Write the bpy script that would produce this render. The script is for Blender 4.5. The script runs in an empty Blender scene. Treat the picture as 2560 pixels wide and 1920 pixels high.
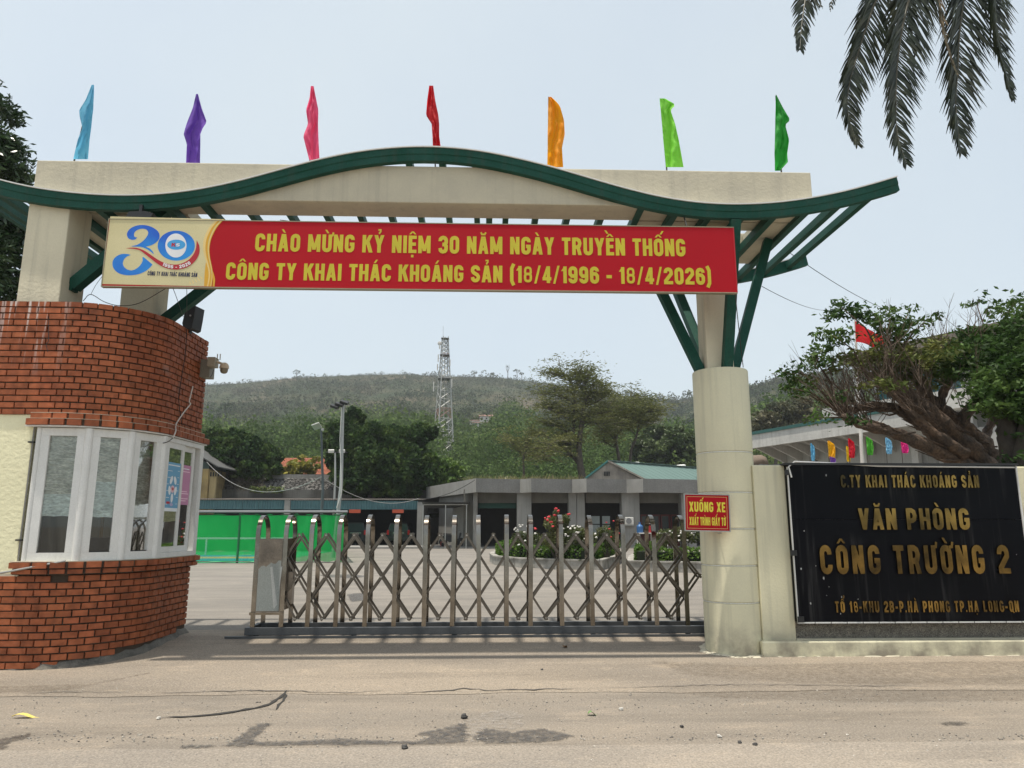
import bpy, math, random, unicodedata
import numpy as np
from mathutils import Vector, Matrix
from mathutils.geometry import tessellate_polygon

rnd = random.Random(7)
RS = np.random.RandomState(11)
scene = bpy.context.scene
COL = scene.collection
rad = math.radians

# ------------------------------------------------------------------ camera
CAM_H, PITCH, YAW, FPX = 1.5, rad(11.0), rad(1.9), 1830.0
cd = bpy.data.cameras.new("camera")
cd.sensor_width = 36.0
cd.lens = 36.0 * FPX / 2560.0
cd.clip_start, cd.clip_end = 0.1, 6000
cam = bpy.data.objects.new("camera", cd)
cam.location = (0, 0, CAM_H)
cam.rotation_euler = (rad(90) + PITCH, 0, -YAW)
COL.objects.link(cam)
scene.camera = cam

# ------------------------------------------------------------------ sky, sun, exposure
SUN_FROM = Vector((-0.17, -0.11, 1.0)).normalized()
world = bpy.data.worlds.new("World")
scene.world = world
world.use_nodes = True
wn = world.node_tree
bg = wn.nodes["Background"]
sky = wn.nodes.new("ShaderNodeTexSky")
sky.sky_type = 'NISHITA'
sky.sun_disc = False
sky.sun_elevation = math.asin(SUN_FROM.z)
sky.sun_rotation = math.atan2(SUN_FROM.x, SUN_FROM.y)
sky.air_density, sky.dust_density, sky.ozone_density, sky.altitude = 1.0, 3.0, 1.0, 0
pale = wn.nodes.new("ShaderNodeMix"); pale.data_type = 'RGBA'      # thin bright overcast veil over the blue
pale.inputs[0].default_value = 0.66; pale.inputs[7].default_value = (3.80, 4.15, 4.10, 1)
cn = wn.nodes.new("ShaderNodeTexNoise"); cn.inputs["Scale"].default_value = 2.2; cn.inputs["Detail"].default_value = 5
tc = wn.nodes.new("ShaderNodeTexCoord"); cm = wn.nodes.new("ShaderNodeMapRange"); cm.inputs[3].default_value = 0.50; cm.inputs[4].default_value = 0.82
wn.links.new(tc.outputs["Generated"], cn.inputs["Vector"]); wn.links.new(cn.outputs[0], cm.inputs[0]); wn.links.new(cm.outputs[0], pale.inputs[0])
wn.links.new(sky.outputs[0], pale.inputs[6]); wn.links.new(pale.outputs[2], bg.inputs[0])
bg.inputs[1].default_value = 0.15
sd = bpy.data.lights.new("sun", 'SUN')
sd.energy = 3.8
sd.angle = rad(1.0)
sd.color = (1.0, 0.935, 0.83)
sun = bpy.data.objects.new("sun", sd)
sun.rotation_euler = SUN_FROM.to_track_quat('Z', 'Y').to_euler()
sun.location = (0, 0, 30)
COL.objects.link(sun)
scene.view_settings.view_transform = 'Standard'
scene.view_settings.look = 'None'
scene.view_settings.exposure = 0.52
scene.view_settings.gamma = 1.0
scene.view_settings.use_curve_mapping = False
scene.cycles.max_bounces = 6
scene.cycles.transparent_max_bounces = 12
scene.cycles.volume_bounces = 0

# ------------------------------------------------------------------ measuring helpers (sight line through a photo point)
def ray(u, v):
    xc = (u - 1280) / FPX; zc = -(v - 960) / FPX
    Y = math.cos(PITCH) - zc * math.sin(PITCH); Z = math.sin(PITCH) + zc * math.cos(PITCH)
    return (xc * math.cos(YAW) + Y * math.sin(YAW), -xc * math.sin(YAW) + Y * math.cos(YAW), Z)
def PY(u, v, Y):
    x, y, z = ray(u, v); t = Y / y
    return Vector((x * t, Y, CAM_H + z * t))

# ------------------------------------------------------------------ materials
def mat(name, col, rough=0.7, metal=0.0, col2=None, scale=2.0, amt=0.5, fine=0.08, fscale=60.0, bump=0.0,
        bscale=40.0, streak=0.0, streakcol=(0.1, 0.09, 0.07), spec=0.5, trans=0.0, emit=None, stretch=(1, 1, 1), alpha=1.0, foot=None, detail=6):
    m = bpy.data.materials.new(name); m.use_nodes = True
    nt = m.node_tree; N = nt.nodes; L = nt.links
    b = N["Principled BSDF"]
    b.inputs["Roughness"].default_value = rough
    b.inputs["Metallic"].default_value = metal
    b.inputs["Specular IOR Level"].default_value = spec
    if alpha < 1: b.inputs["Alpha"].default_value = alpha
    if trans: b.inputs["Transmission Weight"].default_value = trans
    geo = N.new("ShaderNodeNewGeometry")
    mp = N.new("ShaderNodeMapping"); mp.inputs["Scale"].default_value = stretch
    L.new(geo.outputs["Position"], mp.inputs[0])
    def noise(s, d=detail, vec=None, r=0.55):
        n = N.new("ShaderNodeTexNoise"); n.inputs["Scale"].default_value = s; n.inputs["Detail"].default_value = d
        n.inputs["Roughness"].default_value = r
        L.new((vec or mp).outputs[0], n.inputs["Vector"]); return n
    c2 = col2 or tuple(c * 0.78 for c in col)
    n1 = noise(scale)
    rp = N.new("ShaderNodeMapRange"); rp.inputs[1].default_value = 0.35; rp.inputs[2].default_value = 0.65
    L.new(n1.outputs[0], rp.inputs[0])
    mul = N.new("ShaderNodeMath"); mul.operation = 'MULTIPLY'; mul.inputs[1].default_value = amt
    L.new(rp.outputs[0], mul.inputs[0])
    mx = N.new("ShaderNodeMix"); mx.data_type = 'RGBA'
    mx.inputs[6].default_value = (*col, 1); mx.inputs[7].default_value = (*c2, 1)
    L.new(mul.outputs[0], mx.inputs[0])
    out = mx.outputs[2]
    if fine:
        n2 = noise(fscale, 2)
        r2 = N.new("ShaderNodeMapRange"); r2.inputs[1].default_value = 0.3; r2.inputs[2].default_value = 0.7
        r2.inputs[3].default_value = 1 - fine * 2; r2.inputs[4].default_value = 1 + fine
        L.new(n2.outputs[0], r2.inputs[0])
        vm = N.new("ShaderNodeVectorMath"); vm.operation = 'SCALE'
        L.new(out, vm.inputs[0]); L.new(r2.outputs[0], vm.inputs[3]); out = vm.outputs[0]
    if streak:
        mp2 = N.new("ShaderNodeMapping"); mp2.inputs["Scale"].default_value = (9, 9, 0.35)
        L.new(geo.outputs["Position"], mp2.inputs[0])
        n3 = noise(1.0, 5, mp2)
        r3 = N.new("ShaderNodeMapRange"); r3.inputs[1].default_value = 0.52; r3.inputs[2].default_value = 0.72
        r3.inputs[4].default_value = streak
        L.new(n3.outputs[0], r3.inputs[0])
        mx3 = N.new("ShaderNodeMix"); mx3.data_type = 'RGBA'
        L.new(r3.outputs[0], mx3.inputs[0]); L.new(out, mx3.inputs[6]); mx3.inputs[7].default_value = (*streakcol, 1)
        out = mx3.outputs[2]
    if foot:      # splash dirt that thins out with height above the ground
        sep = N.new("ShaderNodeSeparateXYZ"); L.new(geo.outputs["Position"], sep.inputs[0]); n5 = noise(3.5, 6)
        rz = N.new("ShaderNodeMapRange"); rz.inputs[1].default_value = foot; rz.inputs[2].default_value = -.1; rz.inputs[4].default_value = .9; L.new(sep.outputs[2], rz.inputs[0])
        rn = N.new("ShaderNodeMapRange"); rn.inputs[1].default_value = .38; rn.inputs[2].default_value = .62; L.new(n5.outputs[0], rn.inputs[0])
        ml = N.new("ShaderNodeMath"); ml.operation = 'MULTIPLY'; L.new(rz.outputs[0], ml.inputs[0]); L.new(rn.outputs[0], ml.inputs[1])
        mx5 = N.new("ShaderNodeMix"); mx5.data_type = 'RGBA'; L.new(ml.outputs[0], mx5.inputs[0]); L.new(out, mx5.inputs[6]); mx5.inputs[7].default_value = (.20, .175, .14, 1); out = mx5.outputs[2]
    L.new(out, b.inputs["Base Color"])
    if bump:
        n4 = noise(bscale, 4)
        bp = N.new("ShaderNodeBump"); bp.inputs["Strength"].default_value = min(1, bump); bp.inputs["Distance"].default_value = 0.01 * max(1, bump)
        L.new(n4.outputs[0], bp.inputs["Height"]); L.new(bp.outputs[0], b.inputs["Normal"])
    if emit:
        b.inputs["Emission Color"].default_value = (*col, 1); b.inputs["Emission Strength"].default_value = emit
    m["cout"] = 1
    return m

def leafmat(name, c1, c2, c3=None, scale=1.2, transl=0.25, rough=0.45, spec=0.3):
    m = bpy.data.materials.new(name); m.use_nodes = True
    nt = m.node_tree; N = nt.nodes; L = nt.links
    b = N["Principled BSDF"]; out = N["Material Output"]
    geo = N.new("ShaderNodeNewGeometry")
    n = N.new("ShaderNodeTexNoise"); n.inputs["Scale"].default_value = scale; n.inputs["Detail"].default_value = 5
    L.new(geo.outputs["Position"], n.inputs["Vector"])
    cr = N.new("ShaderNodeValToRGB")
    cr.color_ramp.elements[0].position = 0.34; cr.color_ramp.elements[0].color = (*c1, 1)
    cr.color_ramp.elements[1].position = 0.66; cr.color_ramp.elements[1].color = (*(c3 or c2), 1)
    e = cr.color_ramp.elements.new(0.5); e.color = (*c2, 1)
    L.new(n.outputs[0], cr.inputs[0])
    ri = N.new("ShaderNodeVectorMath"); ri.operation = 'SCALE'
    mr = N.new("ShaderNodeMapRange"); mr.inputs[3].default_value = 0.7; mr.inputs[4].default_value = 1.35
    L.new(geo.outputs["Random Per Island"], mr.inputs[0]); L.new(mr.outputs[0], ri.inputs[3])
    L.new(cr.outputs[0], ri.inputs[0])
    L.new(ri.outputs[0], b.inputs["Base Color"]); b.inputs["Roughness"].default_value = rough
    b.inputs["Specular IOR Level"].default_value = spec
    tr = N.new("ShaderNodeBsdfTranslucent"); L.new(ri.outputs[0], tr.inputs[0])
    ms = N.new("ShaderNodeMixShader"); ms.inputs[0].default_value = transl
    L.new(b.outputs[0], ms.inputs[1]); L.new(tr.outputs[0], ms.inputs[2]); L.new(ms.outputs[0], out.inputs[0])
    return m

def clothmat(name, col, transl=0.45, rough=0.7):
    m = bpy.data.materials.new(name); m.use_nodes = True
    nt = m.node_tree; N = nt.nodes; L = nt.links
    b = N["Principled BSDF"]; out = N["Material Output"]
    geo = N.new("ShaderNodeNewGeometry")
    n = N.new("ShaderNodeTexNoise"); n.inputs["Scale"].default_value = 14; n.inputs["Detail"].default_value = 3
    L.new(geo.outputs["Position"], n.inputs["Vector"])
    bp = N.new("ShaderNodeBump"); bp.inputs["Strength"].default_value = 0.4; bp.inputs["Distance"].default_value = 0.03
    L.new(n.outputs[0], bp.inputs["Height"]); L.new(bp.outputs[0], b.inputs["Normal"])
    b.inputs["Base Color"].default_value = (*col, 1); b.inputs["Roughness"].default_value = rough
    tr = N.new("ShaderNodeBsdfTranslucent"); tr.inputs[0].default_value = (*[min(1, c * 1.3) for c in col], 1)
    ms = N.new("ShaderNodeMixShader"); ms.inputs[0].default_value = transl
    L.new(b.outputs[0], ms.inputs[1]); L.new(tr.outputs[0], ms.inputs[2]); L.new(ms.outputs[0], out.inputs[0])
    return m

def glassmat(name, tint=(0.95, 0.97, 0.96), refl=0.12):
    m = bpy.data.materials.new(name); m.use_nodes = True
    nt = m.node_tree; N = nt.nodes; L = nt.links
    out = N["Material Output"]; N.remove(N["Principled BSDF"])
    t = N.new("ShaderNodeBsdfTransparent"); t.inputs[0].default_value = (*tint, 1)
    g = N.new("ShaderNodeBsdfGlossy"); g.inputs["Roughness"].default_value = 0.02
    fr = N.new("ShaderNodeFresnel"); fr.inputs[0].default_value = 1.5
    ad = N.new("ShaderNodeMath"); ad.operation = 'MULTIPLY_ADD'; ad.inputs[1].default_value = 0.9; ad.inputs[2].default_value = refl - 0.10
    L.new(fr.outputs[0], ad.inputs[0])
    ms = N.new("ShaderNodeMixShader")
    L.new(ad.outputs[0], ms.inputs[0]); L.new(t.outputs[0], ms.inputs[1]); L.new(g.outputs[0], ms.inputs[2]); L.new(ms.outputs[0], out.inputs[0])
    return m

# ------------------------------------------------------------------ mesh helpers
def orient(d, up=Vector((0, 0, 1))):
    d = d.normalized()
    a = d.cross(up)
    if a.length < 1e-4: a = d.cross(Vector((1, 0, 0)))
    a.normalize(); b = a.cross(d).normalized()
    return a, b
class MB:
    def __init__(s): s.v = []; s.f = []
    def add(s, vs, fs):
        o = len(s.v); s.v += [tuple(p) for p in vs]; s.f += [tuple(i + o for i in f) for f in fs]; return s
    def box(s, x0, x1, y0, y1, z0, z1):
        return s.add([(x0, y0, z0), (x1, y0, z0), (x1, y1, z0), (x0, y1, z0), (x0, y0, z1), (x1, y0, z1), (x1, y1, z1), (x0, y1, z1)],
                     [(0, 3, 2, 1), (4, 5, 6, 7), (0, 1, 5, 4), (1, 2, 6, 5), (2, 3, 7, 6), (3, 0, 4, 7)])
    def cbox(s, x0, x1, y0, y1, z0, z1, c):   # chamfered along every edge of the plan and top
        pts = [(x0 + c, y0), (x1 - c, y0), (x1, y0 + c), (x1, y1 - c), (x1 - c, y1), (x0 + c, y1), (x0, y1 - c), (x0, y0 + c)]
        return s.prism([Vector((p[0], p[1], z0)) for p in pts], Vector((0, 0, z1 - z0)))
    def bar(s, a, b, w, h, up=Vector((0, 0, 1))):   # rectangular bar from a to b, w sideways, h along up
        a = Vector(a); b = Vector(b); p, q = orient(b - a, up)
        vs = []
        for c in (a, b):
            for sx, sy in ((-1, -1), (1, -1), (1, 1), (-1, 1)): vs.append(c + p * (w / 2 * sx) + q * (h / 2 * sy))
        return s.add(vs, [(0, 1, 2, 3), (7, 6, 5, 4), (0, 4, 5, 1), (1, 5, 6, 2), (2, 6, 7, 3), (3, 7, 4, 0)])
    def tube(s, pts, r, n=8, caps=True):
        pts = [Vector(p) for p in pts]; m = len(pts)
        rr = r if isinstance(r, (list, tuple)) else [r] * m
        vs = []; ref = None
        for i, p in enumerate(pts):
            d = (pts[min(i + 1, m - 1)] - pts[max(i - 1, 0)])
            if d.length < 1e-6: d = Vector((0, 0, 1))
            d.normalize()
            if ref is None: a, b = orient(d)
            else:
                a = ref - d * ref.dot(d)
                if a.length < 1e-4: a, _ = orient(d)
                a.normalize(); b = d.cross(a)
            ref = a
            b = d.cross(a)
            for k in range(n):
                t = 2 * math.pi * k / n
                vs.append(p + a * (rr[i] * math.cos(t)) + b * (rr[i] * math.sin(t)))
        fs = []
        for i in range(m - 1):
            for k in range(n):
                k2 = (k + 1) % n
                fs.append((i * n + k, i * n + k2, (i + 1) * n + k2, (i + 1) * n + k))
        if caps: fs += [tuple(range(n - 1, -1, -1)), tuple((m - 1) * n + k for k in range(n))]
        return s.add(vs, fs)
    def prism(s, pts, ext):
        pts = [Vector(p) for p in pts]; n = len(pts); ext = Vector(ext)
        tri = tessellate_polygon([pts])
        vs = pts + [p + ext for p in pts]
        nrm = Vector((0, 0, 0))
        for i in range(n): nrm += pts[i].cross(pts[(i + 1) % n])
        flip = nrm.dot(ext) > 0
        fs = []
        for t in tri:
            a, b, c = t
            tn = (pts[b] - pts[a]).cross(pts[c] - pts[a])
            if tn.dot(ext) > 0: a, c = c, a
            fs.append((a, b, c)); fs.append((c + n, b + n, a + n))
        for i in range(n):
            j = (i + 1) % n
            fs.append((j, i, i + n, j + n) if not flip else (i, j, j + n, i + n))
        return s.add(vs, fs)
    def lathe(s, prof, c=(0, 0, 0), n=24, axis='Z'):
        vs = []; c = Vector(c)
        for r, z in prof:
            for k in range(n):
                t = 2 * math.pi * k / n
                if axis == 'Z': vs.append(c + Vector((r * math.cos(t), r * math.sin(t), z)))
                elif axis == 'Y': vs.append(c + Vector((r * math.cos(t), z, r * math.sin(t))))
                else: vs.append(c + Vector((z, r * math.cos(t), r * math.sin(t))))
        fs = []
        for i in range(len(prof) - 1):
            for k in range(n):
                k2 = (k + 1) % n
                fs.append((i * n + k, i * n + k2, (i + 1) * n + k2, (i + 1) * n + k))
        fs += [tuple(range(n - 1, -1, -1)), tuple((len(prof) - 1) * n + k for k in range(n))]
        return s.add(vs, fs)
    def poly(s, pts):
        pts = [Vector(p) for p in pts]
        return s.add(pts, [tuple(t) for t in tessellate_polygon([pts])])
    def grid(s, P, nu, nv):   # P(i,j)->point
        vs = [P(i, j) for j in range(nv + 1) for i in range(nu + 1)]
        return s.add(vs, [(j * (nu + 1) + i, j * (nu + 1) + i + 1, (j + 1) * (nu + 1) + i + 1, (j + 1) * (nu + 1) + i) for j in range(nv) for i in range(nu)])
    def blob(s, c, r, jit=0.25, sub=1, sq=(1, 1, 1)):
        c = Vector(c); vs = []; fs = []
        n, m = (7, 4) if sub == 1 else (10, 7)
        for j in range(m + 1):
            th = math.pi * j / m
            for i in range(n):
                ph = 2 * math.pi * i / n
                k = r * (1 + rnd.uniform(-jit, jit)) if 0 < j < m else r
                vs.append(c + Vector((k * math.sin(th) * math.cos(ph) * sq[0], k * math.sin(th) * math.sin(ph) * sq[1], k * math.cos(th) * sq[2])))
        for j in range(m):
            for i in range(n):
                i2 = (i + 1) % n
                fs.append((j * n + i, (j + 1) * n + i, (j + 1) * n + i2, j * n + i2))
        return s.add(vs, fs)
    def build(s, name, m, parent=None, smooth=False, kind=None, local=False, label=None):
        me = bpy.data.meshes.new(name)
        off = Vector((0, 0, 0))
        if parent is not None and not local: off = wloc(parent)
        vs = [(p[0] - off[0], p[1] - off[1], p[2] - off[2]) for p in s.v]
        me.from_pydata(vs, [], s.f); me.update()
        if smooth is True: me.polygons.foreach_set("use_smooth", [True] * len(me.polygons))
        o = bpy.data.objects.new(name, me); COL.objects.link(o)
        if m is not None: me.materials.append(m)
        if parent is not None: o.parent = parent
        if kind: o["kind"] = kind
        if label: o["label"] = label
        if smooth == 'auto':
            me.polygons.foreach_set("use_smooth", [True] * len(me.polygons))
            me.set_sharp_from_angle(angle=rad(35))
        return o
def wloc(o):
    p = Vector((0, 0, 0))
    while o is not None:
        p += o.location; o = o.parent
    return p
def tag(o, label, cat, group=None):
    o["label"] = label; o["category"] = cat
    if group: o["group"] = group
    return o
def thing(name, label, cat, loc=(0, 0, 0), group=None):
    o = bpy.data.objects.new(name, None); o.empty_display_size = 0.2; COL.objects.link(o)
    o.location = loc; tag(o, label, cat, group); return o
def bevel(o, w=0.01, seg=2):
    md = o.modifiers.new("bevel", 'BEVEL'); md.width = w; md.segments = seg; md.limit_method = 'ANGLE'; md.angle_limit = rad(40)
    return o
def quads_obj(name, Q, m, parent=None, kind=None):
    """Q: (n,4,3) world coordinates -> one mesh of loose leaf faces"""
    n = len(Q); V = Q.reshape(-1, 3).astype(np.float32).copy()
    if parent is not None:
        w = wloc(parent); V -= np.array([w.x, w.y, w.z], dtype=np.float32)
    me = bpy.data.meshes.new(name)
    me.vertices.add(4 * n); me.vertices.foreach_set("co", V.ravel())
    me.loops.add(4 * n); me.loops.foreach_set("vertex_index", np.arange(4 * n, dtype=np.int32))
    me.polygons.add(n); me.polygons.foreach_set("loop_start", np.arange(0, 4 * n, 4, dtype=np.int32))
    me.polygons.foreach_set("loop_total", np.full(n, 4, dtype=np.int32))
    me.update(calc_edges=True); me.validate()
    me.materials.append(m)
    o = bpy.data.objects.new(name, me); COL.objects.link(o)
    if parent is not None: o.parent = parent
    if kind: o["kind"] = kind
    return o
def leaf_quads(C, size, aspect=0.45, droop=0.0, rs=RS, flat=0.0, dirs=None):
    """kite-shaped leaves at centres C (n,3)"""
    n = len(C)
    d = rs.normal(size=(n, 3)) if dirs is None else dirs + rs.normal(size=(n, 3)) * 0.35
    d[:, 2] = d[:, 2] * (1 - flat) - droop
    d /= np.linalg.norm(d, axis=1)[:, None] + 1e-9
    r = rs.normal(size=(n, 3)); r[:, 2] *= (1 - flat)
    s = np.cross(d, r); s /= np.linalg.norm(s, axis=1)[:, None] + 1e-9
    L = (size * rs.uniform(0.6, 1.4, n))[:, None] if np.isscalar(size) else (size * rs.uniform(0.6, 1.4, n))[:, None]
    W = L * aspect * 0.5
    a = C - d * L * 0.5; b = C + s * W; c = C + d * L * 0.5; e = C - s * W
    return np.stack([a, b, c, e], axis=1)
def shell_pts(c, r, n, rs=RS, inner=0.55):
    d = rs.normal(size=(n, 3)); d /= np.linalg.norm(d, axis=1)[:, None]
    k = rs.uniform(inner ** 3, 1, n) ** (1 / 3)
    return np.array(c) + d * k[:, None] * np.array(r)

# ------------------------------------------------------------------ stroke lettering (condensed bold capitals)
T = 0.215
def q_slant(x0, y0, x1, y1, t=None):
    h = (t or T) / 2
    return [(x0 - h, y0), (x0 + h, y0), (x1 + h, y1), (x1 - h, y1)]
def q_hor(x0, x1, y, t=None):
    h = (t or T * 0.88) / 2
    return [(x0, y - h), (x1, y - h), (x1, y + h), (x0, y + h)]
def ribbon(pts, closed=False, t=None):
    h = (t or T) / 2; pp = []
    for p in pts:
        if not pp or (Vector(p) - Vector(pp[-1])).length > .004: pp.append(p)
    if closed and (Vector(pp[0]) - Vector(pp[-1])).length < .004: pp.pop()
    pts = pp; n = len(pts); out = []
    A = []; B = []
    for i in range(n):
        p = Vector(pts[i]); a = Vector(pts[(i - 1) % n]) if (closed or i > 0) else None; b = Vector(pts[(i + 1) % n]) if (closed or i < n - 1) else None
        d1 = (p - a).normalized() if a is not None else (b - p).normalized()
        d2 = (b - p).normalized() if b is not None else d1
        t_ = (d1 + d2).normalized(); nn = Vector((-t_.y, t_.x)); k = h / max(0.5, nn.dot(Vector((-d1.y, d1.x))))
        A.append(p + nn * k); B.append(p - nn * k)
    m = n if closed else n - 1
    for i in range(m):
        j = (i + 1) % n
        out.append([tuple(B[i]), tuple(B[j]), tuple(A[j]), tuple(A[i])])
    return out
def arcpts(cx, cy, rx, ry, a0, a1, n=5):
    return [(cx + rx * math.cos(rad(a0 + (a1 - a0) * i / n)), cy + ry * math.sin(rad(a0 + (a1 - a0) * i / n))) for i in range(n + 1)]
def glyph(ch):
    w = 0.575; t = T; h = t / 2; L, R_ = h, w - h; B, U = h * 0.9, 1 - h * 0.9; r = 0.165
    Q = []
    V = lambda x, y0=0, y1=1: Q.append(q_slant(x, y0, x, y1))
    H = lambda y, x0=L, x1=R_: Q.append(q_hor(x0, x1, y))
    RB = lambda p, c=False: Q.extend(ribbon(p, c))
    TL = arcpts(L + r, U - r, r, r, 180, 90, 3); TR = arcpts(R_ - r, U - r, r, r, 90, 0, 3)
    BR = arcpts(R_ - r, B + r, r, r, 0, -90, 3); BL = arcpts(L + r, B + r, r, r, -90, -180, 3)
    if ch == 'A': w = 0.62; Q += [q_slant(h, 0, w / 2 - .02, 1), q_slant(w - h, 0, w / 2 + .02, 1), q_hor(.2, w - .2, .27, .16)]
    elif ch == 'B': V(L); RB([(L, U), (R_ - r, U)] + arcpts(R_ - r, (U + .52) / 2, r, (U - .52) / 2, 90, -90, 4) + [(L, .52)]); RB([(L, .52), (R_ - r, .52)] + arcpts(R_ - r, (B + .52) / 2, r, (.52 - B) / 2, 90, -90, 4) + [(L, B)])
    elif ch == 'C': RB([(R_, .68), (R_, U - r)] + TR[::-1][1:] + TL[::-1] + BL[::-1] + BR[::-1] + [(R_, .32)])
    elif ch == 'E': w = .48; V(L); H(U, L, w); H(.51, L, w - .04); H(B, L, w)
    elif ch == 'G': RB([(R_, .70), (R_, U - r)] + TR[::-1][1:] + TL[::-1] + BL[::-1] + BR[::-1] + [(R_, .5)]); H(.46, w / 2, w)
    elif ch == 'H': V(L); V(R_); H(.5)
    elif ch == 'I': w = t; V(h)
    elif ch == 'K': w = .6; V(L); Q += [q_slant(L + .1, .45, w - h, 1, t * 1.1), q_slant(w - h + .02, 0, L + .2, .62, t * 1.1)]
    elif ch == 'L': w = .46; V(L); H(B, L, w)
    elif ch == 'M': w = .74; V(L); V(w - h); Q += [q_slant(w / 2, .12, L + .02, 1, t * .9), q_slant(w / 2, .12, w - h - .02, 1, t * .9)]
    elif ch == 'N': w = .57; V(L); V(w - h); Q += [q_slant(w - h, 0, L, 1, t * .95)]
    elif ch in 'OQ0':
        RB(TL + TR + BR + BL, True)
        if ch == 'Q': Q += [q_slant(w - .02, -.08, w / 2 + .02, .25, t * .8)]
    elif ch == 'P': V(L); RB([(L, U), (R_ - r, U)] + arcpts(R_ - r, (U + .42) / 2, r, (U - .42) / 2, 90, -90, 4) + [(L, .42)])
    elif ch == 'R': w = .58; V(L); RB([(L, U), (R_ - r, U)] + arcpts(R_ - r, (U + .45) / 2, r, (U - .45) / 2, 90, -90, 4) + [(L, .45)]); Q += [q_slant(w - h, 0, w - h - .12, .45)]
    elif ch == 'S' : RB([(R_, .70), (R_, U - r)] + TR[::-1][1:] + TL[::-1] + [(L, .66), (L + .06, .57), (R_ - .06, .43), (R_, .34)] + BR[:-1] + BL[:-1] + [(L, .3)])
    elif ch == 'T': w = .52; V(w / 2); H(U, 0, w)
    elif ch == 'U': RB([(L, 1)] + BL[::-1] + BR[::-1] + [(R_, 1)])
    elif ch == 'V': w = .6; Q += [q_slant(w / 2, 0, h, 1), q_slant(w / 2, 0, w - h, 1)]
    elif ch == 'X': w = .6; Q += [q_slant(h, 0, w - h, 1), q_slant(w - h, 0, h, 1)]
    elif ch == 'Y': w = .6; V(w / 2, 0, .5); Q += [q_slant(w / 2, .42, h, 1), q_slant(w / 2, .42, w - h, 1)]
    elif ch == '1': w = .34; V(w - h); Q += [q_slant(.06, .72, w - h, .95, .16)]
    elif ch == '2': RB([(L, .68), (L, U - r)] + TL[1:] + TR + [(R_, .62), (L, .2), (L, B)]); H(B, 0, w)
    elif ch == '3': RB([(L, .7), (L, U - r)] + TL[1:] + TR + [(R_, .62), (R_ - .08, .51), (w / 2 - .05, .51)]); RB([(w / 2 - .05, .51), (R_ - .08, .51), (R_, .42)] + BR[:-1] + BL[:-1] + [(L, .3)])
    elif ch == '4': w = .56; V(w - .19); H(.25, 0, w); Q += [q_slant(.07, .24, w - .22, 1, .16)]
    elif ch == '5': H(U, L, w); V(L, .5, 1); RB([(L, .55), (R_ - r, .6)] + arcpts(R_ - r, .6 - r, r, r, 90, 0, 3) + BR[:-1] + BL[:-1] + [(L, .25)])
    elif ch == '6': RB([(R_, .72), (R_, U - r)] + TR[::-1][1:] + TL[::-1] + BL[::-1] + BR[::-1] + [(R_, .45), (R_ - .1, .57), (L, .57)])
    elif ch == '9': RB([(L, .28), (L, B + r)] + BL[::-1][1:] + BR[::-1] + TR[::-1] + TL[::-1] + [(L, .55), (L + .1, .43), (R_, .43)])
    elif ch == '8': Q.extend(ribbon(arcpts(L + .14, U - .13, .13, .13, 180, 90, 3) + arcpts(R_ - .14, U - .13, .13, .13, 90, 0, 3) + arcpts(R_ - .12, .635, .12, .12, 0, -60, 2) + arcpts(L + .12, .635, .12, .12, -120, -180, 2), True, .135)); Q.extend(ribbon(arcpts(L + .13, .40, .13, .13, 180, 110, 2) + arcpts(R_ - .13, .40, .13, .13, 70, 0, 2) + arcpts(R_ - .15, B + .14, .15, .14, 0, -90, 3) + arcpts(L + .15, B + .14, .15, .14, -90, -180, 3), True, .15))
    elif ch == '/': w = .42; Q += [q_slant(.07, -.04, w - .07, 1.04, .14)]
    elif ch == '(': w = .3; RB([(w - .05, 1.12), (.12, .85), (.12, .1), (w - .05, -.16)])
    elif ch == ')': w = .3; RB([(.05, 1.12), (w - .12, .85), (w - .12, .1), (.05, -.16)])
    elif ch == '-': w = .34; H(.42, 0, w)
    elif ch == '.': w = .18; Q.append(q_slant(.09, 0, .09, .18, .18))
    elif ch == ',': w = .18; Q.append(q_slant(.05, -.12, .1, .18, .16))
    elif ch == ' ': w = .26
    return w, Q
def glyph_full(ch):
    d = unicodedata.normalize('NFD', ch); w, Q = glyph(d[0]); Q = [list(q) for q in Q]; c = w / 2
    comb = d[1:]; circ = '\u0302' in comb; s = .12
    if circ: Q += [q_slant(c - .16, 1.07, c, 1.24, s), q_slant(c + .16, 1.07, c, 1.24, s)]
    if '\u0306' in comb: Q += ribbon([(c - .15, 1.24), (c - .09, 1.12), (c + .09, 1.12), (c + .15, 1.24)], t=.1)
    ox, oy = (.20, .18) if circ else (0, 0)
    if '\u0301' in comb: Q.append(q_slant(c - .05 + ox, 1.07 + oy, c + .09 + ox, 1.27 + oy, s))
    if '\u0300' in comb: Q.append(q_slant(c + .05 - ox * .9, 1.07 + oy, c - .09 - ox * .9, 1.27 + oy, s))
    if '\u0309' in comb: Q += ribbon([(c - .08 + ox, 1.30 + oy), (c + .07 + ox, 1.30 + oy), (c + .07 + ox, 1.20 + oy), (c + ox, 1.14 + oy), (c + ox, 1.06 + oy)], t=.09)
    if '\u0323' in comb: Q.append(q_slant(c, -.25, c, -.10, .15))
    if '\u031b' in comb: Q += ribbon([(w - .12, .93), (w + .03, .95), (w + .07, 1.12)], t=.11)
    return w, Q
def text_layout(txt, gap=0.12):
    x = 0; out = []
    for ch in txt:
        w, Q = glyph_full(ch)
        if ch != ' ': out.append((x, w, Q))
        x += w + gap
    return x - gap, out

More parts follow.
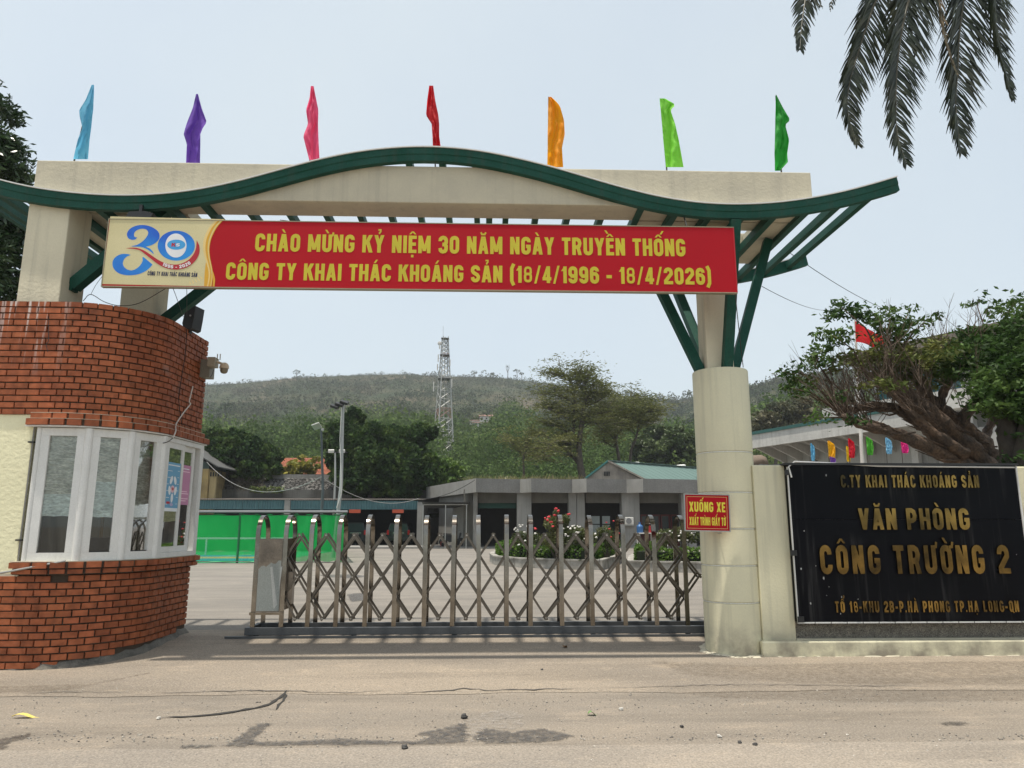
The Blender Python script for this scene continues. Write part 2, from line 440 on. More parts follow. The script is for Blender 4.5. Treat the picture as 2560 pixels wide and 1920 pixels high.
def lettering(txt, x0, x1, zb, zt, Y, m, parent, raised=0.0, each=False, name="lettering", gap=0.12, back=None, xf=None, seg=0.00009):
    """capitals between x0..x1 (metres), baseline zb, cap height zt, on the plane Y (facing the viewer, -Y)"""
    W, gl = text_layout(txt, gap); kx = (x1 - x0) / W; kz = zt - zb; mb = MB()
    F = xf or (lambda x, z, d: (x, Y - d, z))
    for gx, w, Q in gl:
        if each: mb = MB()
        for k, q in enumerate(Q):
            e = seg * (k % 31 + 1)
            P = [(x0 + (gx + p[0]) * kx, zb + p[1] * kz) for p in q]
            if raised:
                f = [F(p[0], p[1], raised + e) for p in P]; b = [F(p[0], p[1], 0.0) for p in P]
                mb.add(f + b, [(0, 1, 2, 3), (0, 4, 5, 1), (1, 5, 6, 2), (2, 6, 7, 3), (3, 7, 4, 0)])
            else:
                mb.add([F(p[0], p[1], 0.002 + e) for p in P], [(0, 1, 2, 3)])
        if each: mb.build("letter", m, parent)
    if not each: return mb.build(name, m, parent)

# ================================================================== colours
cream = mat("cream plaster", (0.66, 0.61, 0.46), 0.85, col2=(0.57, 0.525, 0.40), scale=1.6, amt=0.7, fine=.02, bump=0.6, bscale=25, streak=0.35, streakcol=(0.25, 0.24, 0.2))
creamdirty = mat("weathered cream plaster", (0.55, 0.505, 0.385), 0.9, col2=(0.46, 0.425, 0.335), scale=2.2, amt=0.8, fine=.03, bump=0.5, bscale=22, streak=0.25, streakcol=(0.22, 0.21, 0.18))
creamyel = mat("pale yellow plaster", (0.82, 0.78, 0.53), 0.85, col2=(0.74, 0.70, 0.47), scale=2.0, amt=0.5, fine=.02, bump=0.7, bscale=18)
creamcol = mat("column plaster", (0.70, 0.655, 0.46), 0.75, col2=(0.60, 0.565, 0.41), scale=1.5, amt=0.7, fine=.02, bump=0.3, bscale=30, streak=0.6, streakcol=(0.42, 0.40, 0.30), foot=.35)
green = mat("dark green paint", (0.004, 0.058, 0.038), 0.55, spec=.2, col2=(0.014, 0.080, 0.058), scale=3, amt=0.8, fine=0.15, bump=0.2, bscale=15, streak=.35, streakcol=(.05, .06, .045))
litwhite = mat("sunlit edge white", (0.7, 0.7, 0.68), 0.5, fine=0.05)  # white that stands in for sunlight along the rail tops
steel = mat("brushed stainless steel", (0.30, 0.275, 0.24), 0.15, metal=1.0, col2=(0.14, 0.122, 0.10), scale=3, amt=0.8, fine=0.02, bump=0.05)
steeldull = mat("dull stainless bars", (0.17, 0.152, 0.13), 0.33, metal=0.9, col2=(0.10, 0.088, 0.072), scale=5, amt=0.6)
greyrail = mat("grey painted rail", (0.075, 0.08, 0.085), 0.5, metal=0.2, col2=(0.05, 0.055, 0.06), scale=4)
rubber = mat("black rubber", (0.015, 0.015, 0.015), 0.7)
blackm = mat("black plastic", (0.012, 0.013, 0.014), 0.45)
concrete = mat("grey concrete", (0.27, 0.26, 0.24), 0.9, col2=(0.17, 0.165, 0.155), scale=1.2, amt=0.8, bump=0.6, streak=0.4)
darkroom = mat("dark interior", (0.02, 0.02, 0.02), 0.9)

# ================================================================== ground
def ramp(y):
    if y <= 8.1: return -0.20
    if y >= 11.0: return 0.0
    return -0.20 + 0.20 * (y - 8.1) / 2.9
def groundmat(name, c1, c2, bumps=0.9, dark=0.0, spot=True):
    m = bpy.data.materials.new(name); m.use_nodes = True
    nt = m.node_tree; N = nt.nodes; L = nt.links; b = N["Principled BSDF"]; b.inputs["Roughness"].default_value = 0.88
    geo = N.new("ShaderNodeNewGeometry")
    def tex(scale, st=(1, 1, 1), d=6, r=0.6):
        mp = N.new("ShaderNodeMapping"); mp.inputs["Scale"].default_value = st; L.new(geo.outputs["Position"], mp.inputs[0])
        n = N.new("ShaderNodeTexNoise"); n.inputs["Scale"].default_value = scale; n.inputs["Detail"].default_value = d; n.inputs["Roughness"].default_value = r
        L.new(mp.outputs[0], n.inputs["Vector"]); return n.outputs[0]
    def rng(s, a, b_, c=0, d=1):
        r = N.new("ShaderNodeMapRange"); r.inputs[1].default_value = a; r.inputs[2].default_value = b_; r.inputs[3].default_value = c; r.inputs[4].default_value = d
        L.new(s, r.inputs[0]); return r.outputs[0]
    def mixc(f, a, bcol):
        mx = N.new("ShaderNodeMix"); mx.data_type = 'RGBA'; L.new(f, mx.inputs[0])
        if isinstance(a, tuple): mx.inputs[6].default_value = (*a, 1)
        else: L.new(a, mx.inputs[6])
        if isinstance(bcol, tuple): mx.inputs[7].default_value = (*bcol, 1)
        else: L.new(bcol, mx.inputs[7])
        return mx.outputs[2]
    c = mixc(rng(tex(0.55, (0.5, 1.2, 1)), 0.40, 0.60), c1, c2)
    c = mixc(rng(tex(0.9, (0.22, 2.2, 1)), 0.50, 0.70, 0, 0.75), c, tuple(x * 0.58 for x in c1))       # tyre-dirt bands along the street
    c = mixc(rng(tex(2.6, (0.6, 1.5, 1), 8, 0.7), 0.54, 0.68, 0, 0.6), c, (c1[0] * 1.25, c1[1] * 1.22, c1[2] * 1.18))
    sp = N.new("ShaderNodeVectorMath"); sp.operation = 'SCALE'; L.new(c, sp.inputs[0]); L.new(rng(tex(55, (1, 1, 1), 3), 0.3, 0.7, 0.66, 1.30), sp.inputs[3]); c = sp.outputs[0]
    if spot:
        v = N.new("ShaderNodeTexVoronoi"); v.inputs["Scale"].default_value = 38; L.new(geo.outputs["Position"], v.inputs["Vector"])
        c = mixc(rng(v.outputs["Distance"], 0.12, 0.2, 0.5, 0), c, (0.5, 0.47, 0.42))
        v2 = N.new("ShaderNodeTexVoronoi"); v2.inputs["Scale"].default_value = 23; L.new(geo.outputs["Position"], v2.inputs["Vector"])
        c = mixc(rng(v2.outputs["Distance"], 0.08, 0.14, 0.6, 0), c, (0.12, 0.115, 0.11))
    L.new(c, b.inputs["Base Color"])
    bp = N.new("ShaderNodeBump"); bp.inputs["Strength"].default_value = bumps; bp.inputs["Distance"].default_value = 0.012
    L.new(tex(28, (1, 1, 1), 6, 0.75), bp.inputs["Height"]); L.new(bp.outputs[0], b.inputs["Normal"])
    return m
g_road = groundmat("worn road surface", (0.275, 0.236, 0.190), (0.225, 0.196, 0.162))
g_drive = groundmat("old driveway concrete", (0.265, 0.220, 0.168), (0.205, 0.173, 0.137))
g_apron = groundmat("rough asphalt shoulder", (0.24, 0.203, 0.160), (0.195, 0.168, 0.136), bumps=1.0)
g_yard = groundmat("yard concrete", (0.212, 0.191, 0.164), (0.165, 0.150, 0.131), spot=False)

ys = [-60, -20, 0, 4, 6, 7, 8.1, 8.6, 9.2, 9.8, 10.4, 11, 13, 20, 40, 80, 130]
xs = [-1500, -400, -100, -30, -10, -5, 0, 5, 10, 30, 100, 400, 1500]
def gridsheet(xs, ys, zf):
    mb = MB(); n = len(xs)
    mb.add([(x, y, zf(x, y)) for y in ys for x in xs], [(j * n + i, j * n + i + 1, (j + 1) * n + i + 1, (j + 1) * n + i) for j in range(len(ys) - 1) for i in range(n - 1)])
    return mb
o = gridsheet(xs, [-1500, -300] + ys + [400, 900, 1800], lambda x, y: ramp(y) - 0.02).build("ground", g_yard); o["kind"] = "structure"
def edge_sheet(name, xa, xb, yf0, yf1, m, dz, nx=60, ny=10):
    def P(i, j):
        x = xa + (xb - xa) * i / nx; a = yf0(x); b = yf1(x); y = a + (b - a) * j / ny
        return (x, y, ramp(y) + dz)
    o = MB().grid(P, nx, ny).build(name, m); o["kind"] = "structure"; return o
nz = lambda x, a, s=0: a * (math.sin(x * 2.1 + s) * .5 + math.sin(x * 5.3 + s * 2) * .3 + math.sin(x * 11.7 + s) * .2)
yard = edge_sheet("yard", -60, 60, lambda x: 10.55, lambda x: 70, g_yard, 0.0, 20, 30)
drive = edge_sheet("driveway", -16, 16, lambda x: 8.05 + nz(x, .06), lambda x: 11.4, g_drive, 0.004, 160, 14)
apron = edge_sheet("road_shoulder", -24, 24, lambda x: 6.17 + nz(x, .015, 2), lambda x: 8.09 + nz(x, .06), g_apron, 0.000, 200, 6)
road = edge_sheet("road", -60, 60, lambda x: -20, lambda x: 6.2 + nz(x, .02, 2), g_road, 0.004, 200, 6)

from mathutils import noise as mnoise
# cracks, damp patches, patching (each has its own outline)
crackm = mat("open crack", (0.03, 0.028, 0.025), 0.95, fine=0)
crackf = mat("fine crack", (0.10, 0.09, 0.08), 0.95, fine=0)
wet = mat("damp asphalt", (0.062, 0.056, 0.052), 0.35, col2=(0.10, 0.092, 0.085), scale=6, amt=0.6, bump=0.8, bscale=40)
patch = mat("broken pale concrete", (0.40, 0.36, 0.31), 0.9, col2=(0.3, 0.27, 0.24), scale=8, amt=0.9, bump=1, bscale=30)
def G(u, v, dz=0.008):   # point of the ground seen at photo point
    x, y, z = ray(u, v); Yg = 9.0
    for _ in range(30):
        zz = ramp(Yg); Yg = (CAM_H - zz) / (-z / y)
    return Vector((x / y * Yg, Yg, ramp(Yg) + dz))
Z7 = lambda x, y: (x * .5787, 1560 + y * .5787)
Z8 = lambda x, y: (1280 + x * .5787, 1560 + y * .5787)
def crack(pts, w, parent, m, name="crack", dz=0.008):
    P = []
    for i in range(len(pts) - 1):
        a, b = G(*pts[i], dz), G(*pts[i + 1], dz); n = max(2, int((b - a).length / 0.07))
        for k in range(n):
            t = k / n; q = a.lerp(b, t); q.y += rnd.uniform(-.018, .018) * 1.3; q.x += rnd.uniform(-.01, .01); P.append(q)
    P.append(G(*pts[-1], dz)); mb = MB(); n = len(P); vs = []
    for i, p in enumerate(P):
        d = (P[min(i + 1, n - 1)] - P[max(i - 1, 0)]).normalized(); s = Vector((-d.y, d.x, 0)); e = min(1, 4 * i / n + .15, 4 * (n - 1 - i) / n + .15) * rnd.uniform(.45, 1.3) * w / 2
        vs += [p + s * e, p - s * e]
    mb.add(vs, [(2 * i, 2 * i + 1, 2 * i + 3, 2 * i + 2) for i in range(n - 1)])
    o = mb.build(name, m, parent); o["kind"] = "structure"; return o
crack([Z7(*p) for p in [(690, 410), (750, 404), (900, 395), (1000, 383), (1100, 368), (1170, 345), (1215, 318), (1238, 290)]], 0.055, apron, crackm)
crack([Z7(*p) for p in [(1120, 368), (1190, 372), (1213, 342), (1240, 312), (1232, 292)]], 0.025, apron, crackm)
crack([Z7(*p) for p in [(660, 302), (900, 296), (1060, 292), (1240, 290), (1400, 300), (1550, 300), (1655, 290)]], 0.022, drive, crackf, dz=.012)
crack([Z7(*p) for p in [(1700, 300), (1800, 300), (1960, 290), (2000, 282), (2100, 290), (2212, 288)]] + [Z8(*p) for p in [(120, 286), (300, 282)]], 0.03, drive, crackf, dz=.012)
crack([Z8(*p) for p in [(330, 282), (600, 276), (750, 268), (1000, 265), (1200, 265), (1500, 270), (1700, 270), (1900, 276)]], 0.016, drive, crackf, dz=.012)
crack([Z7(*p) for p in [(100, 300), (300, 298), (560, 300)]], 0.014, drive, crackf, dz=.012)
def soften(m, lo=.35, hi=.75):
    """fades a patch out through noise near its rim, using the rim attribute"""
    nt = m.node_tree; N = nt.nodes; L = nt.links; out = N["Material Output"]; at = N.new("ShaderNodeAttribute"); at.attribute_name = "rim"
    n = N.new("ShaderNodeTexNoise"); n.inputs["Scale"].default_value = 16; n.inputs["Detail"].default_value = 6; n.inputs["Roughness"].default_value = .7
    geo = N.new("ShaderNodeNewGeometry"); L.new(geo.outputs["Position"], n.inputs["Vector"])
    ad = N.new("ShaderNodeMath"); ad.operation = 'MULTIPLY_ADD'; ad.inputs[1].default_value = .75; L.new(at.outputs["Fac"], ad.inputs[0]); L.new(n.outputs[0], ad.inputs[2])
    r = N.new("ShaderNodeMapRange"); r.inputs[1].default_value = lo + .42; r.inputs[2].default_value = hi + .42; L.new(ad.outputs[0], r.inputs[0])
    tp = N.new("ShaderNodeBsdfTransparent"); ms = N.new("ShaderNodeMixShader"); L.new(r.outputs[0], ms.inputs[0]); L.new(tp.outputs[0], ms.inputs[1]); L.new(N["Principled BSDF"].outputs[0], ms.inputs[2]); L.new(ms.outputs[0], out.inputs[0])
soften(wet, .33, .78); soften(patch, .44, .85)
def patchpoly(pts, m, parent, name, dz=0.0075, sub=6, jit=0.02, grow=.07):
    P = []; n = len(pts)
    for i in range(n):
        a, b = G(*pts[i], dz), G(*pts[(i + 1) % n], dz)
        for k in range(sub):
            q = a.lerp(b, k / sub); q += Vector((rnd.uniform(-jit, jit), rnd.uniform(-jit, jit) * .7, 0)); q.z = ramp(q.y) + dz; P.append(q)
    n = len(P); area = sum(P[i].x * P[(i + 1) % n].y - P[(i + 1) % n].x * P[i].y for i in range(n)); sg = 1 if area > 0 else -1; O = []
    for i in range(n):
        d = (P[(i + 2) % n] - P[i - 2]); d.z = 0
        d.normalize(); q = P[i] + Vector((d.y, -d.x, 0)) * grow * sg; q.z = ramp(q.y) + dz - .0006; O.append(q)
    me = bpy.data.meshes.new(name); tri = [tuple(t) for t in tessellate_polygon([P])]
    me.from_pydata([tuple(p) for p in P + O], [], tri + [(i, (i + 1) % n, n + (i + 1) % n, n + i) for i in range(n)]); me.update(); me.materials.append(m)
    at = me.attributes.new("rim", 'FLOAT', 'POINT'); at.data.foreach_set("value", [.62] * n + [0.0] * n)
    o = bpy.data.objects.new(name, me); COL.objects.link(o); o.parent = parent; o["kind"] = "structure"; return o
patchpoly([Z7(*p) for p in [(975, 526), (1060, 531), (1090, 507), (1120, 470), (1158, 436), (1130, 432), (1085, 455), (1040, 490), (1010, 515)]], wet, apron, "damp_patch")
patchpoly([Z7(*p) for p in [(1085, 516), (1300, 512), (1450, 500), (1600, 508), (1780, 514), (1790, 519), (1500, 522), (1085, 524)]], wet, apron, "damp_patch", jit=.02)
patchpoly([Z7(*p) for p in [(1812, 476), (1900, 460), (1990, 434), (2010, 442), (2000, 470), (2016, 490), (1995, 516), (1790, 518), (1880, 490)]], wet, apron, "damp_patch")
patchpoly([Z7(2050, 500), Z7(2080, 470), Z7(2110, 455), Z7(2212, 475)] + [Z8(*p) for p in [(60, 462), (120, 457), (180, 468), (230, 480), (258, 486), (200, 503), (60, 513)]] + [Z7(2120, 515)], wet, apron, "damp_patch")
patchpoly([Z7(*p) for p in [(-20, 540), (0, 505), (60, 490), (125, 478), (100, 498), (40, 512), (10, 545)]], wet, apron, "damp_patch")
patchpoly([Z7(*p) for p in [(790, 532), (860, 528), (915, 528), (880, 534), (800, 536)]], wet, apron, "damp_patch", jit=.015)
patchpoly([Z7(*p) for p in [(2010, 420), (2050, 408), (2110, 380), (2212, 372), (2260, 400), (2240, 455), (2120, 452), (2040, 515), (2018, 490), (2004, 465)]], patch, apron, "broken_patch", dz=.005, jit=.04)
patchpoly([Z8(*p) for p in [(1860, 432), (1900, 428), (1970, 430), (1940, 437), (1880, 438)]], wet, apron, "damp_patch", jit=.015)
patchpoly([(800 + 0, 1438), (880, 1436), (920, 1441), (880, 1446), (820, 1443)], wet, yard, "damp_patch", jit=.04)
patchpoly([(870, 1486), (915, 1482), (920, 1500), (880, 1505)], wet, yard, "damp_patch", jit=.04)
mb = MB()
for k in range(1500):
    u = rnd.uniform(-40, 2600); v = rnd.choice((rnd.gauss(1757, 10) if u > 1200 else rnd.uniform(1735, 1860), rnd.uniform(1735, 1915), rnd.gauss(1846, 5), rnd.gauss(1728, 5)))
    p = G(u, min(1935, max(1640, v)), .004); mb.blob(p, rnd.uniform(.003, .0085) * (1.5 if rnd.random() < .06 else 1), .35, 1, (1, 1, .6))
mb.build("gravel", mat("pale gravel", (.42, .39, .34), .9, col2=(.12, .11, .10), scale=9, amt=1, fine=.3), kind="stuff")
dust = mat("brown dust film", (.15, .115, .08), .95, col2=(.20, .16, .12), scale=2, amt=1, fine=.2)
soften(dust, .40, 1.25)
patchpoly([Z8(*p) for p in [(620, 165), (1000, 185), (1500, 175), (2230, 165), (2230, 262), (1750, 262), (1200, 250), (800, 225)]], dust, drive, "dust_film", dz=.007, grow=.22)
patchpoly([Z8(*p) for p in [(650, 285), (1100, 278), (1600, 290), (2230, 288), (2230, 330), (1500, 335), (900, 318)]], dust, apron, "dust_film", dz=.005, grow=.15)
patchpoly([Z7(*p) for p in [(-20, 300), (300, 285), (520, 240), (640, 215), (400, 262), (-20, 275)]], dust, drive, "dust_film", dz=.007, grow=.12)
stone_m = mat("loose stone", (0.06, 0.058, 0.055), 0.9); stone_w = mat("pale stone", (0.5, 0.48, 0.44), 0.9)
leafm_y = mat("yellow leaf", (0.62, 0.50, 0.12), 0.6); leafm_g = mat("green leaf", (0.13, 0.24, 0.07), 0.6)
for (q, r, m, lab) in [(Z7(2002, 408), .035, stone_m, "dark lump of asphalt at the broken patch edge in the road"),
                  (Z7(1748, 540), .028, stone_m, "small dark stone lying on the near road left of centre"),
                  (Z8(472, 373), .022, stone_w, "small white stone on the shoulder right of centre"),
                  (Z8(130, 200), .018, stone_m, "small dark stone on the driveway below the gate"),
                  (Z8(985, 517), .02, stone_m, "small dark stone on the near road, left of two"),
                  (Z8(1050, 525), .02, stone_m, "small dark stone on the near road, right of two"),
                  (Z8(735, 448), .018, stone_m, "small dark stone on the road shoulder near the middle"),
                  (Z7(685, 412), .02, stone_w, "pale pebble at the left end of the long crack"),
                  (Z8(895, 490), .02, stone_w, "pale pebble on the seam at the road edge")]:
    p = G(*q, 0); o = MB().blob((0, 0, r * .5), r, .3, 1, (1, 1, .7)).build("stone", m); o.location = p; tag(o, lab, "stone")
def fallen(u, v, L, W, m, lab, a):
    p = G(u, v, 0); mb = MB(); n = 6; vs = []
    for i in range(n + 1):
        t = i / n; x = (t - .5) * L; w = W * math.sin(math.pi * (t * .94 + .03)) ** .8; z = .012 + .02 * math.sin(t * 5)
        vs += [(x, -w, z + .006), (x, 0, z), (x, w, z + .008)]
    mb.add(vs, [f for i in range(n) for f in ((3 * i, 3 * i + 1, 3 * i + 4, 3 * i + 3), (3 * i + 1, 3 * i + 2, 3 * i + 5, 3 * i + 4))])
    o = mb.build("fallen_leaf", m); o.location = p; o.rotation_euler.z = a; tag(o, lab, "leaf")
fallen(*Z7(110, 406), .24, .03, leafm_y, "long yellow leaf fallen on the road at the left", .05)
fallen(*Z8(348, 395), .09, .03, leafm_g, "small green leaf fallen on the road right of centre", .2)
fallen(*Z8(228, 104), .07, .035, mat("brown leaf", (.16, .09, .04), .8), "curled brown leaf on the shaded driveway below the gate", 1)

# ================================================================== entrance gateway (beam, slab, pillars, column, green canopy)
gw = thing("entrance_gateway", "cream concrete entrance gateway with a wavy dark green slatted canopy on top", "gateway", (0, 10.3, 0))
BX0, BX1 = -6.02, 4.42; BZ0, BZ1 = 5.755, 6.285
fb = bevel(MB().box(BX0, BX1, 9.2, 9.685, BZ0, BZ1).build("beam", creamdirty, gw, label="cream front beam above the driveway"), .012)
bevel(MB().box(BX0, BX1, 11.10, 11.36, BZ0, BZ1 - .10).build("beam", creamdirty, gw, label="cream rear beam, mostly hidden by the banner"), .012)
for (xa, xb) in ((BX0, -4.2), (2.1, BX1)):      # end slabs with an opening
    mb = MB(); z0, z1 = BZ0 + .003, BZ0 + .16
    xm0, xm1 = (xa + .55, xb - .45) if xa < 0 else (xa + .45, xb - .5)
    mb.box(xa, xm0, 9.723, 11.097, z0, z1); mb.box(xm1, xb, 9.723, 11.097, z0, z1)
    mb.box(xm0 + .003, xm1 - .003, 9.723, 10.0, z0, z1); mb.box(xm0 + .003, xm1 - .003, 10.56, 11.097, z0, z1)
    mb.build("slab", creamdirty, gw)
pil = bevel(MB().box(-6.05, -5.515, 9.2 + .006, 9.74, 3.4, BZ0 - .003).build("pillar", cream, gw, label="square cream pillar standing on the guard booth, front"), .012)
bevel(MB().box(-5.585, -5.09, 10.84, 11.34, 3.4, BZ0 - .003).build("pillar", cream, gw, label="square cream pillar behind, at the rear of the guard booth"), .012)
bevel(MB().box(3.0, 3.37, 9.7, 10.07, 3.55, BZ0 - .003).build("pillar", cream, gw, label="slim cream pillar on top of the round column"), .01)
# round column, grooves cut in
prof = [(0.375, -0.35)]
for zr in (0.54, 1.002, 1.468, 1.938, 2.47):
    prof += [(0.375, zr - .014), (0.362, zr - .010), (0.362, zr + .010), (0.378, zr + .014)]
    if zr > 1.9: prof[-1] = (0.375, zr + .014)
prof += [(0.375, 3.595), (0.367, 3.61)]
cl = MB().lathe(prof, (3.23, 9.9, 0), 56).build("column", creamcol, gw, smooth='auto')
whitem = mat("white sealed joint", (.78, .78, .72), .6)
for zr in (0.54, 1.002, 1.468, 1.938, 2.47):
    MB().lathe([(0.364, zr - .009), (0.3685, zr - .006), (0.3685, zr + .004), (0.364, zr + .007)], (3.23, 9.9, 0), 56).build("groove", whitem, cl, smooth=True)
mb = MB()
for i in range(60):
    a = rad(i * 6 + rnd.uniform(-2, 2)); r = .385 + rnd.uniform(0, .06)
    mb.blob((3.23 + r * math.cos(a), 9.9 + r * math.sin(a), ramp(9.9 + r * math.sin(a)) + .004), rnd.uniform(.02, .045), .3, 1, (1.4, 1.4, .35))
mb.build("mortar_skirt", creamdirty, cl, kind="stuff")

# canopy rails (profile measured along the front rail, top edge)
pts_px = [(0, 452), (81, 471), (163, 482), (244, 489), (325, 491), (407, 487), (488, 477), (570, 461), (651, 440), (732, 417), (814, 396), (895, 380),
          (963, 372), (1044, 367), (1126, 370), (1207, 379), (1288, 396), (1370, 416), (1451, 440), (1532, 464), (1614, 486), (1695, 502), (1774, 511),
          (1860, 513), (1947, 508), (2034, 496), (2121, 478), (2208, 454), (2242, 443)]
YF, YR = 9.092, 12.10
prf = [(PY(u, v, YF).x, PY(u, v, YF).z) for u, v in pts_px]
x0, z0 = prf[0]; s0 = (prf[0][1] - prf[1][1]) / (prf[0][0] - prf[1][0])
for k in range(1, 6):      # carries on past the left edge of the photograph, like the right tip
    xx = x0 - .22 * k; prf.insert(0, (xx, prf[0][1] + .22 * (abs(s0) + .05 * k)))
px_, pz_ = np.array([p[0] for p in prf]), np.array([p[1] for p in prf])
def railz(x): return float(np.interp(x, px_, pz_))
_z = np.interp(np.linspace(px_[0], px_[-1], 90), px_, pz_); _x = np.linspace(px_[0], px_[-1], 90)
for _ in range(3): _z[1:-1] = (_z[:-2] + _z[1:-1] * 2 + _z[2:]) / 4
px_, pz_ = _x, _z
def sweep(x0_, x1_, prof, Y, n=90):
    xs_ = np.linspace(x0_, x1_, n); mb = MB(); k = len(prof); vs = []
    for x in xs_:
        z = railz(x); e = .02; sl = (railz(x + e) - railz(x - e)) / (2 * e); nx, nz_ = -sl / math.hypot(1, sl), 1 / math.hypot(1, sl)
        for (dy, dn) in prof: vs.append((x + nx * dn, Y + dy, z + nz_ * dn))
    fs = [(i * k + a, i * k + (a + 1) % k, (i + 1) * k + (a + 1) % k, (i + 1) * k + a) for i in range(n - 1) for a in range(k)]
    fs += [tuple(range(k - 1, -1, -1)), tuple((n - 1) * k + a for a in range(k))]
    return mb.add(vs, fs)
canopy = MB().box(-.05, .05, YF + .12, YR - .12, railz(0) - .10, railz(0) - .02).build("canopy", green, gw)
for (Y, s, lab) in ((YF, 1, "front wavy green rail"), (YR, -1, "rear wavy green rail")):
    pr = [(0, 0), (.10 * s, 0), (.10 * s, -.185), (.012 * s, -.185), (.012 * s, -.10), (0, -.088)]
    r1 = sweep(px_[0], px_[-1], pr, Y).build("rail", green, canopy, smooth='auto', label=lab)
    sweep(px_[0] - .003, px_[-1] + .003, [(-.018 * s, .002), (.115 * s, .002), (.115 * s, .017), (-.018 * s, .017)], Y).build("lit_edge", litwhite, canopy, smooth='auto')  # added white strip, paints the sunlit top edge of the rail
sx = px_[0] + .06
while sx < px_[-1] - .02:
    if abs(sx) > .2 or True:
        z = railz(sx); o = MB().box(-.045, .045, 0, YR - YF - .22, -.155, -.045).build("slat", green, canopy, local=True)
        w = wloc(canopy); o.location = Vector((sx, YF + .11, z)) - w
    sx += .452
# struts
def strut(a, b, w=.12): MB().bar(a, b, w, w * 1.05, Vector((0, 1, 0.01)) if abs(a[1] - b[1]) < .3 else Vector((1, 0, .01))).build("strut", green, gw)
strut((3.42, 9.88, 3.62), (4.2, 10.28, BZ0 - .03)); strut((2.95, 9.88, 3.62), (2.12, 10.1, BZ0 - .03))
strut((3.25, 9.64, 3.62), (3.30, 9.12, railz(3.3) - .2)); strut((3.18, 10.12, 3.62), (2.9, 11.3, BZ0 - .03))
strut((-5.50, 9.46, 4.62), (-4.35, 9.46, BZ0 - .01), .15); strut((-5.08, 11.1, 4.55), (-3.75, 11.1, BZ0 - .01), .15)
for (x, y, z) in ((3.42, 9.88, 3.64), (2.95, 9.88, 3.64), (3.25, 9.64, 3.64), (-5.50, 9.46, 4.62)):
    MB().box(x - .03, x + .03, y - .07, y + .07, z - .07, z + .07).build("bracket", green, gw)

# ================================================================== banner
BY = 9.0; bl = PY(255, 710, BY); br = PY(1838, 735, BY); tl = PY(275, 543, BY); tr = PY(1836, 568, BY)
BXL, BXR = (bl.x + tl.x) / 2, (br.x + tr.x) / 2; BZL, BZT = (bl.z + br.z) / 2, (tl.z + tr.z) / 2 - .02
ban = thing("banner", "long red welcome banner with yellow capitals and a blue anniversary emblem under the canopy", "banner", ((BXL + BXR) / 2, BY, BZL))
redp = mat("red banner print", (0.42, 0.002, 0.010), 0.5, spec=.2, col2=(0.36, 0.001, 0.009), scale=.5, amt=.6, fine=.03)
crp = mat("pale gold banner print", (0.56, 0.50, 0.27), 0.45, col2=(0.66, 0.59, 0.34), scale=1.6, amt=.7, fine=.03)
yel = mat("yellow print", (0.56, 0.47, 0.015), 0.5, fine=.03); blueA = mat("blue print", (0.004, 0.10, 0.55), 0.45, col2=(0.01, 0.25, 0.68), scale=2.2, amt=1, fine=0)
goldp = mat("orange gold print", (0.68, 0.36, 0.02), 0.5, fine=0); goldl = mat("light gold print", (0.78, 0.58, 0.22), 0.5, fine=0)
whp = mat("white print", (0.78, 0.78, 0.80), 0.5, fine=0); navy = mat("navy print", (0.008, 0.012, 0.06), 0.5, fine=0); redl = mat("red ribbon print", (0.45, 0.01, 0.02), .45, fine=0)
skyp = mat("light blue print", (0.05, 0.35, 0.72), .5, fine=0)
MB().box(BXL, BXR, BY, BY + .05, BZL, BZT).build("panel", redp, ban)
fm = mat("aluminium banner frame", (.34, .30, .2), .5, metal=.5)
for b in [(BXL - .012, BXR + .012, BY - .006, BY + .058, BZL - .014, BZL - .0005), (BXL - .012, BXR + .012, BY - .006, BY + .058, BZT + .0005, BZT + .012),
          (BXL - .012, BXL - .0005, BY - .006, BY + .058, BZL, BZT), (BXR + .0005, BXR + .012, BY - .006, BY + .058, BZL, BZT)]:
    MB().box(*b).build("frame", redl if b[0] > 0 else fm, ban)
Q6 = lambda x, y, d=.001: PY(255 + x * .13788, 520 + y * .13788, BY - d)
def pr6(pts, m, name, d): return MB().poly([Q6(x, y, d) for x, y in pts]).build(name, m, ban)
def smooth_closed(pts, it=2):
    P = [Vector(p) for p in pts]
    for _ in range(it):
        N_ = []
        for i in range(len(P)):
            a, b = P[i], P[(i + 1) % len(P)]; N_ += [a * .75 + b * .25, a * .25 + b * .75]
        P = N_
    return [(p.x, p.y) for p in P]
def cr_open(pts, n=6):   # Catmull-Rom through the points
    P = [Vector(p) for p in pts]; P = [P[0] * 2 - P[1]] + P + [P[-1] * 2 - P[-2]]; out = []
    for i in range(1, len(P) - 2):
        for k in range(n):
            t = k / n; a, b, c, d = P[i - 1:i + 3]
            out.append(.5 * ((2 * b) + (c - a) * t + (2 * a - 5 * b + 4 * c - d) * t * t + (3 * b - a - 3 * c + d) * t ** 3))
    out.append(P[-2]); return [(p.x, p.y) for p in out]
redge = cr_open([(2215, 195), (2090, 330), (2010, 470), (1962, 600), (1942, 740), (1952, 880), (1975, 1000), (2000, 1130), (2003, 1250), (1982, 1421)])
def clampx(p, dx): return (p[0] + dx, p[1])
L6 = lambda y: 150 - (y - 150) * .118   # left border of the banner in this zoom
pr6([(152, 152), (2222, 203)] + redge[1:] + [(2, 1378)], crp, "print_ground", .0008)
def bandp(off0, off1, m, d, top=None):
    A = [(x + off0 * (1 + .3 * math.sin(y / 260)), max(y, 205)) for x, y in redge]; B_ = [(x + off1 * (1 + .3 * math.sin(y / 260 + .6)), max(y, 205)) for x, y in redge]
    pr6(A + B_[::-1], m, "print_swoosh", d)
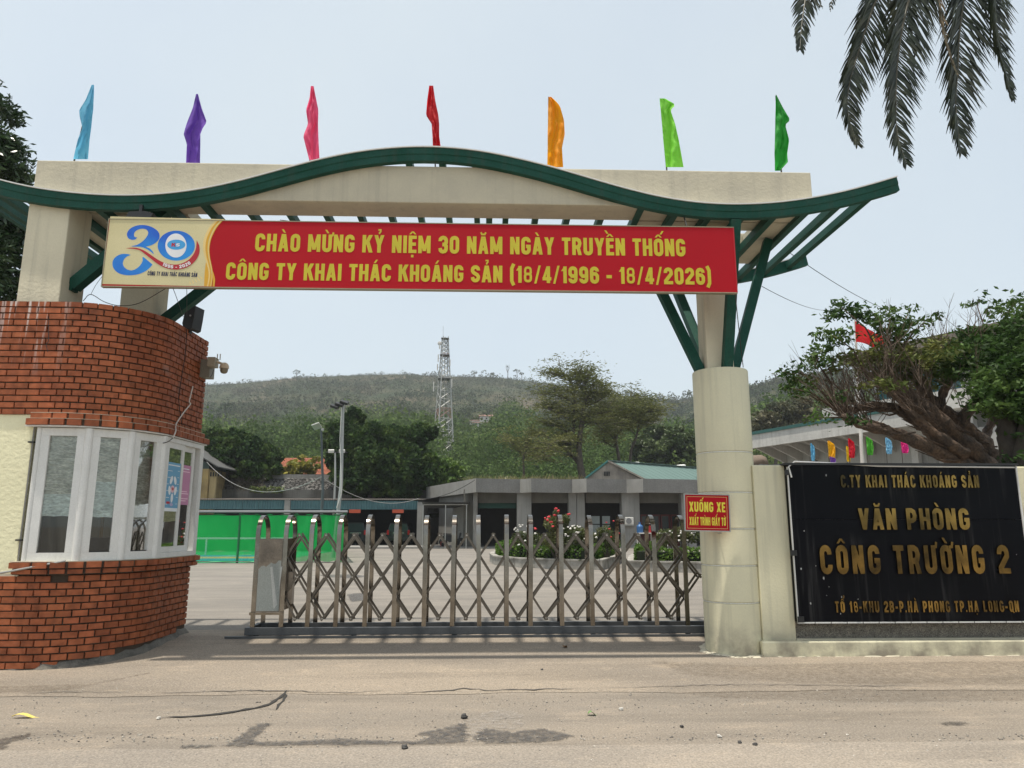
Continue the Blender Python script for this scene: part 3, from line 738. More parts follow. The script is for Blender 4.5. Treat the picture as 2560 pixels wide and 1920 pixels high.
bandp(-100, -62, goldl, .0014); bandp(-62, -30, goldp, .0018); bandp(-22, -6, goldl, .0022); bandp(-5, 8, goldp, .0026)
pr6(cr_open([(1880, 1000), (1860, 1200), (1850, 1415)]) + cr_open([(1975, 1419), (1995, 1250), (1960, 1050), (1930, 900)]), goldp, "print_swoosh", .0012)
pr6(cr_open([(2030, 1200), (2050, 1300), (2040, 1423)])+ cr_open([(2005, 1422), (2010, 1300), (1992, 1100)]), goldp, "print_swoosh", .0030)
# fine rays
for k in range(16):
    a = rad(-8 + k * 5.6); cx, cy = 1400, 900; r0, r1 = 430 + 10 * k, 640
    mbq = [(cx + r0 * math.cos(a), cy + r0 * .8 * math.sin(a)), (cx + r1 * math.cos(a), cy + r1 * .8 * math.sin(a)), (cx + r1 * math.cos(a + .03), cy + r1 * .8 * math.sin(a + .03)), (cx + r0 * math.cos(a + .01), cy + r0 * .8 * math.sin(a + .01))]
    if all(p[0] < 1850 and p[1] < 1400 for p in mbq): pr6(mbq, goldl, "print_ray", .0011)
# emblem: the figure 3
outer3 = cr_open([(640, 535), (600, 570), (540, 577), (480, 550), (452, 490), (470, 420), (530, 360), (630, 318), (740, 308), (850, 325), (950, 370), (1020, 430), (1045, 500), (1030, 570), (960, 640), (880, 680), (795, 700)])
inner3 = cr_open([(870, 735), (920, 790), (936, 835), (880, 790), (800, 740), (700, 705), (530, 695), (640, 665), (740, 600), (810, 520), (838, 450), (810, 395), (740, 375), (660, 390), (600, 430), (580, 480), (590, 520), (620, 532)])
pr6(outer3 + inner3[:-1], blueA, "print_numeral", .0016)
pr6(cr_open([(520, 848), (440, 832), (340, 838), (250, 885), (200, 950), (190, 1030), (220, 1110), (300, 1180), (420, 1215), (540, 1218), (660, 1200), (780, 1150), (860, 1090), (916, 1025)]) +
    cr_open([(840, 960), (742, 885), (735, 960), (690, 1040), (620, 1100), (540, 1130), (460, 1115), (400, 1065), (378, 1000), (400, 930), (450, 880)]), blueA, "print_numeral", .0016)
def ell(cx, cy, rx, ry, rot=0, n=40): return [(cx + rx * math.cos(2 * math.pi * k / n) * math.cos(rot) - ry * math.sin(2 * math.pi * k / n) * math.sin(rot), cy + rx * math.cos(2 * math.pi * k / n) * math.sin(rot) + ry * math.sin(2 * math.pi * k / n) * math.cos(rot)) for k in range(n)]
pr6(ell(1347, 682, 338, 272), blueA, "print_numeral", .0016)
pr6(ell(1340, 680, 192, 218), whp, "print_disc", .0022)
pr6(ell(1347, 665, 165, 92), skyp, "print_disc", .0028)
ribT = cr_open([(425, 732), (540, 718), (660, 730), (780, 780), (900, 860), (1020, 940), (1150, 1000), (1300, 1025), (1430, 1010), (1560, 945), (1650, 850), (1700, 740), (1718, 585)])
ribB = cr_open([(1765, 680), (1770, 780), (1740, 880), (1670, 980), (1560, 1065), (1430, 1108), (1300, 1115), (1150, 1085), (1020, 1020), (900, 930), (780, 835), (680, 765), (560, 738)])
pr6(ribT + ribB, redl, "print_ribbon", .0034)
def text6(txt, x0_, y0_, x1_, y1_, h, m, d, it=0.0, slant_=0.0, gap=.12, curve=None, name="lettering"):
    """baseline from (x0,y0) to (x1,y1) in zoom px, height h"""
    W, gl = text_layout(txt, gap); mb = MB(); a = Vector((x0_, y0_)); b = Vector((x1_, y1_)); D = (b - a); kx = D.length / W
    for gx, w, Q in gl:
        t0 = (gx + w / 2) / W; base = a + D * t0; ang = math.atan2(D.y, D.x)
        if curve: base, ang = curve(t0)
        base = Vector(base); ux = Vector((math.cos(ang), math.sin(ang))); uy = Vector((math.sin(ang), -math.cos(ang)))
        for k, q in enumerate(Q):
            P = [base + ux * ((p[0] - w / 2) * kx + p[1] * h * slant_) + uy * (p[1] * h) for p in q]
            mb.add([Q6(p.x, p.y, d + .00006 * (k % 31)) for p in P], [(0, 1, 2, 3)])
    return mb.build(name, m, ban)
arc1 = lambda t: ((1065 + 560 * t, 1078 + 60 * math.sin(math.pi * t) * .55 - 62 * t), rad(18 - 48 * t))
def arc1(t):
    cx, cy, R = 1330, 590, 510; a = rad(118 - 62 * t); return (cx + R * math.cos(a), cy + R * math.sin(a)), a - math.pi / 2
text6("1996 - 2026", 1065, 1050, 1610, 1000, 62, whp, .0045, curve=arc1, gap=.14)
text6("CÔNG TY KHAI THÁC KHOÁNG SẢN", 822, 1222, 1720, 1252, 78, navy, .003, slant_=.12, gap=.1)
text6("K", 1255, 700, 1330, 700, 66, redl, .004, slant_=.15); text6("S", 1340, 700, 1410, 694, 56, whp, .004, slant_=.15)
def bline(txt, uL, uR, vTopL, vBaseL, vTopR, vBaseR):
    a = PY(uL, vBaseL, BY); b = PY(uR, vBaseR, BY); c = PY(uL, vTopL, BY); d = PY(uR, vTopR, BY)
    zb = (a.z + b.z) / 2; zt = (c.z + d.z) / 2
    lettering(txt, a.x, b.x, zb, zt, BY, yel, ban, gap=.105, name="lettering")
Z1 = lambda x, y: (x * .4069, 200 + y * .4069)
bline("CHÀO MỪNG KỶ NIỆM 30 NĂM NGÀY TRUYỀN THỐNG", 637, 1714, 583, 629, 599, 640)
bline("CÔNG TY KHAI THÁC KHOÁNG SẢN (18/4/1996 - 18/4/2026)", 564, 1779, 655, 698, 672, 713)
for x in (BXL + .35, BXR - .6):
    MB().bar((x, BY + .03, BZT + .01), (x, BY + .2, railz(x) - .12), .012, .012).build("hanger", blackm, ban)
lb = PY(345, 536, 9.0)
fl = thing("floodlight", "small black floodlight lying on top of the banner at its left end", "floodlight", lb)
MB().prism([lb + Vector(p) for p in [(-.16, 0, -.05), (.16, 0, -.05), (.19, 0, .02), (.08, 0, .05), (-.12, 0, .04)]], (0, .16, 0)).build("housing", blackm, fl)
MB().box(lb.x - .02, lb.x + .02, lb.y + .05, lb.y + .09, lb.z + .04, lb.z + .16).build("bracket", blackm, fl)

# ================================================================== flags on the beam
polem = mat('bamboo stick', (.06, .05, .04), .7)
def flag(outline, col, lab, pole, Y=9.46, fold=5, name="flag", grp="festive flags on the gateway beam", depth=.15, cat="flag", zb=BZ1):
    """outline: rows (v, uL, uR) from top down"""
    rows = []
    vs_ = [r[0] for r in outline]; v0, v1 = vs_[0], vs_[-1]; n = 26
    t = thing(name, lab, cat, (PY(pole[0], pole[1], Y).x, Y, zb), grp)
    mb = MB(); nu = 18
    def P(i, j):
        v = v0 + (v1 - v0) * j / n; l = np.interp(v, vs_, [r[1] for r in outline]); r_ = np.interp(v, vs_, [r[2] for r in outline])
        s = i / nu; k = j / n
        w = math.sin(s * math.pi * fold * .5 + k * 5 + len(lab)) + .5 * math.sin(s * math.pi * fold + k * 9)
        p = PY(l + (r_ - l) * (s + .045 * math.sin(s * 12.5 + k * 6) * (0 < i < nu)), v, Y - .02 - depth * .5 * (1 + w * .55) + .05 * mnoise.noise(Vector((s * 5, k * 11, len(lab)))))
        return p
    mb.grid(P, nu, n); o = mb.build("cloth", clothmat("flag cloth", col), t, smooth=True)
    MB().tube([Vector((PY(pole[0], pole[1], Y).x, Y, zb - .01)), PY(pole[2], pole[3], Y)], .011, 6).build("pole", polem, t)
flag([(212, 229, 235), (230, 222, 235), (250, 214, 234), (275, 198, 233), (290, 199, 231), (320, 206, 228), (350, 194, 224), (398, 183, 220)], (0.13, 0.42, 0.60), "light blue flag furled above the left end of the gateway beam", (183, 400, 231, 215), fold=3)
flag([(235, 490, 495), (270, 482, 504), (305, 468, 517), (320, 463, 507), (335, 459, 501), (360, 467, 501), (409, 465, 500)], (0.16, 0.07, 0.42), "purple flag hanging in folds on the gateway beam", (466, 409, 492, 236), fold=5)
flag([(215, 777, 784), (245, 774, 790), (275, 765, 796), (310, 770, 795), (340, 758, 796), (365, 764, 797), (400, 773, 799)], (0.78, 0.10, 0.22), "pink flag hanging in folds on the gateway beam", (776, 402, 779, 216), fold=5)
flag([(214, 1073, 1083), (250, 1068, 1088), (288, 1065, 1096), (310, 1079, 1098), (340, 1081, 1098), (368, 1082, 1102), (380, 1086, 1104)], (0.55, 0.012, 0.02), "red flag rising behind the crest of the canopy", (1090, 418, 1078, 215), fold=4)
flag([(242, 1371, 1378), (252, 1371, 1389), (265, 1370, 1400), (300, 1370, 1410), (335, 1369, 1412), (370, 1369, 1405), (418, 1368, 1408)], (0.80, 0.33, 0.01), "orange flag hanging in folds on the gateway beam", (1370, 418, 1372, 243), fold=6)
flag([(246, 1649, 1662), (262, 1650, 1690), (275, 1652, 1676), (310, 1655, 1688), (350, 1658, 1697), (418, 1665, 1709)], (0.22, 0.62, 0.06), "lime green flag with a folded corner on the gateway beam", (1668, 425, 1651, 247), fold=4)
flag([(237, 1939, 1941), (270, 1939, 1958), (300, 1938, 1976), (312, 1938, 1963), (350, 1937, 1973), (385, 1936, 1968), (405, 1937, 1970), (427, 1937, 1950)], (0.02, 0.30, 0.03), "dark green pointed flag at the right end of the gateway beam", (1953, 428, 1940, 240), fold=4)

# ================================================================== guard booth
booth = thing("guard_booth", "round cornered guard booth clad in red brick tiles with white framed windows and yellow plaster", "guard booth", (-6.2, 10.2, 0))
AC = Vector((-5.36, 10.11)); AR = 1.0; XE, YE = -4.33, 11.14
S0 = 4.2; SARC = AR * math.pi / 2; SS = YE - AC.y
def bpath(s, off=0.0):
    """plan path of the wall face: s<0 on the straight front (s=0 where the corner begins); returns x, y, heading angle of the outward normal"""
    if s <= 0: return AC.x + s, AC.y - AR - off, -math.pi / 2
    if s <= SARC:
        a = -math.pi / 2 + s / AR; return AC.x + (AR + off) * math.cos(a), AC.y + (AR + off) * math.sin(a), a
    t = s - SARC; k = .03 * t / SS
    return AC.x + AR + off + k, AC.y + t, 0.0
def wallstrip(mb, s0, s1, z0, z1, off0, off1, n=24):
    """solid band following the path between two offsets"""
    P = []
    for i in range(n + 1):
        s = s0 + (s1 - s0) * i / n; a = bpath(s, off0); b = bpath(s, off1); P += [(a[0], a[1], z0), (b[0], b[1], z0), (b[0], b[1], z1), (a[0], a[1], z1)]
    fs = []
    for i in range(n):
        o = 4 * i
        fs += [(o, o + 1, o + 5, o + 4), (o + 1, o + 2, o + 6, o + 5), (o + 2, o + 3, o + 7, o + 6), (o + 3, o, o + 4, o + 7)]
    fs += [(0, 3, 2, 1), (4 * n, 4 * n + 1, 4 * n + 2, 4 * n + 3)]
    return mb.add(P, fs)
STOT = SARC + SS
mortar = mat("dark mortar", (0.055, 0.040, 0.030), 0.95, col2=(0.10, 0.07, 0.045), scale=1.8, amt=.9)
# brick tile material: colour drifts from piece to piece, lime runs at the top left
def brickmat():
    m = mat("red brick tile", (0.375, 0.118, 0.050), 0.55, spec=.2, col2=(0.28, 0.080, 0.036), scale=2.4, amt=0.8, fine=0.18, fscale=9, bump=.25, bscale=60)
    nt = m.node_tree; N = nt.nodes; L = nt.links; b = N["Principled BSDF"]; src = b.inputs["Base Color"].links[0].from_socket
    oi = N.new("ShaderNodeObjectInfo"); mr = N.new("ShaderNodeMapRange"); mr.inputs[3].default_value = .80; mr.inputs[4].default_value = 1.18
    L.new(oi.outputs["Random"], mr.inputs[0])
    sc = N.new("ShaderNodeVectorMath"); sc.operation = 'SCALE'; L.new(src, sc.inputs[0]); L.new(mr.outputs[0], sc.inputs[3])
    geo = N.new("ShaderNodeNewGeometry"); sep = N.new("ShaderNodeSeparateXYZ"); L.new(geo.outputs["Position"], sep.inputs[0])
    mp = N.new("ShaderNodeMapping"); mp.inputs["Scale"].default_value = (16, 16, .9); L.new(geo.outputs["Position"], mp.inputs[0])
    n = N.new("ShaderNodeTexNoise"); n.inputs["Scale"].default_value = 1; n.inputs["Detail"].default_value = 6; L.new(mp.outputs[0], n.inputs[0])
    def mrn(s, a, b_, c=0, d=1):
        r = N.new("ShaderNodeMapRange"); r.inputs[1].default_value = a; r.inputs[2].default_value = b_; r.inputs[3].default_value = c; r.inputs[4].default_value = d; L.new(s, r.inputs[0]); return r.outputs[0]
    def mul(a, b_):
        q = N.new("ShaderNodeMath"); q.operation = 'MULTIPLY'; L.new(a, q.inputs[0]); L.new(b_, q.inputs[1]); return q.outputs[0]
    streaks = mrn(n.outputs[0], .55, .62); zone = mul(mrn(sep.outputs[2], 3.3, 4.25), mul(mrn(sep.outputs[0], -6.3, -6.0), mrn(sep.outputs[0], -5.2, -5.6)))
    n5 = N.new("ShaderNodeTexNoise"); n5.inputs["Scale"].default_value = 3; n5.inputs["Detail"].default_value = 8; L.new(geo.outputs["Position"], n5.inputs[0])
    dust = mul(mrn(n5.outputs[0], .58, .75, 0, .4), mul(mrn(sep.outputs[0], -4.75, -4.5), mrn(sep.outputs[2], 2.9, 3.3)))
    def mixin(f, a, col):
        q = N.new("ShaderNodeMix"); q.data_type = 'RGBA'; L.new(f, q.inputs[0]); L.new(a, q.inputs[6]); q.inputs[7].default_value = (*col, 1); return q.outputs[2]
    c = mixin(mul(streaks, zone), sc.outputs[0], (.62, .52, .48)); c = mixin(dust, c, (.30, .25, .23))
    L.new(c, b.inputs["Base Color"]); return m
brick = brickmat()
ZT = 4.305
mb = MB(); wallstrip(mb, -S0, STOT, 2.87, ZT - .012, -.14, -.012, 40); core = mb.build("wall", mortar, booth, label="upper wall core behind the brick tiles")
mb = MB(); wallstrip(mb, -S0, STOT, -.3, .95, -.14, -.012, 40); core2 = mb.build("wall", mortar, booth, label="lower wall core behind the brick tiles")
mb = MB(); wallstrip(mb, -.9, STOT, 2.70, 2.87, -.14, -.02, 40); mb.build("lintel", creamdirty, booth)
MB().box(AC.x - S0, XE - .14, AC.y + .9, YE, 3.0, 3.12).build("roof_slab", concrete, booth)
MB().box(AC.x - S0, XE - .02, YE - .14, YE - .01, -.3, ZT - .02).build("wall", creamdirty, booth, label="plain rear wall")
mb = MB(); mb.box(AC.x - S0, AC.x - .22, 9.12, 9.25, .93, 2.85); mb.build("plaster_wall", creamyel, booth)
MB().box(AC.x - S0, AC.x - .175, 9.105, 9.12, .915, .955).build("plaster_edge", creamdirty, booth)
ROW = 0.081; cand = []
def row_bricks(z, s_start, phase, off=0.0, t=.02, h=ROW - .012, wide=True, s_end=STOT):
    s = s_start + phase; ph = phase > .12; sw = 0.02 + (.086 if ph else 0) + rnd.uniform(-.012, .012)
    while s < s_end - .03:
        if s < sw - .01: w = .285 if wide else .22
        elif s < SARC: w = .172
        else: w = .180
        e = min(s + w, s_end)
        if s < sw - .01 and e > sw - .10: e = sw
        if s_end - e < .07: e = s_end
        c = (s + e) / 2; ww = e - s - .011
        if ww > .03: cand.append((c, ww, z, off, t, h))
        s = e
nrow_up = 18
for r in range(nrow_up):
    row_bricks(ZT - ROW * (r + 1) + .006, -S0 + .02, (.143 if r % 2 else 0))
for r in range(13):
    z = .93 - ROW * (r + 1) + .006
    row_bricks(z, -S0 + .02, (.143 if r % 2 else 0))
row_bricks(2.795, -.24, 0, off=.045, t=.06, h=.072, wide=False, s_end=STOT + .03)
row_bricks(2.714, -.26, 0, off=.095, t=.12, h=.078, wide=False, s_end=STOT + .09)
row_bricks(1.012, -.24, 0, off=.10, t=.12, h=.072, wide=False, s_end=STOT + .07)
row_bricks(.945, -.22, 0, off=.075, t=.10, h=.056, wide=False, s_end=STOT + .05)
# which tiles show largest: nearest and most frontal ones, the rest in one mesh
def bsize(c):
    s, w, z, off, t, h = c; x, y, a = bpath(s, off)
    zz = z + h / 2 - CAM_H; d = math.hypot(x, y); f = abs((x * math.cos(a) + y * math.sin(a)) / d)
    if x / y < -.74: return -1
    return w * h * f / (d * d + zz * zz)
cand.sort(key=bsize, reverse=True)
missing = [(0.75, .93), (1.02, .93)]
shown = []; rest = MB(); cache = {}
def brick_geo(mb, w, h, t, cx=0, cz=0):
    c = .003
    return mb.add([(-w / 2, 0, 0), (w / 2, 0, 0), (w / 2, 0, h), (-w / 2, 0, h), (-w / 2 + c, -t, c), (w / 2 - c, -t, c), (w / 2 - c, -t, h - c), (-w / 2 + c, -t, h - c)],
                  [(4, 5, 6, 7), (0, 1, 5, 4), (1, 2, 6, 5), (2, 3, 7, 6), (3, 0, 4, 7), (0, 3, 2, 1)])
bw = wloc(booth)
for i, c in enumerate(cand):
    s, w, z, off, t, h = c
    jz = rnd.uniform(-.0015, .0015); jo = rnd.uniform(-.001, .0025)
    x, y, a = bpath(s, off - .0 - t + .012 + jo)
    if z < .1 and .0 < s and z < ramp(y) + .06 and s > .35: continue          # tiles fallen off at the foot, concrete shows
    if z < -.03 and s > .9: continue
    if abs(z - .85) < .05 and abs(s - .30) < .07: continue                   # one tile missing under the sill
    th = a + math.pi / 2
    if len(shown) < 300 and bsize(c) > 0:
        key = (round(w, 3), round(h, 3), round(t, 3))
        if key not in cache:
            m_ = MB(); brick_geo(m_, w, h, t); me = bpy.data.meshes.new("brick"); me.from_pydata([Vector(v) for v in m_.v], [], m_.f); me.materials.append(brick); me.update(); cache[key] = me
        o = bpy.data.objects.new("brick", cache[key]); COL.objects.link(o); o.parent = booth
        o.location = Vector((x, y, z + jz)) - bw; o.rotation_euler.z = th + rnd.uniform(-.004, .004); shown.append(o)
    else:
        m_ = MB(); brick_geo(m_, w, h, t); ca, sa = math.cos(th), math.sin(th)
        rest.add([(x + p[0] * ca - p[1] * sa, y + p[0] * sa + p[1] * ca, z + jz + p[2]) for p in m_.v], m_.f)
rest.build("brickwork", brick, booth, kind="stuff")
# crisp top edge, rough concrete foot
foot = mat("rough concrete footing", (.17, .155, .13), .95, col2=(.08, .075, .065), scale=5, amt=.9, bump=2, bscale=30)
mb = MB(); n = 60
vs = []
for i in range(n + 1):
    s = -S0 + (STOT + S0) * i / n; x, y, a = bpath(s, .006); x2, y2, _ = bpath(s, .05 + .02 * math.sin(i * 1.7) + .015 * rnd.random()); x3, y3, _ = bpath(s, -.05)
    zt = ramp(y) + (.0 if s < .2 else .06) + .015 * math.sin(i * 2.3) + .01
    vs += [(x3, y3, zt + .02), (x, y, zt), (x2, y2, ramp(y2) - .01)]
mb.add(vs, [f for i in range(n) for f in ((3 * i, 3 * i + 1, 3 * i + 4, 3 * i + 3), (3 * i + 1, 3 * i + 2, 3 * i + 5, 3 * i + 4))])
mb.build("footing", foot, booth, smooth=True)
# white boards under the cornice and on the sill
wpvc = mat("white window frame plastic", (0.70, 0.70, 0.68), 0.4, col2=(.60, .60, .57), scale=3, amt=.6, fine=.04, streak=.25, streakcol=(.42, .41, .38))
mb = MB(); wallstrip(mb, -.27, STOT + .06, 2.696, 2.712, -.12, .082, 30); mb.build("soffit_board", wpvc, booth)
mb = MB(); wallstrip(mb, -.24, STOT + .03, 1.086, 1.094, -.12, .085, 30); mb.build("sill_board", creamdirty, booth)
mb = MB(); wallstrip(mb, -.235, STOT + .06, 1.013, 1.083, -.12, .088, 30); wallstrip(mb, -.215, STOT + .04, .94, 1.010, -.12, .063, 30); wallstrip(mb, -.255, STOT + .08, 2.715, 2.789, -.10, .083, 30); wallstrip(mb, -.235, STOT + .02, 2.796, 2.866, -.10, .033, 30); mb.build("brick_backing", mortar, booth)
mb = MB(); wallstrip(mb, -.262, STOT + .085, 2.7925, 2.797, -.10, .096, 30); wallstrip(mb, -.242, STOT + .025, 2.868, 2.874, -.10, .046, 30); mb.build("mortar_cap", creamdirty, booth)
# windows
glass = glassmat("window glass")
film = mat("crumpled foil lining", (.92, .91, .84), .6, spec=.1, col2=(.56, .56, .50), scale=7, amt=1, fine=.2, fscale=26, bump=7, bscale=9, stretch=(1, 1, 3.2))
film2 = mat("pale foil lining", (.90, .97, .95), .5, col2=(.60, .66, .65), scale=6, amt=1, fine=.2, fscale=20, bump=4, bscale=9, stretch=(1, 1, 2.8))
def frame_pt(s): x, y, a = bpath(s, .0); return Vector((x, y, 0))
def local_box(mb, A, B, u0, u1, d0, d1, z0, z1):
    """box on the chord A-B: u along (m from A), d outward depth"""
    t = (B - A).normalized(); nrm = Vector((t.y, -t.x, 0))
    vs = []
    for z in (z0, z1):
        for u, d in ((u0, d0), (u1, d0), (u1, d1), (u0, d1)): vs.append(A + t * u + nrm * d + Vector((0, 0, z)))
    return mb.add(vs, [(0, 3, 2, 1), (4, 5, 6, 7), (0, 1, 5, 4), (1, 2, 6, 5), (2, 3, 7, 6), (3, 0, 4, 7)])
WZ0, WZ1 = 1.095, 2.688
joints = [-.10, .545, 1.02, SARC + .0]
Wst = [(-.30, .42), (.42, .96), (.96, SARC - .06)]
pts = [Vector((-5.49, 9.115, 0)), Vector((-4.93, 9.185, 0)), Vector((-4.55, 9.47, 0)), Vector((-4.345, 9.93, 0)), Vector((-4.285, 11.10, 0))]
# posts where the panels meet
for k, p in enumerate(pts):
    r = .05 if 0 < k < 4 else .035
    MB().lathe([(r, WZ0), (r, WZ1)], (p.x, p.y, 0), 16).build("window_post", wpvc, booth, smooth='auto')
for k in range(3):
    A, B = pts[k], pts[k + 1]; Lw = (B - A).length; fr = .095
    w = MB(); local_box(w, A, B, .03, Lw - .03, -.035, .025, WZ0, WZ0 + fr); fo = w.build("window", wpvc, booth)
    w = MB(); local_box(w, A, B, .03, Lw - .03, -.035, .025, WZ1 - fr, WZ1); w.build("rail", wpvc, fo)
    for (a, b) in ((.03, .03 + fr), (Lw - .03 - fr, Lw - .03)):
        w2 = MB(); local_box(w2, A, B, a, b, -.035, .025, WZ0 + fr + .001, WZ1 - fr - .001); w2.build("stile", wpvc, fo)
    for (a, b, c_, d_) in ((.03 + fr + .001, Lw - .03 - fr - .001, WZ0 + fr + .001, WZ0 + fr + .012), ):
        w3 = MB(); local_box(w3, A, B, a, b, -.02, .012, c_, d_); w3.build("bead", rubber, fo)
    g = MB(); local_box(g, A, B, .03 + fr + .004, Lw - .03 - fr - .004, -.008, -.003, WZ0 + fr + .004, WZ1 - fr - .004); g.build("pane", glass, fo)
    zc = [1.62, 1.61, 1.585][k]
    nx_, nz_ = 10, 60; t = (B - A).normalized(); nrm = Vector((t.y, -t.x, 0)); u0, u1 = .03 + fr - .01, Lw - .03 - fr + .01
    def P(i, j):
        e = u0 + (u1 - u0) * i / nx_; z = zc + (WZ1 - fr + .02 - zc) * j / nz_ + (.003 * math.sin(i * 1.1 + k) if j == 0 else 0)
        return A + t * e + nrm * (-.016 - .006 * math.sin(j * 1.9 + i * .8) - .004 * rnd.random()) + Vector((0, 0, z))
    fobj = MB().grid(P, nx_, nz_).build("foil_lining", film, fo, smooth=True)
    fobj.data.materials.append(film2)
    nlow = [34, 26, 0][k] if k != 0 else 16
    pi = [1 if (p.index // nx_) < nlow else 0 for p in fobj.data.polygons]; fobj.data.polygons.foreach_set("material_index", pi)
# sliding window on the side facing the gate
A, B = pts[3], pts[4]; Lw = (B - A).length
w = MB(); local_box(w, A, B, .02, Lw - .02, -.07, .03, WZ0, WZ0 + .06); fo = w.build("window", wpvc, booth, label="sliding window with two posters")
w = MB(); local_box(w, A, B, .02, Lw - .02, -.07, .03, WZ1 - .06, WZ1); w.build("rail", wpvc, fo)
for (a, b) in ((.02, .09), (Lw - .09, Lw - .02)):
    w2 = MB(); local_box(w2, A, B, a, b, -.07, .03, WZ0 + .061, WZ1 - .061); w2.build("stile", wpvc, fo)
for i, (a, b, d) in enumerate(((.091, .60, -.01), (.55, 1.0, -.045))):
    z0, z1 = WZ0 + .062, WZ1 - .062
    w2 = MB(); local_box(w2, A, B, a, b, d, d + .03, z0, z0 + .075); local_box(w2, A, B, a, b, d, d + .03, z1 - .075, z1)
    local_box(w2, A, B, a, a + .06, d, d + .03, z0 + .076, z1 - .076); local_box(w2, A, B, b - .06, b, d, d + .03, z0 + .076, z1 - .076); w2.build("sash", wpvc, fo)
    g = MB(); local_box(g, A, B, a + .062, b - .062, d + .012, d + .017, z0 + .077, z1 - .077); g.build("pane", glass, fo)
# posters on the panes
t_ = (B - A).normalized(); nrm_ = Vector((t_.y, -t_.x, 0))
def poster(u0, u1, z0, z1, d, base, lab):
    th_ = thing("poster", lab, "poster", A + t_ * ((u0 + u1) / 2) + nrm_ * d + Vector((0, 0, z0)))
    m_ = MB(); local_box(m_, A, B, u0, u1, d, d + .0015, z0, z1); m_.build("sheet", base, th_)
    return th_
pbl = mat("blue poster print", (.12, .32, .50), .5, col2=(.16, .37, .54), scale=6, fine=0); ppk = mat("pink poster print", (.50, .22, .36), .5, fine=0); pwh = mat("white poster print", (.75, .78, .8), .5, fine=0)
po = poster(.155, .535, 1.70, 2.36, .0035 + .006, pbl, "blue public notice poster with white rounded fields on the sliding window")
def mark(parent, u0, u1, z0, z1, m_, k=1, d=.0095 + .0018):
    q = MB(); local_box(q, A, B, u0, u1, d, d + .0004 * k, z0, z1); q.build("print", m_, parent)
def ellmark(parent, uc, zc, ru, rz, rot, m_, d):
    P = []
    for i in range(20):
        a = 2 * math.pi * i / 20; uu = ru * math.cos(a); zz = rz * math.sin(a)
        P.append(A + t_ * (uc + uu * math.cos(rot) - zz * math.sin(rot)) + nrm_ * d + Vector((0, 0, zc + uu * math.sin(rot) + zz * math.cos(rot))))
    MB().poly(P).build("print", m_, parent)
mark(po, .155, .535, 1.70, 1.745, pwh)
mark(po, .18, .51, 2.315, 2.33, pwh)
for (u, z, a) in ((.29, 2.12, -.5), (.40, 2.12, .5), (.26, 1.98, .25), (.43, 1.98, -.25), (.345, 1.88, 0)): ellmark(po, u, z, .035, .062, a, pwh, .0125)
ellmark(po, .345, 2.0, .055, .05, 0, mat("pink field print", (.75, .5, .55), .5, fine=0), .0128)
for k in range(6): mark(po, .175, .175 + .05 + .04 * (k % 3), 1.79 + k * .09, 1.797 + k * .09, pwh); mark(po, .46, .515, 1.80 + k * .09, 1.806 + k * .09, pwh)
mark(po, .20, .30, 1.80, 1.83, redl); ellmark(po, .345, 1.79, .045, .022, 0, mat("mauve field print", (.45, .4, .6), .5, fine=0), .0126)
lx = lambda u, z, d: tuple(A + t_ * u + nrm_ * (.0132 + d) + Vector((0, 0, z)))
lettering("5K", .315, .375, 1.985, 2.02, 0, redl, po, xf=lx, seg=.0001)
pk = poster(.64, .93, 1.80, 2.36, -.045 + .0185, ppk, "pink notice poster in the second pane of the sliding window")
for k, (a, b, z) in enumerate(((.70, .88, 2.30), (.68, .90, 2.26), (.68, .86, 1.98), (.68, .90, 1.95), (.67, .90, 1.88), (.69, .84, 1.85))): mark(pk, a, b, z, z + .013, mat("pale pink print", (.8, .55, .66), .5, fine=0) if k else pwh, d=-.045 + .0205)
# dim room inside
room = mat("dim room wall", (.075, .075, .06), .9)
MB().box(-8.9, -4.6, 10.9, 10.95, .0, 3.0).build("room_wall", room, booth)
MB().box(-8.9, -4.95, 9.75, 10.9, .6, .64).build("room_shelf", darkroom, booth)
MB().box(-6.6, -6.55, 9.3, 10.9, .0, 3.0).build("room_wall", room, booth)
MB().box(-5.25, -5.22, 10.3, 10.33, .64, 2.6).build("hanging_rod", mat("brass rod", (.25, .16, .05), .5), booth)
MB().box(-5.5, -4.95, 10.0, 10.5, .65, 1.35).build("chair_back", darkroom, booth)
# metal arm of an awning lying on the sill, conduit on the plaster edge
galv = mat("galvanised tube", (.42, .42, .40), .4, metal=.6)
MB().tube([(-5.75, 9.0, .955), (-5.55, 8.97, .985), (-4.98, 9.06, 1.10)], .013, 8).build("awning_arm", galv, booth, smooth='auto')
MB().tube([(-5.545, 9.09, 1.0), (-5.55, 9.09, 1.6), (-5.545, 9.085, 2.2), (-5.55, 9.09, 2.7)], .008, 6).build("conduit", concrete, booth, smooth='auto')
for z in (1.33, 2.5): MB().box(-5.60, -5.53, 9.075, 9.12, z, z + .018).build("clip", blackm, booth)
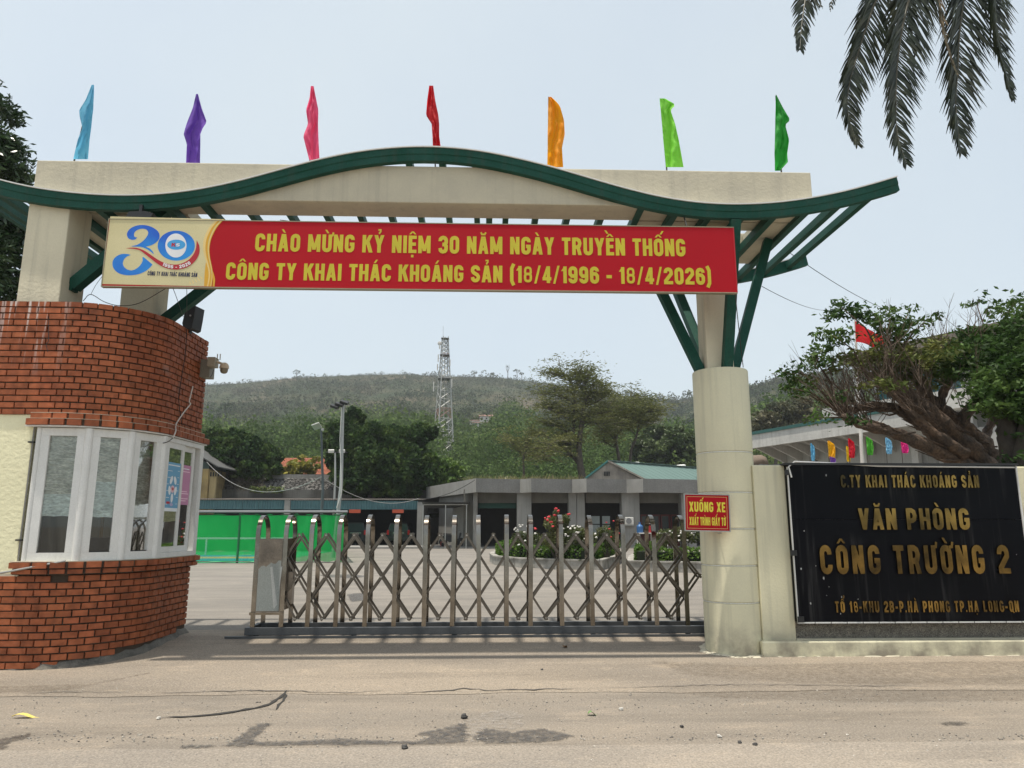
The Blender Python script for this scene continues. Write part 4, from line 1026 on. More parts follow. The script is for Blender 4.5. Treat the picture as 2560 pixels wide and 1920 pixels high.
# junction box and dome camera
cb = thing("security_camera", "cream dome security camera on a grey wall box at the far corner of the booth", "camera", (-4.25, 11.1, 3.35))
boxm = mat("beige box plastic", (.36, .33, .25), .5, col2=(.28, .26, .2)); domem = mat("cream camera plastic", (.60, .50, .36), .35)
cx0, cz0 = PY(501, 905, 10.95).x, PY(501, 905, 10.95).z; p0 = PY(500, 944, 10.95); p1 = PY(533, 900, 10.95)
bevel(MB().box(p0.x, p1.x - .02, 10.9, 11.1, p0.z, p1.z).build("junction_box", mat("grey box plastic", (.22, .21, .17), .5), cb), .008)
q0 = PY(525, 920, 10.95); q1 = PY(546, 897, 10.95)
bevel(MB().box(q0.x, q1.x, 10.82, 10.98, q0.z, q1.z).build("junction_box", boxm, cb, label="small beige box"), .006)
dc = PY(560.5, 919, 10.9)
MB().tube([(q1.x - .03, 10.9, q1.z - .045), (dc.x - .03, 10.9, dc.z + .055), (dc.x, 10.9, dc.z + .03)], [.018, .02, .035], 10).build("arm", domem, cb, smooth='auto')
MB().lathe([(.0001, .075), (.03, .073), (.055, .055), (.068, .02), (.070, -.012), (.062, -.015)], dc, 20).build("housing", domem, cb, smooth='auto')
MB().lathe([(.056, -.014), (.056, -.05), (.045, -.078), (.025, -.09), (.0001, -.093)], dc, 20).build("lens_dome", mat("camera lower dome", (.22, .19, .13), .25), cb, smooth='auto')
for u in (543, 550): pa = PY(u, 900, 10.9); pb = PY(u + 1, 885, 10.9); MB().tube([pa, pb], .007, 6).build("antenna", boxm, cb)
MB().tube([PY(534, 924, 10.9), PY(530, 937, 10.9), PY(525, 944, 10.9)], .004, 5).build("cable", blackm, cb)
# black horn speaker on the parapet
sp = PY(470, 800, 10.4)
spk = thing("loudspeaker", "black loudspeaker tilted on the brick parapet of the booth", "loudspeaker", (sp.x, sp.y, 4.3))
a_ = [PY(u, v, 10.35) for u, v in [(455, 808), (461, 782), (484, 766), (489, 764), (484, 795), (479, 820), (471, 824), (457, 817)]]
bevel(MB().prism(a_, (.05, .22, 0)).build("housing", blackm, spk), .01)
c_ = PY(476, 789, 10.34); MB().lathe([(.0001, -.012), (.012, -.012), (.014, 0)], c_, 10, 'Y').build("emblem", galv, spk)
MB().box(sp.x - .03, sp.x + .03, 10.4, 10.5, 4.25, 4.42).build("bracket", blackm, spk)
# cables down the booth wall
def on_booth(u, v, lift=.035):
    x, y, z = ray(u, v); best = None
    for k in range(400):
        s = -1.5 + (STOT + 1.5) * k / 399; bx, by, _ = bpath(s, lift); e = abs(bx / by - x / y)
        if best is None or e < best[0]: best = (e, bx, by)
    return Vector((best[1], best[2], CAM_H + z / y * best[2]))
def wire(pts, r, m_, lab, name="cable", cat="cable"):
    P = [Vector(p) for p in pts]; Pc = []
    Q = [P[0] * 2 - P[1]] + P + [P[-1] * 2 - P[-2]]
    for i in range(1, len(Q) - 2):
        for k in range(5):
            t = k / 5; a, b, c, d = Q[i - 1:i + 3]; Pc.append(.5 * ((2 * b) + (c - a) * t + (2 * a - 5 * b + 4 * c - d) * t * t + (3 * b - a - 3 * c + d) * t ** 3))
    Pc.append(P[-1]); o = MB().tube(Pc, r, 5).build(name, m_); tag(o, lab, cat); return o
wcab = mat("white cable", (.6, .55, .5), .5)
wire([on_booth(482, 966), on_booth(477, 985), on_booth(473, 1005), on_booth(476, 1010), on_booth(460, 1030), on_booth(450, 1045), on_booth(440, 1062), on_booth(439, 1078, .13), on_booth(432, 1095, .13)], .009, wcab, "white cable running down the brick corner of the booth to the window")
wire([on_booth(432, 1095, .13), on_booth(420, 1104, .12), on_booth(408, 1108, .06)], .006, blackm, "short black cable entering the booth above the sliding window")
wire([on_booth(467, 818), on_booth(466, 850), on_booth(462, 890), on_booth(455, 940), on_booth(449, 975), on_booth(447, 1000), on_booth(452, 1040), on_booth(455, 1065)], .005, blackm, "thin black cable hanging down the brick corner from the loudspeaker")
wire([on_booth(120, 790), on_booth(121, 850), on_booth(115, 860), on_booth(119, 880)], .004, blackm, "short thin black wire on the brick face at the left")
wire([PY(208, 752, 9.8), PY(227, 736, 9.6), PY(262, 755, 9.6), PY(300, 764, 9.6), PY(350, 757, 9.6), PY(425, 715, 9.3)], .005, mat("brown cable", (.05, .035, .025), .6), "sagging dark cable from the left pillar to behind the banner")
wire([PY(227, 736, 9.6), PY(240, 712, 9.3), PY(256, 690, 9.0)], .003, blackm, "short taut wire from the sagging cable up to the banner")
wire([PY(430, 715, 9.2), PY(440, 740, 9.4), PY(458, 792, 10.2)], .004, blackm, "thin black wire from the banner down to the loudspeaker, left of two")
wire([PY(467, 715, 9.2), PY(467, 760, 9.8), PY(467, 790, 10.3)], .004, blackm, "thin black wire from the banner down to the loudspeaker, right of two")

# ================================================================== retractable gate
gate = thing("sliding_gate", "retractable stainless steel lattice gate closed across the driveway", "gate", (-.2, 10.95, 0))
GF, GR = 10.78, 11.30
PX = [-3.27, -2.874, -2.511, -2.119, -1.714, -1.309, -.886, -.49, -.104, .283, .619, 1.07, 1.505, 1.97, 2.42, 2.859]
for (ya, yb, lab) in ((10.74, 10.80, "front base rail"), (11.27, 11.33, "rear base rail")):
    bevel(MB().box(-3.36, 3.35, ya, yb, .015, .115).build("base_rail", greyrail, gate, label=lab), .004)
MB().box(-3.36, -3.30, 10.801, 11.269, .02, .11).build("base_rail", greyrail, gate)
def arch_mesh(w=.062, t=.022, H=1.665, y0=GF, y1=GR, zb=.1155):
    R = (y1 - y0) / 2; yc = (y0 + y1) / 2; path = [(y0, zb)]
    for k in range(15):
        a = math.pi - math.pi * k / 14; path.append((yc + R * math.cos(a), H - R * 1.12 + R * 1.12 * math.sin(a)))
    path.append((y1, zb)); mb = MB(); vs = []
    n = len(path)
    for i, (y, z) in enumerate(path):
        d = Vector((path[min(i + 1, n - 1)][0] - path[max(i - 1, 0)][0], path[min(i + 1, n - 1)][1] - path[max(i - 1, 0)][1])).normalized(); nn = (-d.y, d.x)
        for (sx, k) in ((-1, 0), (1, 0), (1, 1), (-1, 1)): vs.append((sx * w / 2, y - nn[0] * t * k, z - nn[1] * t * k))
    fs = [(4 * i + a, 4 * i + (a + 1) % 4, 4 * i + 4 + (a + 1) % 4, 4 * i + 4 + a) for i in range(n - 1) for a in range(4)] + [(3, 2, 1, 0), (4 * n - 4, 4 * n - 3, 4 * n - 2, 4 * n - 1)]
    return mb.add(vs, fs)
am = arch_mesh(); me = bpy.data.meshes.new("arch"); me.from_pydata([Vector(v) - Vector((0, 10.95, 0)) for v in am.v], [], am.f); me.update(); me.materials.append(steel)
me.polygons.foreach_set("use_smooth", [True] * len(me.polygons)); me.set_sharp_from_angle(angle=rad(40))
for i, x in enumerate(PX):
    o = bpy.data.objects.new("arch", me); COL.objects.link(o); o.parent = gate; o.location = (x + .2, 0, 0)
    o.rotation_euler.y = rad([0, 0, 0, 0, 0, 0, 0, .4, -1.0, 0, .5, 0, 0, 0, 0, 0][i])
    o.rotation_euler.z = rad(rnd.uniform(-.8, .8)); o.scale.z = 1 + rnd.uniform(-.004, .004)
    for yy in (GF - .006, GR + .004):
        for dx in (-.045, .045):
            pass
ZN = [1.372, 1.074, .791, .534, .223]
bolt = mat("bolt head", (.45, .43, .4), .3, metal=.9)
steps = (ZN[0] - ZN[4]) / 4
def barline(i0, up, Y, first=0, last=4):
    """a long lattice bar starting in the middle of bay i0 and crossing two posts"""
    xs_ = []; n = len(PX)
    mid = lambda i: (PX[i] + PX[i + 1]) / 2
    seq = [(mid(i0), 0), (PX[i0 + 1], 1), (mid(i0 + 1) if i0 + 2 < n else PX[i0 + 1] + .22, 2), (PX[i0 + 2] if i0 + 2 < n else None, 3), (mid(i0 + 2) if i0 + 3 < n else None, 4)]
    P = [(x, k) for x, k in seq if x is not None]
    a, b = P[first], P[min(last, len(P) - 1)]
    if a == b: return
    za, zb = ZN[0] - steps * a[1], ZN[0] - steps * b[1]
    if up: za, zb = ZN[4] + steps * a[1], ZN[4] + steps * b[1]
    A_, B_ = Vector((a[0], Y, za)), Vector((b[0], Y, zb)); d = (B_ - A_).normalized()
    MB().bar(A_ - d * .035, B_ + d * .035, .014, .030, Vector((0, 0, 1))).build("scissor_bar", steeldull, gate)
for (Ya, Yb) in ((10.835, 10.852), (11.045, 11.062)):
    for i in range(1, len(PX) - 1):
        barline(i, False, Ya); barline(i, True, Yb)
    # short starting bars beside the drive unit
    for (zs, ze, Y) in ((ZN[1], ZN[0], Yb), (ZN[3], ZN[4], Ya)):
        MB().bar((PX[1], Y, zs), ((PX[1] + PX[2]) / 2, Y, ze), .014, .030).build("scissor_bar", steeldull, gate)
    for (zs, Y, dz) in ((ZN[3], Yb, 1), (ZN[1], Ya, -1)):
        MB().bar((PX[1], Y, zs), ((PX[2] + PX[3]) / 2, Y, zs + dz * steps * 3), .014, .030).build("scissor_bar", steeldull, gate)
bm = MB()
for i in range(1, len(PX) - 1):
    xm = (PX[i] + PX[i + 1]) / 2
    for z in (ZN[0], ZN[2], ZN[4]):
        for y in (10.826,): bm.lathe([(.0001, -.012), (.012, -.012), (.012, .004)], (xm, y, z), 8, 'Y')
    for z in (ZN[1], ZN[3]): bm.lathe([(.0001, -.01), (.010, -.01), (.010, .004)], (PX[i], 10.826, z), 8, 'Y')
bm.build("bolts", bolt, gate, kind="stuff")
# castor wheels and ground track
for x in (-3.2, -.45, 1.5, .95 + 1.9, -1.85 + .0):
    for y in (10.77, 11.30): MB().lathe([(.045, -.018), (.045, .018)], (x, y, .045 - .01), 14, 'Y').build("wheel", rubber, gate, smooth='auto')
MB().box(-3.6, 3.6, 10.66, 10.70, ramp(10.68), .012).build("ground_track", greyrail, gate)
# drive cabinet at the end
cabm = mat("scuffed dark steel sheet", (.14, .125, .11), .28, metal=.9, col2=(.28, .24, .2), scale=3.5, amt=1)
filmm = mat("grey protective film", (.30, .32, .30), .55, col2=(.25, .27, .25), scale=2)
x0, x1 = PX[0] + .035, PX[1] - .035
cab = MB().box(x0, x1, GF - .008, GR + .0, .32, 1.315).build("drive_cabinet", cabm, gate)
P = [(x0 + .006, .335), (x1 - .004, .335), (x1 - .004, 1.02)] + [(x1 - .004 - (x1 - x0 - .01) * t, 1.02 - .10 * t + .02 * math.sin(t * 17)) for t in (.12, .25, .36, .45, .55, .66, .78, .88)] + [(x0 + .006, .905)]
MB().poly([(x, GF - .0095, z) for x, z in P]).build("protective_film", filmm, cab)
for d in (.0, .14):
    a = .42 + d * .7; MB().poly([(x0 + .17 + d, GF - .0105, .93), (x0 + .20 + d, GF - .0105, .945), (x1 - .03 if d == 0 else x1 - .006, GF - .0105, .42 + d * 2), (x1 - .075 if d == 0 else x1 - .02, GF - .0105, .36 + d * 1.6)][:4]).build("film_glare", mat("film glare streak", (.46, .47, .45), .3), cab)  # pale strips paint a glare onto the film
MB().box(x0 - .08, x1 + .07, GF - .028, GF - .006, .285, .318).build("cabinet_bar", steel, gate)
MB().box(x0, x1, GF - .006, GR, 1.3155, 1.322).build("cabinet_lid", steel, cab)
for x in (x0 - .04, x1 + .035): MB().box(x - .03, x + .03, GF - .036, GF - .029, .282, .322).build("bracket", steel, gate)
MB().box(PX[1] + .035, PX[1] + .11, GF + .08, GF + .2, .42, .86).build("control_box", cabm, gate)
MB().box(-.02 - .104 + .05, .283 - .03, 10.87, 10.90, .125, .155).build("cross_rail", steeldull, gate) if False else None

# ================================================================== small red sign on the column
rs = [PY(1709, 1243, 9.42), PY(1819, 1232, 9.42), PY(1822, 1322, 9.42), PY(1717, 1330, 9.42)]
X0, X1, Z0, Z1 = (rs[0].x + rs[3].x) / 2, (rs[1].x + rs[2].x) / 2, (rs[2].z + rs[3].z) / 2, (rs[0].z + rs[1].z) / 2
sg = thing("notice_sign", "small red notice sign with yellow capitals fixed to the round column", "sign", ((X0 + X1) / 2, 9.42, Z0))
MB().box(X0, X1, 9.42, 9.44, Z0, Z1).build("panel", redp, sg)
for b in ((X0 - .014, X1 + .014, Z1 + .0005, Z1 + .014), (X0 - .014, X1 + .014, Z0 - .014, Z0 - .0005), (X0 - .014, X0 - .0005, Z0, Z1), (X1 + .0005, X1 + .014, Z0, Z1)):
    MB().box(b[0], b[1], 9.41, 9.452, b[2], b[3]).build("frame", galv, sg)
i_ = .022
for b in ((X0 + i_, X1 - i_, Z1 - i_ - .004, Z1 - i_), (X0 + i_, X1 - i_, Z0 + i_, Z0 + i_ + .004), (X0 + i_, X0 + i_ + .004, Z0 + i_, Z1 - i_), (X1 - i_ - .004, X1 - i_, Z0 + i_, Z1 - i_)):
    MB().add([(b[0], 9.4188, b[2]), (b[1], 9.4188, b[2]), (b[1], 9.4188, b[3]), (b[0], 9.4188, b[3])], [(0, 1, 2, 3)]).build("border_line", goldl, sg)
Hh = Z1 - Z0; Wd = X1 - X0; yel2 = mat("bright yellow print", (.80, .68, .05), .5, fine=0)
lettering("XUỐNG XE", X0 + Wd * .09, X1 - Wd * .08, Z0 + Hh * .52, Z0 + Hh * .80, 9.42, yel2, sg, gap=.10)
lettering("XUẤT TRÌNH GIẤY TỜ", X0 + Wd * .09, X1 - Wd * .08, Z0 + Hh * .14, Z0 + Hh * .37, 9.42, yel2, sg, gap=.09)
for x in (X0 + .13, X1 - .1): MB().tube([(x, 9.44, Z0 - .03), (x, 9.60, Z0 - .035)], .006, 6).build("hanging_wire", galv, sg)
sg.rotation_euler = (0, rad(1.2), rad(-2))

# ================================================================== boundary wall with the company name sign
wl = thing("boundary_wall", "cream boundary wall carrying the black company sign, right of the column", "wall", (5.5, 9.75, 0))
granite = mat("speckled recess plaster", (.26, .24, .20), .9, col2=(.16, .15, .13), scale=12, amt=.8, fine=.35, fscale=90, bump=1.5, bscale=60)
WT = 2.295
def wy(x): return 9.60 - .10 * max(0, 1 - ((x - 5.4) / 2.6) ** 2) * 0
bevel(MB().box(3.5, 3.93, 9.60, 9.85, -.3, WT).build("wall_pier", creamcol, wl), .015)
bevel(MB().box(3.93 + .001, 7.05, 9.66, 9.85, -.3, WT + .006).build("wall_panel", granite, wl), .01)
bevel(MB().box(7.051, 14.0, 9.60, 9.85, -.3, WT - .01).build("wall_pier", creamcol, wl), .015)
bevel(MB().box(3.45, 14.0, 9.50, 9.598, -.3, .085).build("plinth", creamcol, wl), .02)
MB().box(3.9305, 7.05, 9.598, 9.66, -.3, .10).build("ledge", creamdirty, wl)
mb = MB()
for i in range(46):
    x = 3.6 + i * .23 + rnd.uniform(-.2, .2); mb.blob((x, 9.492, ramp(9.485) + .004), rnd.uniform(.008, .03), .3, 1, (rnd.uniform(1, 5), .5, .35))
mb.build("mortar_skirt", creamdirty, wl, kind="stuff")
mb = MB()
for i in range(14): mb.blob((3.58 + i * .026, 9.7 + rnd.uniform(-.06, .08), WT + .006), rnd.uniform(.015, .03), .3, 1, (1.2, 1.2, .5))
mb.build("broken_coping", concrete, wl, kind="stuff")

def signmat():
    m = mat("black sign stone", (.0035, .004, .006), .16, col2=(.005, .006, .008), scale=2, fine=0, spec=.07)
    nt = m.node_tree; N = nt.nodes; L = nt.links; b = N["Principled BSDF"]; src = b.inputs["Base Color"].links[0].from_socket
    geo = N.new("ShaderNodeNewGeometry"); mp = N.new("ShaderNodeMapping"); mp.inputs["Scale"].default_value = (14, 1, .8); L.new(geo.outputs["Position"], mp.inputs[0])
    n = N.new("ShaderNodeTexNoise"); n.inputs["Scale"].default_value = 1; n.inputs["Detail"].default_value = 5; L.new(mp.outputs[0], n.inputs[0])
    r = N.new("ShaderNodeMapRange"); r.inputs[1].default_value = .52; r.inputs[2].default_value = .80; r.inputs[4].default_value = .30; L.new(n.outputs[0], r.inputs[0])
    n2 = N.new("ShaderNodeTexNoise"); n2.inputs["Scale"].default_value = 1.1; L.new(geo.outputs["Position"], n2.inputs[0])
    r2 = N.new("ShaderNodeMapRange"); r2.inputs[1].default_value = .4; r2.inputs[2].default_value = .6; L.new(n2.outputs[0], r2.inputs[0])
    mu = N.new("ShaderNodeMath"); mu.operation = 'MULTIPLY'; L.new(r.outputs[0], mu.inputs[0]); L.new(r2.outputs[0], mu.inputs[1])
    q = N.new("ShaderNodeMix"); q.data_type = 'RGBA'; L.new(mu.outputs[0], q.inputs[0]); L.new(src, q.inputs[6]); q.inputs[7].default_value = (.13, .125, .12, 1)
    L.new(q.outputs[2], b.inputs["Base Color"])
    rr = N.new("ShaderNodeMapRange"); rr.inputs[1].default_value = 0; rr.inputs[2].default_value = .3; rr.inputs[3].default_value = .15; rr.inputs[4].default_value = .6; L.new(mu.outputs[0], rr.inputs[0]); L.new(rr.outputs[0], b.inputs["Roughness"])
    return m
blk = signmat(); gold = mat("gold with painted reflections", (.36, .235, .07), .10, metal=1.0, col2=(.06, .045, .022), scale=2.6, amt=1, fine=0); goldside = gold  # dark patches in the gold colour stand in for mirrored surroundings
SY = 9.50
ns = thing("name_sign", "large black stone company sign with raised gold letters on the boundary wall", "sign", (5.4, SY, .31))
SX0, SX1, SZ0, SZ1 = 3.93, 6.98, .315, 2.285
SM = 1.585
for (z0, z1) in ((SZ0, SM - .0015), (SM + .0015, SZ1)):
    bevel(MB().box(SX0, SX1, SY, SY + .155, z0, z1).build("slab", blk, ns), .004)
whl = mat("white plastic trim", (.66, .66, .64), .4, fine=.05)
MB().box(SX0 - .014, SX0 - .001, SY - .014, SY + .01, SZ0 - .01, SZ1 - .02).build("edge_trim", whl, ns)
MB().box(SX0 - .014, SX1 + .02, SY - .012, SY + .02, SZ0 - .016, SZ0 - .001).build("edge_trim", whl, ns)
MB().box(SX1 + .001, SX1 + .02, SY - .012, SY + .12, SZ0, SZ1).build("edge_trim", whl, ns)
MB().box(SX0 - .05, SX1 + .02, SY - .045, SY + .16, SZ1 + .001, SZ1 + .03).build("coping", blackm, ns)
MB().tube([(SX0 + .03, SY - .03, SZ1 - .16), (SX0 + .0, SY - .03, SZ1 - .02), (SX0 + .08, SY - .035, SZ1 + .045), (SX0 + .5, SY - .03, SZ1 + .03), (SX0 + 1.2, SY - .02, SZ1 - .008), (SX1 - .02, SY - .015, SZ1 - .02)], .011, 8).build("light_tube", whl, ns, smooth='auto')
for (x, z) in ((SX0 - .02, SZ1 - .13), (SX0 - .02, 1.13), (SX0 + .01, SZ0 - .0)): MB().box(x - .03, x + .05, SY - .028, SY - .013, z, z + .07).build("clamp", blackm, ns)
for i in range(14): MB().box(SX0 + .2 + i * .205, SX0 + .206 + i * .205, SY - .016, SY - .0125, SZ0 - .024, SZ0 + .003).build("clip", rubber, ns)
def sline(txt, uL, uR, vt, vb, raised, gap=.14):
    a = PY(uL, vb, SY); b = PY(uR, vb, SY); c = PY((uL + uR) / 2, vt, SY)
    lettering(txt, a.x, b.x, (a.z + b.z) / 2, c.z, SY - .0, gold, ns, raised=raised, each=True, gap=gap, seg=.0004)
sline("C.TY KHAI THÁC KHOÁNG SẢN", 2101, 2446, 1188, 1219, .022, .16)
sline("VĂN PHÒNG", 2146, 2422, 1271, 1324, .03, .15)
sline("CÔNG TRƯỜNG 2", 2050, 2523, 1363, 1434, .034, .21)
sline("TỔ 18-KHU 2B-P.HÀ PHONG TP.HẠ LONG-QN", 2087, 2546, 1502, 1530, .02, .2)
chipm = mat("chipped pale stone", (.45, .45, .44), .9)
mb = MB()
for k in range(15):
    zone = rnd.choice([(4.1, .25, 1.12, .18), (4.35, .25, .62, .12), (6.75, .12, 1.12, .14), (5.2, 1.2, .8, .5)])
    x = zone[0] + rnd.gauss(0, zone[1] * .6); z = zone[2] + rnd.gauss(0, zone[3]); r = rnd.uniform(.003, .011)
    if SX0 + .03 < x < SX1 - .03 and SZ0 + .03 < z < SZ1 - .05 and abs(z - SM) > .01:
        mb.poly([(x + r * rnd.uniform(.5, 1.2) * math.cos(a), SY - .0012, z + r * rnd.uniform(.6, 2.2) * math.sin(a)) for a in (0, 1, 2.1, 3.1, 4.2, 5.2)])
mb.build("chips", chipm, ns, kind="stuff")

# ================================================================== terrain behind: slope up to the ridge
crest_px = [(-900, 1010), (-400, 1000), (0, 985), (400, 966), (510, 962), (600, 958), (740, 944), (900, 937), (1000, 935), (1110, 940), (1250, 944), (1330, 953), (1400, 963), (1450, 973), (1500, 984), (1600, 993), (1700, 1001),
            (1735, 994), (1800, 985), (1871, 968), (1949, 945), (2100, 925), (2560, 960), (3000, 1010), (3600, 1060)]
ca_, cz_ = [], []
for u, v in crest_px: x, y, z = ray(u, v); ca_.append(x / y); cz_.append(z / y)

YB, YC = 92.0, 620.0
def crest(a): return np.interp(a, ca_, cz_)
def ycrest(a): return YC - 230 / (1 + np.exp(-(a - .30) * 22))     # the spur on the right stands nearer
def terr(a, t):
    """a = x/y, t in 0..1 from the foot of the slope to the ridge, beyond 1 it falls away"""
    yc = ycrest(a); Y = YB + (yc - YB) * t
    base = .045; r = base + (crest(a) - base) * (np.minimum(t, 1) ** .62)
    z = 1.5 + r * Y
    g = mnoise.noise(Vector((a * 14, t * 3.2, 0))) * 7 * min(t * 3, 1) * (1 - min(t, 1)) * 1.6 + mnoise.noise(Vector((a * 45, t * 9, 3))) * 2.2 * min(t * 4, 1) * (1 - min(t, 1) ** 3)
    z = z + g
    if t > 1: z -= (Y - yc) * .35
    f = min(1, t / .05)
    return Vector((a * Y, Y, (z) * f + 3.0 * (1 - f) if t < .05 else z))
hillm = bpy.data.materials.new("scrub hillside"); hillm.use_nodes = True
def _hm(m):
    nt = m.node_tree; N = nt.nodes; L = nt.links; b = N["Principled BSDF"]; b.inputs["Roughness"].default_value = .95; b.inputs["Specular IOR Level"].default_value = .1
    geo = N.new("ShaderNodeNewGeometry")
    def tex(s, d=8, r=.65):
        n = N.new("ShaderNodeTexNoise"); n.inputs["Scale"].default_value = s; n.inputs["Detail"].default_value = d; n.inputs["Roughness"].default_value = r; L.new(geo.outputs["Position"], n.inputs["Vector"]); return n.outputs[0]
    cr = N.new("ShaderNodeValToRGB"); e = cr.color_ramp.elements; e[0].position = .40; e[0].color = (.028, .045, .018, 1); e[1].position = .62; e[1].color = (.115, .088, .058, 1)
    x = e.new(.52); x.color = (.062, .064, .034, 1); L.new(tex(.02), cr.inputs[0])
    mx = N.new("ShaderNodeMix"); mx.data_type = 'RGBA'; mr = N.new("ShaderNodeMapRange"); mr.inputs[1].default_value = .42; mr.inputs[2].default_value = .6; mr.inputs[4].default_value = .75
    L.new(tex(.16, 6, .7), mr.inputs[0]); L.new(mr.outputs[0], mx.inputs[0]); L.new(cr.outputs[0], mx.inputs[6]); mx.inputs[7].default_value = (.03, .042, .018, 1)
    L.new(mx.outputs[2], b.inputs["Base Color"])
    bp = N.new("ShaderNodeBump"); bp.inputs["Strength"].default_value = 1; bp.inputs["Distance"].default_value = 2.5; L.new(tex(.12, 6, .7), bp.inputs["Height"]); L.new(bp.outputs[0], b.inputs["Normal"])
_hm(hillm)
na, nt_ = 260, 80
A0, A1 = -1.15, 1.25
mb = MB().grid(lambda i, j: terr(A0 + (A1 - A0) * i / na, 1.35 * j / nt_), na, nt_)
hill = mb.build("hill", hillm, smooth=True); hill["kind"] = "structure"
# vegetation on the slope
def hill_pts(n, t0, t1, a0=-.47, a1=.62, pw=1.0):
    out = []
    for _ in range(n):
        a = a0 + (a1 - a0) * rnd.random(); t = t0 + (t1 - t0) * rnd.random() ** pw; out.append((a, t, terr(a, t)))
    return out
shrub = leafmat("hillside scrub foliage", (.034, .055, .024), (.048, .068, .030), (.070, .076, .042), scale=.03, transl=.1, rough=.9, spec=.05)
forest = leafmat("hillside forest foliage", (.045, .080, .024), (.078, .122, .036), (.125, .165, .055), scale=.035, transl=.3, rough=.8, spec=.05)
Q = []
def find_t(u, v):
    x, y, z = ray(u, v); aa = x / y; return aa, min(((abs(terr(aa, tt / 200).z - 1.5 - z / y * terr(aa, tt / 200).y), tt / 200) for tt in range(4, 190)))[1]
CLEAR = [(PY(1108, 1128, 165).x / 165, .04, .17, .018)] + [(a, t - .12, t + .02, hw_) for (a, t), hw_ in ((find_t(1205, 1074), .017), (find_t(1324, 1060), .013), (find_t(1612, 1060), .008))]
def clumps(plist, rmin, rmax, nq, lsz, tall=1.0, sink=.2):
    plist = [q for q in plist if not any(abs(q[0] - c[0]) < c[3] and c[1] < q[1] < c[2] for c in CLEAR)]
    for (a, t, p) in plist:
        r = rnd.uniform(rmin, rmax) * rnd.uniform(.7, 1.2); h = r * tall * rnd.uniform(.8, 1.2)
        c = shell_pts((p.x, p.y, p.z + h * (1 - sink)), (r, r, h), nq, inner=.75)
        Q.append(leaf_quads(c, lsz * r, .9, flat=.35))
clumps(hill_pts(16000, .26, 1.0), .7, 1.7, 12, .45, .8)
clumps([q for q in hill_pts(3600, .22, 1.0) if mnoise.noise(q[2] * .02) > .05], 1.5, 3.4, 44, .34, 1.1)
clumps(hill_pts(6500, .86, 1.01), .45, 1.1, 10, .55, .7)
clumps(hill_pts(110, .97, 1.0), .8, 2.4, 26, .45, 1.1)
quads_obj("hill_scrub", np.concatenate(Q), shrub, kind="stuff"); Q = []
clumps([q for q in hill_pts(3600, .05, .34, pw=1.1)], 1.9, 3.8, 120, .16, 1.3)
clumps(hill_pts(1000, .0, .06), 1.6, 2.8, 220, .13, 1.4)
quads_obj("hill_forest", np.concatenate(Q), forest, kind="stuff")
grassm = leafmat("dry tall grass blades", (.16, .15, .06), (.24, .21, .10), (.12, .15, .05), scale=.3, transl=.3)
# a belt of dry tall grass on the bank behind the workshop
C = []
for _ in range(5200):
    a = rnd.uniform(-.12, .33); Y = rnd.uniform(64, 84); C.append((a * Y, Y, 5.1 + (Y - 64) * .05 + rnd.uniform(0, .5)))
C = np.array(C); dirs = np.tile(np.array([0, 0, 1.0]), (len(C), 1))
quads_obj("tall_grass", leaf_quads(C, .9, .10, dirs=dirs), grassm, kind="stuff")
bank = MB().grid(lambda i, j: (-28 + i * 4.2, 62.6 + j * 6 + (0 if j else 0), [2.0, 4.9, 5.4, 5.9, 6.2, 6.4][j] + .3 * math.sin(i * 1.3)), 16, 5).build("bank", hillm); bank["kind"] = "structure"
# houses far up the slope
wallw = mat("far white house wall", (.62, .60, .56), .8); roofr = mat("far red roof", (.20, .10, .075), .8); winm = mat("dark window glass", (.02, .025, .03), .2)
def far_house(u, v, a, t, w, d, h, lab, nf=2, roof=True):
    x, y, z = ray(u, v); aa = x / y; best = min(((abs(terr(aa, tt / 200).z - 1.5 - z / y * terr(aa, tt / 200).y), tt / 200) for tt in range(4, 190)))
    p = terr(aa, best[1]); t_ = thing("hillside_house", lab, "house", p, "white houses on the hillside")
    k = p.y / 250
    w, d, h = w * k, d * k, h * k
    MB().box(p.x - w / 2, p.x + w / 2, p.y - d / 2, p.y + d / 2, p.z - 3, p.z + h).build("wall", wallw, t_)
    if roof:
        MB().prism([(p.x - w / 2 - .4, p.y - d / 2 - .4, p.z + h + .01), (p.x - w / 2 - .4, p.y + d / 2 + .4, p.z + h + .01), (p.x - w / 2 - .4, p.y, p.z + h + h * .28)], (w + .8, 0, 0)).build("roof", roofr, t_)
    for f in range(nf):
        for i in range(3):
            xx = p.x - w / 2 + w * (i + .5) / 3; zz = p.z + h * (f + .35) / nf; MB().box(xx - w * .06, xx + w * .06, p.y - d / 2 - .05, p.y - d / 2 + .1, zz, zz + h * .3 / nf * 1.3).build("window", winm, t_)
far_house(1200, 1076, 0, 0, 5, 5, 2.2, "white house on the hillside, lower left of the cluster beside the tower", 1)
far_house(1216, 1066, 0, 0, 4.5, 5, 3.2, "two storey white house with red roof, highest of the cluster beside the tower")
far_house(1190, 1066, 0, 0, 4, 4, 1.8, "small white shed at the left of the hillside cluster beside the tower", 1)
far_house(1318, 1060, 0, 0, 3, 3, 1.5, "low white hut on the hillside behind the tall feathery tree", 1, False)
far_house(1330, 1054, 0, 0, 4, 3, 1.6, "long low white building on the hillside behind the tall feathery tree", 1, False)
far_house(1612, 1057, 0, 0, 3.0, 3, 1.2, "tiny pale building on the hillside left of the round column", 1, False)
